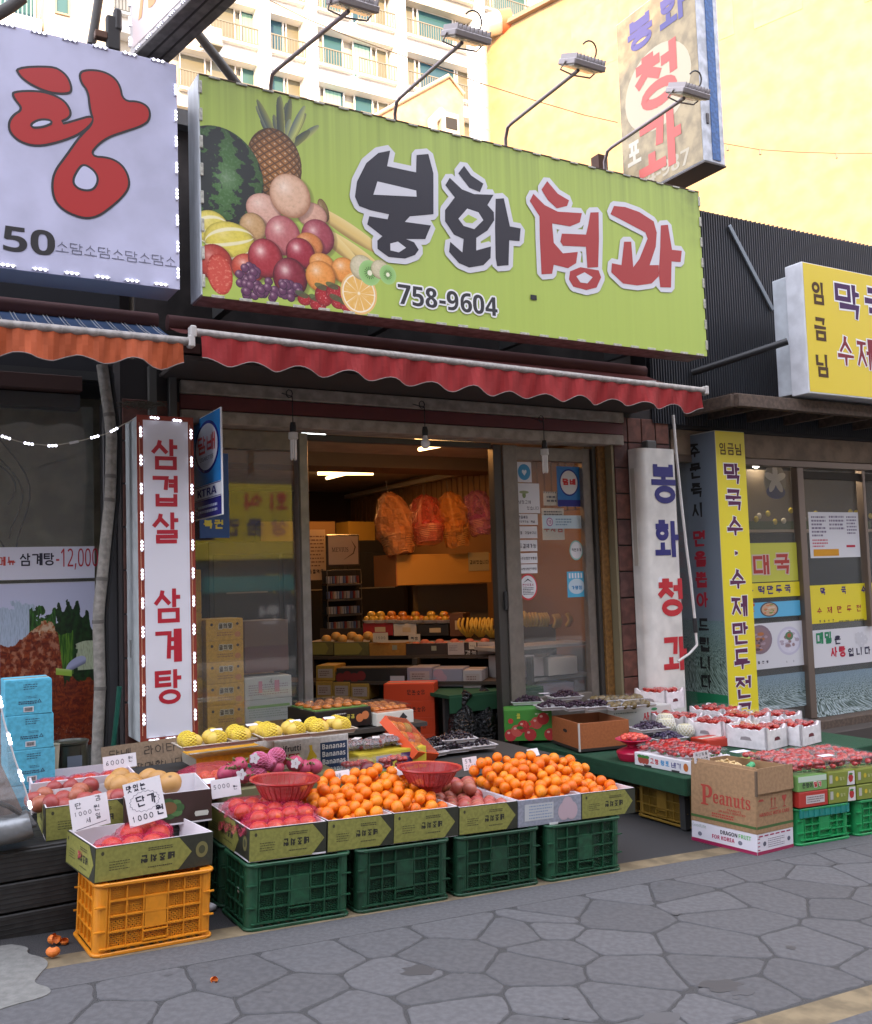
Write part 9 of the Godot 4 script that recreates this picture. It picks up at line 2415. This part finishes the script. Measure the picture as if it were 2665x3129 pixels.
		P(b, "white_print", bx(V(0.03, 0.027, 0.02), V(0.09, 0.001, 0.05)), M(0.7, 0.7, 0.72, 0.4))
	# tilted orange gift box
	var ob := T("orange_gift_box", "bright orange tray of wrapped citrus tilted towards the street", "gift box", V(3.211, 0.59, 1), 0)
	ob.rotation_degrees = V(38, 22, -16)
	var om := M(0.75, 0.085, 0.012, 0.5)
	P(ob, "bottom", bx(V(0, -0.03, 0), V(0.30, 0.006, 0.36)), om)
	for s in [-1.0, 1.0]:
		P(ob, "side", bx(V(s * 0.15, 0, 0), V(0.006, 0.065, 0.366)), om)
		P(ob, "side", bx(V(0, 0, s * 0.18), V(0.30, 0.065, 0.006)), om)
	for k in 8:
		var fm := MB.new(); fm.ball(V(-0.09 + (k % 3) * 0.09, 0.0, -0.11 + (k / 3) * 0.105), V(0.044, 0.038, 0.046), 14, 9, I, 0.05)
		P(ob, "citrus", fm, [M(0.75, 0.20, 0.01, 0.35), M(0.45, 0.30, 0.05, 0.4), M(0.70, 0.03, 0.015, 0.4)][2 if k == 4 else 1 if k == 2 else 0])
	P(ob, "film", bx(V(0, 0.036, 0), V(0.30, 0.002, 0.36)), M(0.9, 0.6, 0.4, 0.05, {"a": 0.06, "spec": 0.5}))
	# black grape trays
	var gp := [[V(3.685, 0.5, 0.843), -14, "shiny black grape tray topmost of the heap right of the orange box"], [V(3.587, 0.445, 0.9), -8, "black grape tray under the topmost one, nearer the street"], [V(3.799, 0.45, 0.925), -10, "black grape tray at the right of the heap near the door"], [V(3.387, 0.44, 0.909), 5, "black grape tray just below the orange box"], [V(3.51, 0.47, 0.827), 10, "black grape tray tucked behind the orange box corner"]]
	for g in gp: grape_tray(g[2], g[0], g[1], Color(0.014, 0.008, 0.012), 0.26, 0.2)
	var gb := T("tray_crate", "dark crate under the black grape trays", "crate", V(3.62, 0.0, 1.0), -6)
	P(gb, "box", bx(V(0, 0.21, 0), V(0.62, 0.42, 0.5), 0.005), M(0.02, 0.02, 0.02))

func right_goods() -> void:
	lay = Transform3D(Basis(), V(0.27, -0.08, -0.27))
	var cloth := M(0.008, 0.058, 0.026, 0.95, {"mot": "soft", "ms": 4.0, "bump": "fine", "bs": 0.15, "rim": 0.5})
	var tb1 := T("green_table", "low table under a dark green carpet cloth, right of the open pavement", "table", V(5.55, 0, 1.4))
	P(tb1, "top", bx(V(0, 0.36, 0), V(2.2, 0.03, 1.94), 0.008), cloth)
	P(tb1, "cloth_side", bx(V(-1.102, 0.315, 0), V(0.012, 0.12, 1.95), 0.004), cloth)
	P(tb1, "cloth_front", bx(V(0, 0.315, 0.973), V(2.2, 0.12, 0.012), 0.004), cloth)
	for x in [-1.0, 1.0]:
		for z in [-0.85, 0.85]: P(tb1, "leg", bx(V(x, 0.175, z), V(0.05, 0.35, 0.05)), M(0.03, 0.03, 0.03))
	var ochre := M(0.23, 0.135, 0.018, 0.5, {"mot": "soft", "ms": 3.0})
	crate("ochre plastic crate under the green carpet table, nearest the street", ochre, V(4.73, 0, 2.02), 90, 0.5, 0.30, 0.37)
	crate("ochre plastic crate under the green carpet table, farther in", M(0.10, 0.06, 0.012, 0.5), V(4.75, 0, 1.45), 90, 0.5, 0.30, 0.37)
	# apple gift cartons with grape trays on them
	var ag := closed_carton("apple_gift_carton", "green apple gift carton with glossy red apples printed on its front", 0.40, 0.255, 0.62, M(0.05, 0.22, 0.03, 0.5), V(4.60, 0.40, 0.33), -33)
	for k in 7:
		printed(ag, "apple_print", disc(-0.15 + 0.055 * k, 0.05 + 0.035 * (k % 3) + (0.06 if k in [4, 5] else 0.0), 0.05, 0.05, 16), [M(0.42, 0.03, 0.03), M(0.50, 0.08, 0.06), M(0.36, 0.02, 0.02)][k % 3], I, 0.3112 + 0.0003 * k)
		printed(ag, "apple_shine", disc(-0.165 + 0.055 * k, 0.07 + 0.035 * (k % 3) + (0.06 if k in [4, 5] else 0.0), 0.013, 0.01, 9), M(0.62, 0.36, 0.30), I, 0.3136)
	printed(ag, "leaf_print", disc(-0.07, 0.11, 0.03, 0.014, 10), M(0.03, 0.14, 0.02), I, 0.3138)
	printed(ag, "red_stamp", disc(-0.145, 0.165, 0.022, 0.022, 14), M(0.45, 0.03, 0.03), I, 0.3112)
	lettering(ag, "lettering", "꿀", -0.10, 0.18, 0.04, 0.05, 0.14, M(0.55, 0.50, 0.05), I, 0.3112)
	lettering(ag, "lettering", "사과", -0.06, 0.10, 0.12, 0.07, 0.14, M(0.55, 0.05, 0.04), I, 0.3142, {"brush": 0.6})
	var fineprint := MB.new(); small_print(fineprint, 0.06, 0.21, 0.11, 0.02, 1, I, 0.3112); P(ag, "small_print", fineprint, M(0.45, 0.5, 0.35))
	P(ag, "white_end", bx(V(0.201, 0.1275, 0.0), V(0.002, 0.25, 0.61)), M(0.42, 0.46, 0.56))
	var ag2 := closed_carton("apple_gift_carton", "white apple gift carton with red brushed lettering and a leaf, behind the brown carton", 0.62, 0.25, 0.42, M(0.52, 0.52, 0.50, 0.6), V(5.42, 0.37, 0.70), -12)
	lettering(ag2, "lettering", "사과", 0.02, 0.12, 0.16, 0.09, 0.15, M(0.50, 0.03, 0.04), I, 0.2112, {"brush": 0.6})
	printed(ag2, "leaf_print", disc(0.14, 0.225, 0.03, 0.013, 10), M(0.04, 0.2, 0.08), I, 0.2112)
	printed(ag2, "apple_print", disc(0.25, 0.14, 0.06, 0.07, 18), M(0.38, 0.05, 0.03), I, 0.2112)
	printed(ag2, "apple_shine", disc(0.235, 0.17, 0.018, 0.02, 10), M(0.6, 0.3, 0.22), I, 0.2116)
	var fp2 := MB.new(); small_print(fp2, -0.25, 0.2, 0.22, 0.02, 1, I, 0.2112); P(ag2, "small_print", fp2, M(0.2, 0.22, 0.2))
	var grapes := [[V(4.612, 0.665, 0.322), -30, "dark purple grape tray at the left end, over the green apple carton"], [V(4.585, 0.665, 0.737), -18, "dark purple grape tray with a purple film fold, second from the left"], [V(4.719, 0.665, 0.897), -12, "dark purple grape tray, third from the left above the brown carton"], [V(4.853, 0.665, 0.964), -10, "dark purple grape tray, fourth from the left above the brown carton"], [V(4.883, 0.7, 0.508), -15, "dark purple grape tray in the back, on top of the others"]]
	for g in grapes: grape_tray(g[2], g[0], g[1], Color(0.022, 0.008, 0.018), 0.27, 0.2)
	P(T("price_slip", "small white slip lying on the leftmost purple grape tray", "slip", V(4.789, 0.74, 0.34), -20), "slip", bx(Vector3.ZERO, V(0.09, 0.002, 0.05)), M(0.6, 0.6, 0.65))
	for k in 4:
		var at: Vector3 = [V(5.007, 0.66, 1.061), V(5.182, 0.66, 1.104), V(5.08, 0.68, 0.833), V(5.266, 0.68, 0.903)][k]
		grape_tray("tray of pale brown film wrapped kiwi fruit above the white apple carton, %s" % ["front left", "front right", "back left", "back right"][k], at, -8, Color(0.12, 0.085, 0.035), 0.25, 0.19, true)
	# big brown carton
	var bc := open_carton("brown_carton", "large open rust brown carton with hand holes on the green carpet", 0.44, 0.215, 0.50, M(0.36, 0.11, 0.032, 0.75, {"mot": "card", "ms": 4.0}), M(0.30, 0.105, 0.04, 0.8), V(4.735, 0.392, 1.02), -12)
	P(bc, "black_foot", bx(V(0, 0.008, 0), V(0.444, 0.022, 0.504)), M(0.02, 0.015, 0.012))
	P(bc, "white_corner", bx(V(-0.2205, 0.108, 0.2505), V(0.012, 0.216, 0.012)), M(0.55, 0.5, 0.45))
	var hs := Transform3D(Basis(V(0, 0, 1), Vector3.UP, V(-1, 0, 0)), V(-0.22, 0, 0))
	printed(bc, "hand_hole", disc(0.0, 0.13, 0.04, 0.014, 14), M(0.02, 0.012, 0.01), hs, 0.0015)
	printed(bc, "hand_hole", disc(0.03, 0.15, 0.02, 0.012, 12), M(0.03, 0.015, 0.01), Transform3D(Basis(), V(0, 0, -0.244)), 0.0015)
	for k in 3: fruit_one("brown_pear", "brown pear at the bottom of the rust brown carton", "pear", V(4.62 + 0.06 * k, 0.52, 0.93 + 0.05 * k), V(0.05, 0.045, 0.05), Color(0.24, 0.13, 0.05), 0.6, {"group": "pears in the rust brown carton"})
	# red pedestal dishes with strawberries
	for k in 2:
		var pd := T("red_dish", ["red plastic dish with strawberries standing on another dish", "upturned red plastic dish carrying the strawberry dish"][k], "dish", V(4.627, 0.4, 1.663) + V(0, 0.085 * (1 - k), 0), 0)
		var dm := MB.new()
		if k == 0: dm.lathe([W(0, 0.01), W(0.06, 0.01), W(0.13, 0.045), W(0.137, 0.047), W(0.13, 0.051), W(0.06, 0.018), W(0, 0.018)], 30)
		else: dm.lathe([W(0.11, -0.02), W(0.12, 0.0), W(0.13, 0.035), W(0.125, 0.045), W(0.05, 0.075), W(0.05, 0.09)], 30)
		P(pd, "dish", dm, M(0.42, 0.012, 0.05, 0.3))
		if k == 0:
			var sb := MB.new()
			for q in 18:
				sb.col = Color(0.55, 0.03, 0.02).lerp(Color(0.62, 0.08, 0.04), rng.randf())
				var a := q * 2.4; var d := 0.022 * sqrt(q)
				sb.ball(V(cos(a) * d, 0.055 + 0.02 * (1.0 - q / 18.0), sin(a) * d), V(0.024, 0.018, 0.02), 9, 6, I, 0, 0.05, q)
			P(pd, "strawberries", sb, M(1, 1, 1, 0.3, {"vc": true, "spec": 0.6}))
			film_cover(pd, 0.2, 0.03, 0.2, 0.055, 0.12)
	grape_tray("dark grape tray behind the strawberry dish", V(5.019, 0.52, 1.407), -10, Color(0.03, 0.018, 0.035), 0.26, 0.2)
	grape_tray("dark grape tray with bluish film, low beside the netted pears", V(5.088, 0.45, 1.525), -5, Color(0.03, 0.022, 0.045), 0.26, 0.2)
	var gk := T("tray_stand", "stacked cartons under the dark grape tray behind the strawberry dish", "carton", V(5.436, 0.38, 0.941) + V(0.1, 0, -0.1), -8)
	P(gk, "box", bx(V(0, 0.06, 0), V(0.3, 0.12, 0.24)), M(0.10, 0.09, 0.10))
	for k in 3:
		var at: Vector3 = [V(5.351, 0.507, 1.25), V(5.457, 0.462, 1.35), V(5.386, 0.538, 1.2)][k]
		var np := T("netted_pear", "big pale pear in a white foam net, %s" % ["left one behind", "right one in front", "back one, half hidden"][k], "pear", at, 20 * k)
		var fm := MB.new(); fm.ball(Vector3.ZERO, V(0.072, 0.066, 0.072), 18, 12, I, 0.1)
		var o := P(np, "pear", fm, M(0.60, 0.55, 0.36, 0.5))
		var net := MB.new()
		for q in 16:
			for dir in [-1.0, 1.0]:
				var pts := []
				for w in 10:
					var th := PI * (0.22 + 0.74 * w / 9.0); var ph: float = q * TAU / 16.0 + dir * w * 0.2
					pts.append(V(sin(th) * cos(ph), cos(th) * 0.92, sin(th) * sin(ph)) * 0.0755)
				net.tube(pts, 0.0034, 4, -1.0, false)
		P(o, "foam_net", net, M(0.70, 0.68, 0.62, 0.7))
	var rs := closed_carton("red_carton", "flat red carton edge under the netted pears", 0.34, 0.06, 0.2, M(0.50, 0.04, 0.02, 0.5), V(5.52, 0.38, 1.62), -4)
	# white strawberry tray carton with lettering
	var sc := T("strawberry_carton", "white carton with a strawberry print and red, blue and black lettering, packs on top", "carton", V(4.725, 0.378, 2.06), -90.0 + 4.0 + 90.0)
	var side := Transform3D(Basis(V(0, 0, 1), Vector3.UP, V(-1, 0, 0)), V(-0.2, 0, 0))
	P(sc, "box", bx(V(0, 0.045, 0), V(0.4, 0.09, 0.54), 0.003), M(0.66, 0.65, 0.68, 0.6))
	for q in 3: printed(sc, "strawberry_print", disc(-0.21 + 0.03 * q, 0.045, 0.024, 0.03, 12), M(0.34, 0.06, 0.04), side, 0.0012 + 0.0003 * q)
	for q in 3: printed(sc, "leaf_print", disc(-0.215 + 0.035 * q, 0.068, 0.025, 0.012, 10), M(0.05, 0.2, 0.04), side, 0.0024)
	lettering(sc, "lettering", "고창", -0.12, 0.025, 0.09, 0.045, 0.16, M(0.5, 0.05, 0.06), side, 0.0012)
	lettering(sc, "lettering", "황토", -0.02, 0.025, 0.09, 0.045, 0.16, M(0.10, 0.3, 0.55), side, 0.0012)
	lettering(sc, "lettering", "배기", 0.08, 0.02, 0.10, 0.05, 0.10, M(0.05, 0.05, 0.2), side, 0.0012, {"brush": 0.7})
	printed(sc, "round_print", disc(0.215, 0.045, 0.022, 0.028, 16), M(0.45, 0.12, 0.02), side, 0.0012)
	for q in [-0.14, 0.12]: P(sc, "notch", bx(V(-0.2015, 0.006, q), V(0.003, 0.014, 0.07)), M(0.03, 0.03, 0.03))
	for i in 4:
		for j in 2: strawberry_pack("clear strawberry pack on the white lettered carton, %s column, %s from the back" % ["left" if j == 0 else "right", ORD[i]], V(4.63 + 0.19 * j, 0.470, 1.86 + 0.135 * i), 2, 0.17, 0.125, 0.055)
	price_card("translucent price card reading 2000 won clipped behind the peanut carton", V(4.48, 0.5, 2.506), 6, -8, 0.155, 0.07, [["국산땅콩", 0.08, 0.55, 0.84, 0.36, 0.11], ["2000원", 0.08, 0.08, 0.84, 0.38, 0.11]], 0.5)
	# peanut carton on a dragon fruit carton, standing on the street
	lay = tilt * yawed(V(4.887, 0, 2.418), 7) * Transform3D(Basis.from_scale(V(1.18, 1.03, 1.065)), Vector3.ZERO)
	var dg := closed_carton("dragon_fruit_carton", "white and crimson carton lettered for dragon fruit under the peanut carton", 0.33, 0.125, 0.47, M(0.66, 0.64, 0.70, 0.6), V(0, 0, 0), 0)
	var ds := Transform3D(Basis(V(0, 0, 1), Vector3.UP, V(-1, 0, 0)), V(-0.165, 0, 0))
	var crim := M(0.30, 0.012, 0.07, 0.6)
	latin(dg, "DRAGON", -0.02, 0.083, 0.12, 0.024, M(0.02, 0.02, 0.025), ds, 0.0015)
	latin(dg, "FRUIT", 0.11, 0.083, 0.085, 0.024, M(0.12, 0.42, 0.10), ds, 0.0015)
	latin(dg, "FOR KOREA", -0.08, 0.047, 0.16, 0.024, M(0.40, 0.015, 0.08), ds, 0.0015)
	latin(dg, "GoodLife", -0.225, 0.095, 0.10, 0.02, M(0.35, 0.4, 0.36), ds, 0.0015, false)
	for q in [-0.17, 0.12]: printed(dg, "hand_hole", disc(q, 0.055, 0.015, 0.013, 16), M(0.17, 0.17, 0.22), ds, 0.0015)
	printed(dg, "crimson_foot", rect(-0.234, 0.002, 0.468, 0.022), crim, ds, 0.0012)
	printed(dg, "crimson_foot", rect(-0.164, 0.002, 0.328, 0.022), crim, Transform3D(Basis(), V(0, 0, 0.235)), 0.0012)
	for q in 6: printed(dg, "crimson_print", rect(-0.15 + q * 0.05, 0.108, 0.035, 0.008), crim, Transform3D(Basis(), V(0, 0, 0.235)), 0.0012)
	for q in 4: printed(dg, "crimson_print", rect(-0.16, 0.03 + q * 0.022, 0.02, 0.006), crim, Transform3D(Basis(), V(0, 0, 0.235)), 0.0012)
	for q in [-0.1, 0.12]: printed(dg, "hand_hole", disc(q, 0.065, 0.014, 0.014, 16), M(0.10, 0.10, 0.14), Transform3D(Basis(), V(0, 0, 0.235)), 0.0015)
	var dsp := MB.new(); small_print(dsp, -0.07, 0.035, 0.15, 0.06, 5, Transform3D(Basis(), V(0, 0, 0.235)), 0.0012, 0.3); P(dg, "small_print", dsp, M(0.12, 0.1, 0.14))
	var kraft := M(0.34, 0.205, 0.105, 0.8, {"mot": "card", "ms": 3.0})
	var pn := open_carton("peanut_carton", "tall open brown carton lettered Peanuts in red, flaps folded outwards", 0.33, 0.375, 0.47, kraft, M(0.30, 0.18, 0.09, 0.85), V(0, 0.127, 0), 0)
	var pf := Transform3D(Basis(V(0, 0, 1), Vector3.UP, V(-1, 0, 0)), V(-0.165, 0, 0))
	var pr := Transform3D(Basis(), V(0, 0, 0.235))
	# outer flaps folded down over the upper part
	P(pn, "folded_flap", bx(V(-0.172, 0.305, 0), V(0.006, 0.15, 0.462), 0.0, Transform3D(Basis(V(0, 0, 1), -0.03), V(0.008, 0.008, 0))), M(0.36, 0.22, 0.115, 0.8, {"mot": "card", "ms": 3.0}))
	P(pn, "folded_flap", bx(V(0, 0.305, 0.242), V(0.325, 0.15, 0.006), 0.0, Transform3D(Basis(V(1, 0, 0), -0.03), V(0, 0.0, 0.008))), M(0.36, 0.22, 0.115, 0.8, {"mot": "card", "ms": 3.0}))
	P(pn, "torn_corner", bx(V(-0.170, 0.30, 0.240), V(0.012, 0.15, 0.012)), M(0.12, 0.08, 0.05))
	var pred := M(0.36, 0.045, 0.030, 0.7)
	latin(pn, "P", -0.16, 0.115, 0.085, 0.125, pred, pf, 0.0015, true, "Droid Serif")
	latin(pn, "eanuts", -0.07, 0.133, 0.265, 0.075, pred, pf, 0.0015, true, "Droid Serif")
	latin(pn, "PEANUTS", 0.03, 0.105, 0.10, 0.013, pred, pf, 0.0015)
	latin(pn, "IN SHELL ROASTED", -0.03, 0.088, 0.19, 0.013, pred, pf, 0.0015)
	var ps := MB.new(); small_print(ps, -0.08, 0.05, 0.16, 0.03, 2, pf, 0.0015, 0.6); P(pn, "small_print", ps, pred)
	latin(pn, "HANDLE WITH CARE", -0.14, 0.10, 0.27, 0.022, pred, pr, 0.0015)
	for q in [-0.03, 0.0]: printed(pn, "arrow_print", PackedVector2Array([W(q - 0.003, 0.145), W(q + 0.003, 0.145), W(q + 0.003, 0.19), W(q + 0.010, 0.19), W(q, 0.205), W(q - 0.010, 0.19), W(q - 0.003, 0.19)]), pred, pr, 0.0015)
	printed(pn, "arrow_bar", rect(-0.05, 0.134, 0.07, 0.005), pred, pr, 0.0015)
	printed(pn, "glass_print", PackedVector2Array([W(0.07, 0.135), W(0.10, 0.135), W(0.10, 0.14), W(0.088, 0.142), W(0.088, 0.165), W(0.105, 0.19), W(0.105, 0.205), W(0.065, 0.205), W(0.065, 0.19), W(0.082, 0.165), W(0.082, 0.142), W(0.07, 0.14)]), pred, pr, 0.0015)
	printed(pn, "umbrella_print", PackedVector2Array([W(-0.15, 0.19), W(-0.10, 0.19), W(-0.11, 0.203), W(-0.14, 0.203)]), pred, pr, 0.0015)
	printed(pn, "green_stripe", rect(-0.234, 0.028, 0.468, 0.016), M(0.045, 0.11, 0.025, 0.7), pf, 0.0015)
	printed(pn, "green_stripe", rect(-0.164, 0.028, 0.328, 0.016), M(0.045, 0.11, 0.025, 0.7), pr, 0.0015)
	P(pn, "inner_bed", bx(V(0, 0.28, 0), V(0.31, 0.02, 0.45)), M(0.20, 0.13, 0.07))
	var pk := []
	for k in 3:
		var mb := MB.new()
		mb.ball(V(-0.011, 0, 0), V(0.012, 0.008, 0.008), 9, 6); mb.ball(V(0.011, 0, 0), V(0.013, 0.0085, 0.0085), 9, 6); mb.tube([V(-0.012, 0, 0), V(0.012, 0, 0)], 0.0062, 7)
		pk.append(mb.mesh())
	for k in 64:
		var o := P(self, numbered("peanut"), pk[k % 3], [M(0.52, 0.36, 0.17, 0.8), M(0.46, 0.31, 0.14, 0.8), M(0.56, 0.41, 0.21, 0.8)][k % 3])
		var a := k * 2.4; var d := 0.0125 * sqrt(k)
		o.transform = lay * Transform3D(Basis.from_euler(V(rng.randf_range(-0.5, 0.5), rng.randf() * TAU, rng.randf_range(-0.4, 0.4))), V(-0.03 + cos(a) * d, 0.505 - d * 0.42 + rng.randf_range(0, 0.008), -0.075 + sin(a) * d * 1.35))
		tag(o, "pale roasted peanut heaped in the brown Peanuts carton", "peanut", "peanuts in the brown carton")
	P(T("green_scoop", "green plastic cup half buried in the peanuts", "cup", V(0.035, 0.47, 0.025), 20), "cup", tb([V(0, 0, 0), V(0.08, 0.01, 0)], 0.02, 10), M(0.05, 0.35, 0.16, 0.4))
	# white foam boxes of strawberries
	lay = Transform3D(Basis(), V(0.29, -0.08, -0.29))
	var boxes := [["nearest the street, right of the peanut carton", V(5.695, 0.337, 2.02)], ["second along, left of the nearest one", V(5.705, 0.323, 1.75)], ["third along, left, by the netted pears", V(5.649, 0.355, 1.5)], ["right end of the front row of foam boxes", V(6.285, 0.288, 2.02)], ["middle right, between the two front foam boxes", V(6.017, 0.304, 2)]]
	styro_box("white foam box of strawberries, " + boxes[0][0], V(5.70, 0.382, 1.88), 10, 0.30, 0.36, 0.17)
	styro_box("white foam box of strawberries, " + boxes[3][0], V(6.03, 0.382, 1.93), 10, 0.30, 0.36, 0.165)
	styro_box("white foam box of strawberries, " + boxes[1][0], V(5.66, 0.382, 1.48), 10, 0.28, 0.34, 0.175)
	styro_box("white foam box of strawberries, " + boxes[2][0], V(5.62, 0.382, 1.10), 10, 0.28, 0.34, 0.18)
	styro_box("white foam box of strawberries, upper back one before the yellow pillar sign", V(5.78, 0.56, 0.72), 10, 0.28, 0.34, 0.17)
	styro_box("white foam box of strawberries, back row middle", V(5.98, 0.40, 1.50), 10, 0.28, 0.34, 0.175)
	styro_box("white foam box of strawberries, back row right", V(6.30, 0.385, 1.55), 10, 0.28, 0.34, 0.175)
	styro_box("white foam box of strawberries, farthest back under the yellow pillar sign", V(6.05, 0.41, 1.12), 10, 0.28, 0.34, 0.175)
	# right hand crates, on the street
	lay = tilt * Transform3D(Basis.from_scale(V(1.06, 1.06, 1.06)), V(0.015, 0, -0.46))
	var teal := M(0.015, 0.24, 0.21, 0.4, {"mot": "soft", "ms": 3.0}); var lime := M(0.012, 0.29, 0.085, 0.4, {"mot": "soft", "ms": 3.0})
	var tc := crate("bright green plastic crate with a teal rim right of the peanut carton", lime, V(5.08, 0, 2.76), 0, 0.48, 0.225, 0.36)
	P(tc, "teal_band", bx(V(0, 0.195, 0.182), V(0.46, 0.055, 0.008), 0.002), teal)
	for q in 9: P(tc, "band_rib", bx(V(-0.2 + q * 0.05, 0.195, 0.187), V(0.006, 0.052, 0.006)), teal)
	crate("bright green plastic crate at the right edge of the picture", lime, V(5.63, 0, 2.76), 0, 0.48, 0.225, 0.36)
	crate("ochre plastic crate behind the bright green ones", ochre, V(5.4, 0, 2.35), 0, 0.48, 0.225, 0.36)
	var gr := M(0.16, 0.33, 0.09, 0.5); var ol := M(0.20, 0.24, 0.03, 0.5); var rd := M(0.42, 0.03, 0.02, 0.5)
	var stack := [["green and white strawberry carton with red lettering, upper one by the peanut carton", gr, 4.965, 0.328, 0.27], ["red strawberry carton with a white label, under the green and white one", rd, 4.97, 0.232, 0.27], ["olive strawberry carton with a strawberry on white, upper one of the middle pair", ol, 5.235, 0.332, 0.26], ["olive strawberry carton with a strawberry on white, lower one of the middle pair", ol, 5.24, 0.232, 0.26], ["olive strawberry carton, upper one at the right edge", ol, 5.51, 0.332, 0.27], ["olive strawberry carton, lower one at the right edge", ol, 5.515, 0.232, 0.27]]
	var nk := 0
	for e in stack:
		var hh := 0.092
		var c := closed_carton("strawberry_carton", e[0], e[4] - 0.004, hh, 0.38, e[1], V(e[2], e[3], 2.76), 0)
		var w: float = e[4]
		if nk == 0:
			printed(c, "white_top", rect(-w / 2 + 0.004, hh * 0.62, w - 0.012, hh * 0.36), M(0.5, 0.6, 0.5), I, 0.1912)
			lettering(c, "lettering", "촌명이", -0.10, 0.018, 0.10, 0.038, 0.16, M(0.05, 0.07, 0.04), I, 0.192)
			lettering(c, "lettering", "딸기", 0.005, 0.018, 0.075, 0.038, 0.17, M(0.5, 0.05, 0.04), I, 0.192, {"halo": 0.006})
		elif nk == 1:
			printed(c, "label", rect(-0.07, 0.02, 0.17, 0.05), M(0.55, 0.5, 0.5), I, 0.1912)
			var q := MB.new(); small_print(q, -0.06, 0.025, 0.15, 0.04, 3, I, 0.192); P(c, "small_print", q, M(0.2, 0.15, 0.15))
		else:
			printed(c, "white_panel", PackedVector2Array([W(0.05, 0.003), W(w / 2 - 0.004, 0.003), W(w / 2 - 0.004, hh - 0.004), W(0.065, hh - 0.004)]), M(0.62, 0.6, 0.6), I, 0.1912)
			printed(c, "strawberry_print", PackedVector2Array([W(0.085, 0.018), W(0.105, 0.025), W(0.112, 0.05), W(0.10, 0.068), W(0.075, 0.07), W(0.064, 0.05), W(0.072, 0.026)]), M(0.40, 0.02, 0.02), I, 0.192)
			printed(c, "leaf_print", disc(0.088, 0.07, 0.02, 0.007, 9), M(0.05, 0.18, 0.04), I, 0.1926)
			printed(c, "yellow_seal", disc(-0.045, 0.05, 0.014, 0.015, 12), M(0.55, 0.42, 0.03), I, 0.1912)
			printed(c, "grey_label", rect(-0.115, 0.025, 0.028, 0.05), M(0.42, 0.42, 0.38), I, 0.1912)
			lettering(c, "lettering", "딸기", -0.02, 0.035, 0.05, 0.025, 0.14, M(0.42, 0.45, 0.2), I, 0.1912)
		nk += 1
	# clear packs on top of them
	var wide := 0
	for i in 5:
		for j in 4:
			strawberry_pack("clear strawberry pack on the right cartons, %s row from the street, %s from the left" % [ORD[j], ORD[i]], V(4.90 + i * 0.175 + j * 0.02, 0.428, 2.88 - j * 0.125), 0, 0.165, 0.115, 0.075, "", 0.8)
	var bk := closed_carton("low_carton", "flat carton behind the strawberry cartons holding up the rear packs", 0.8, 0.2, 0.3, ol, V(5.35, 0.225, 2.42), 0)
	lay = Transform3D(Basis(), V(0.3, -0.07, -0.27))
	P(T("price_slip", "white price slip on the strawberry packs at the right", "slip", V(5.171, 0.505, 2.909), -6), "slip", bx(Vector3.ZERO, V(0.1, 0.002, 0.06)), M(0.62, 0.64, 0.72))
	P(T("price_slip", "white price slip on the strawberry packs left of the foam boxes", "slip", V(4.724, 0.54, 2.584), -6), "slip", bx(Vector3.ZERO, V(0.12, 0.002, 0.07)), M(0.62, 0.64, 0.72))

func V(x: float, y: float, z: float) -> Vector3:
	return Vector3(x, y, z)

func W(x: float, y: float) -> Vector2:
	return Vector2(x, y)
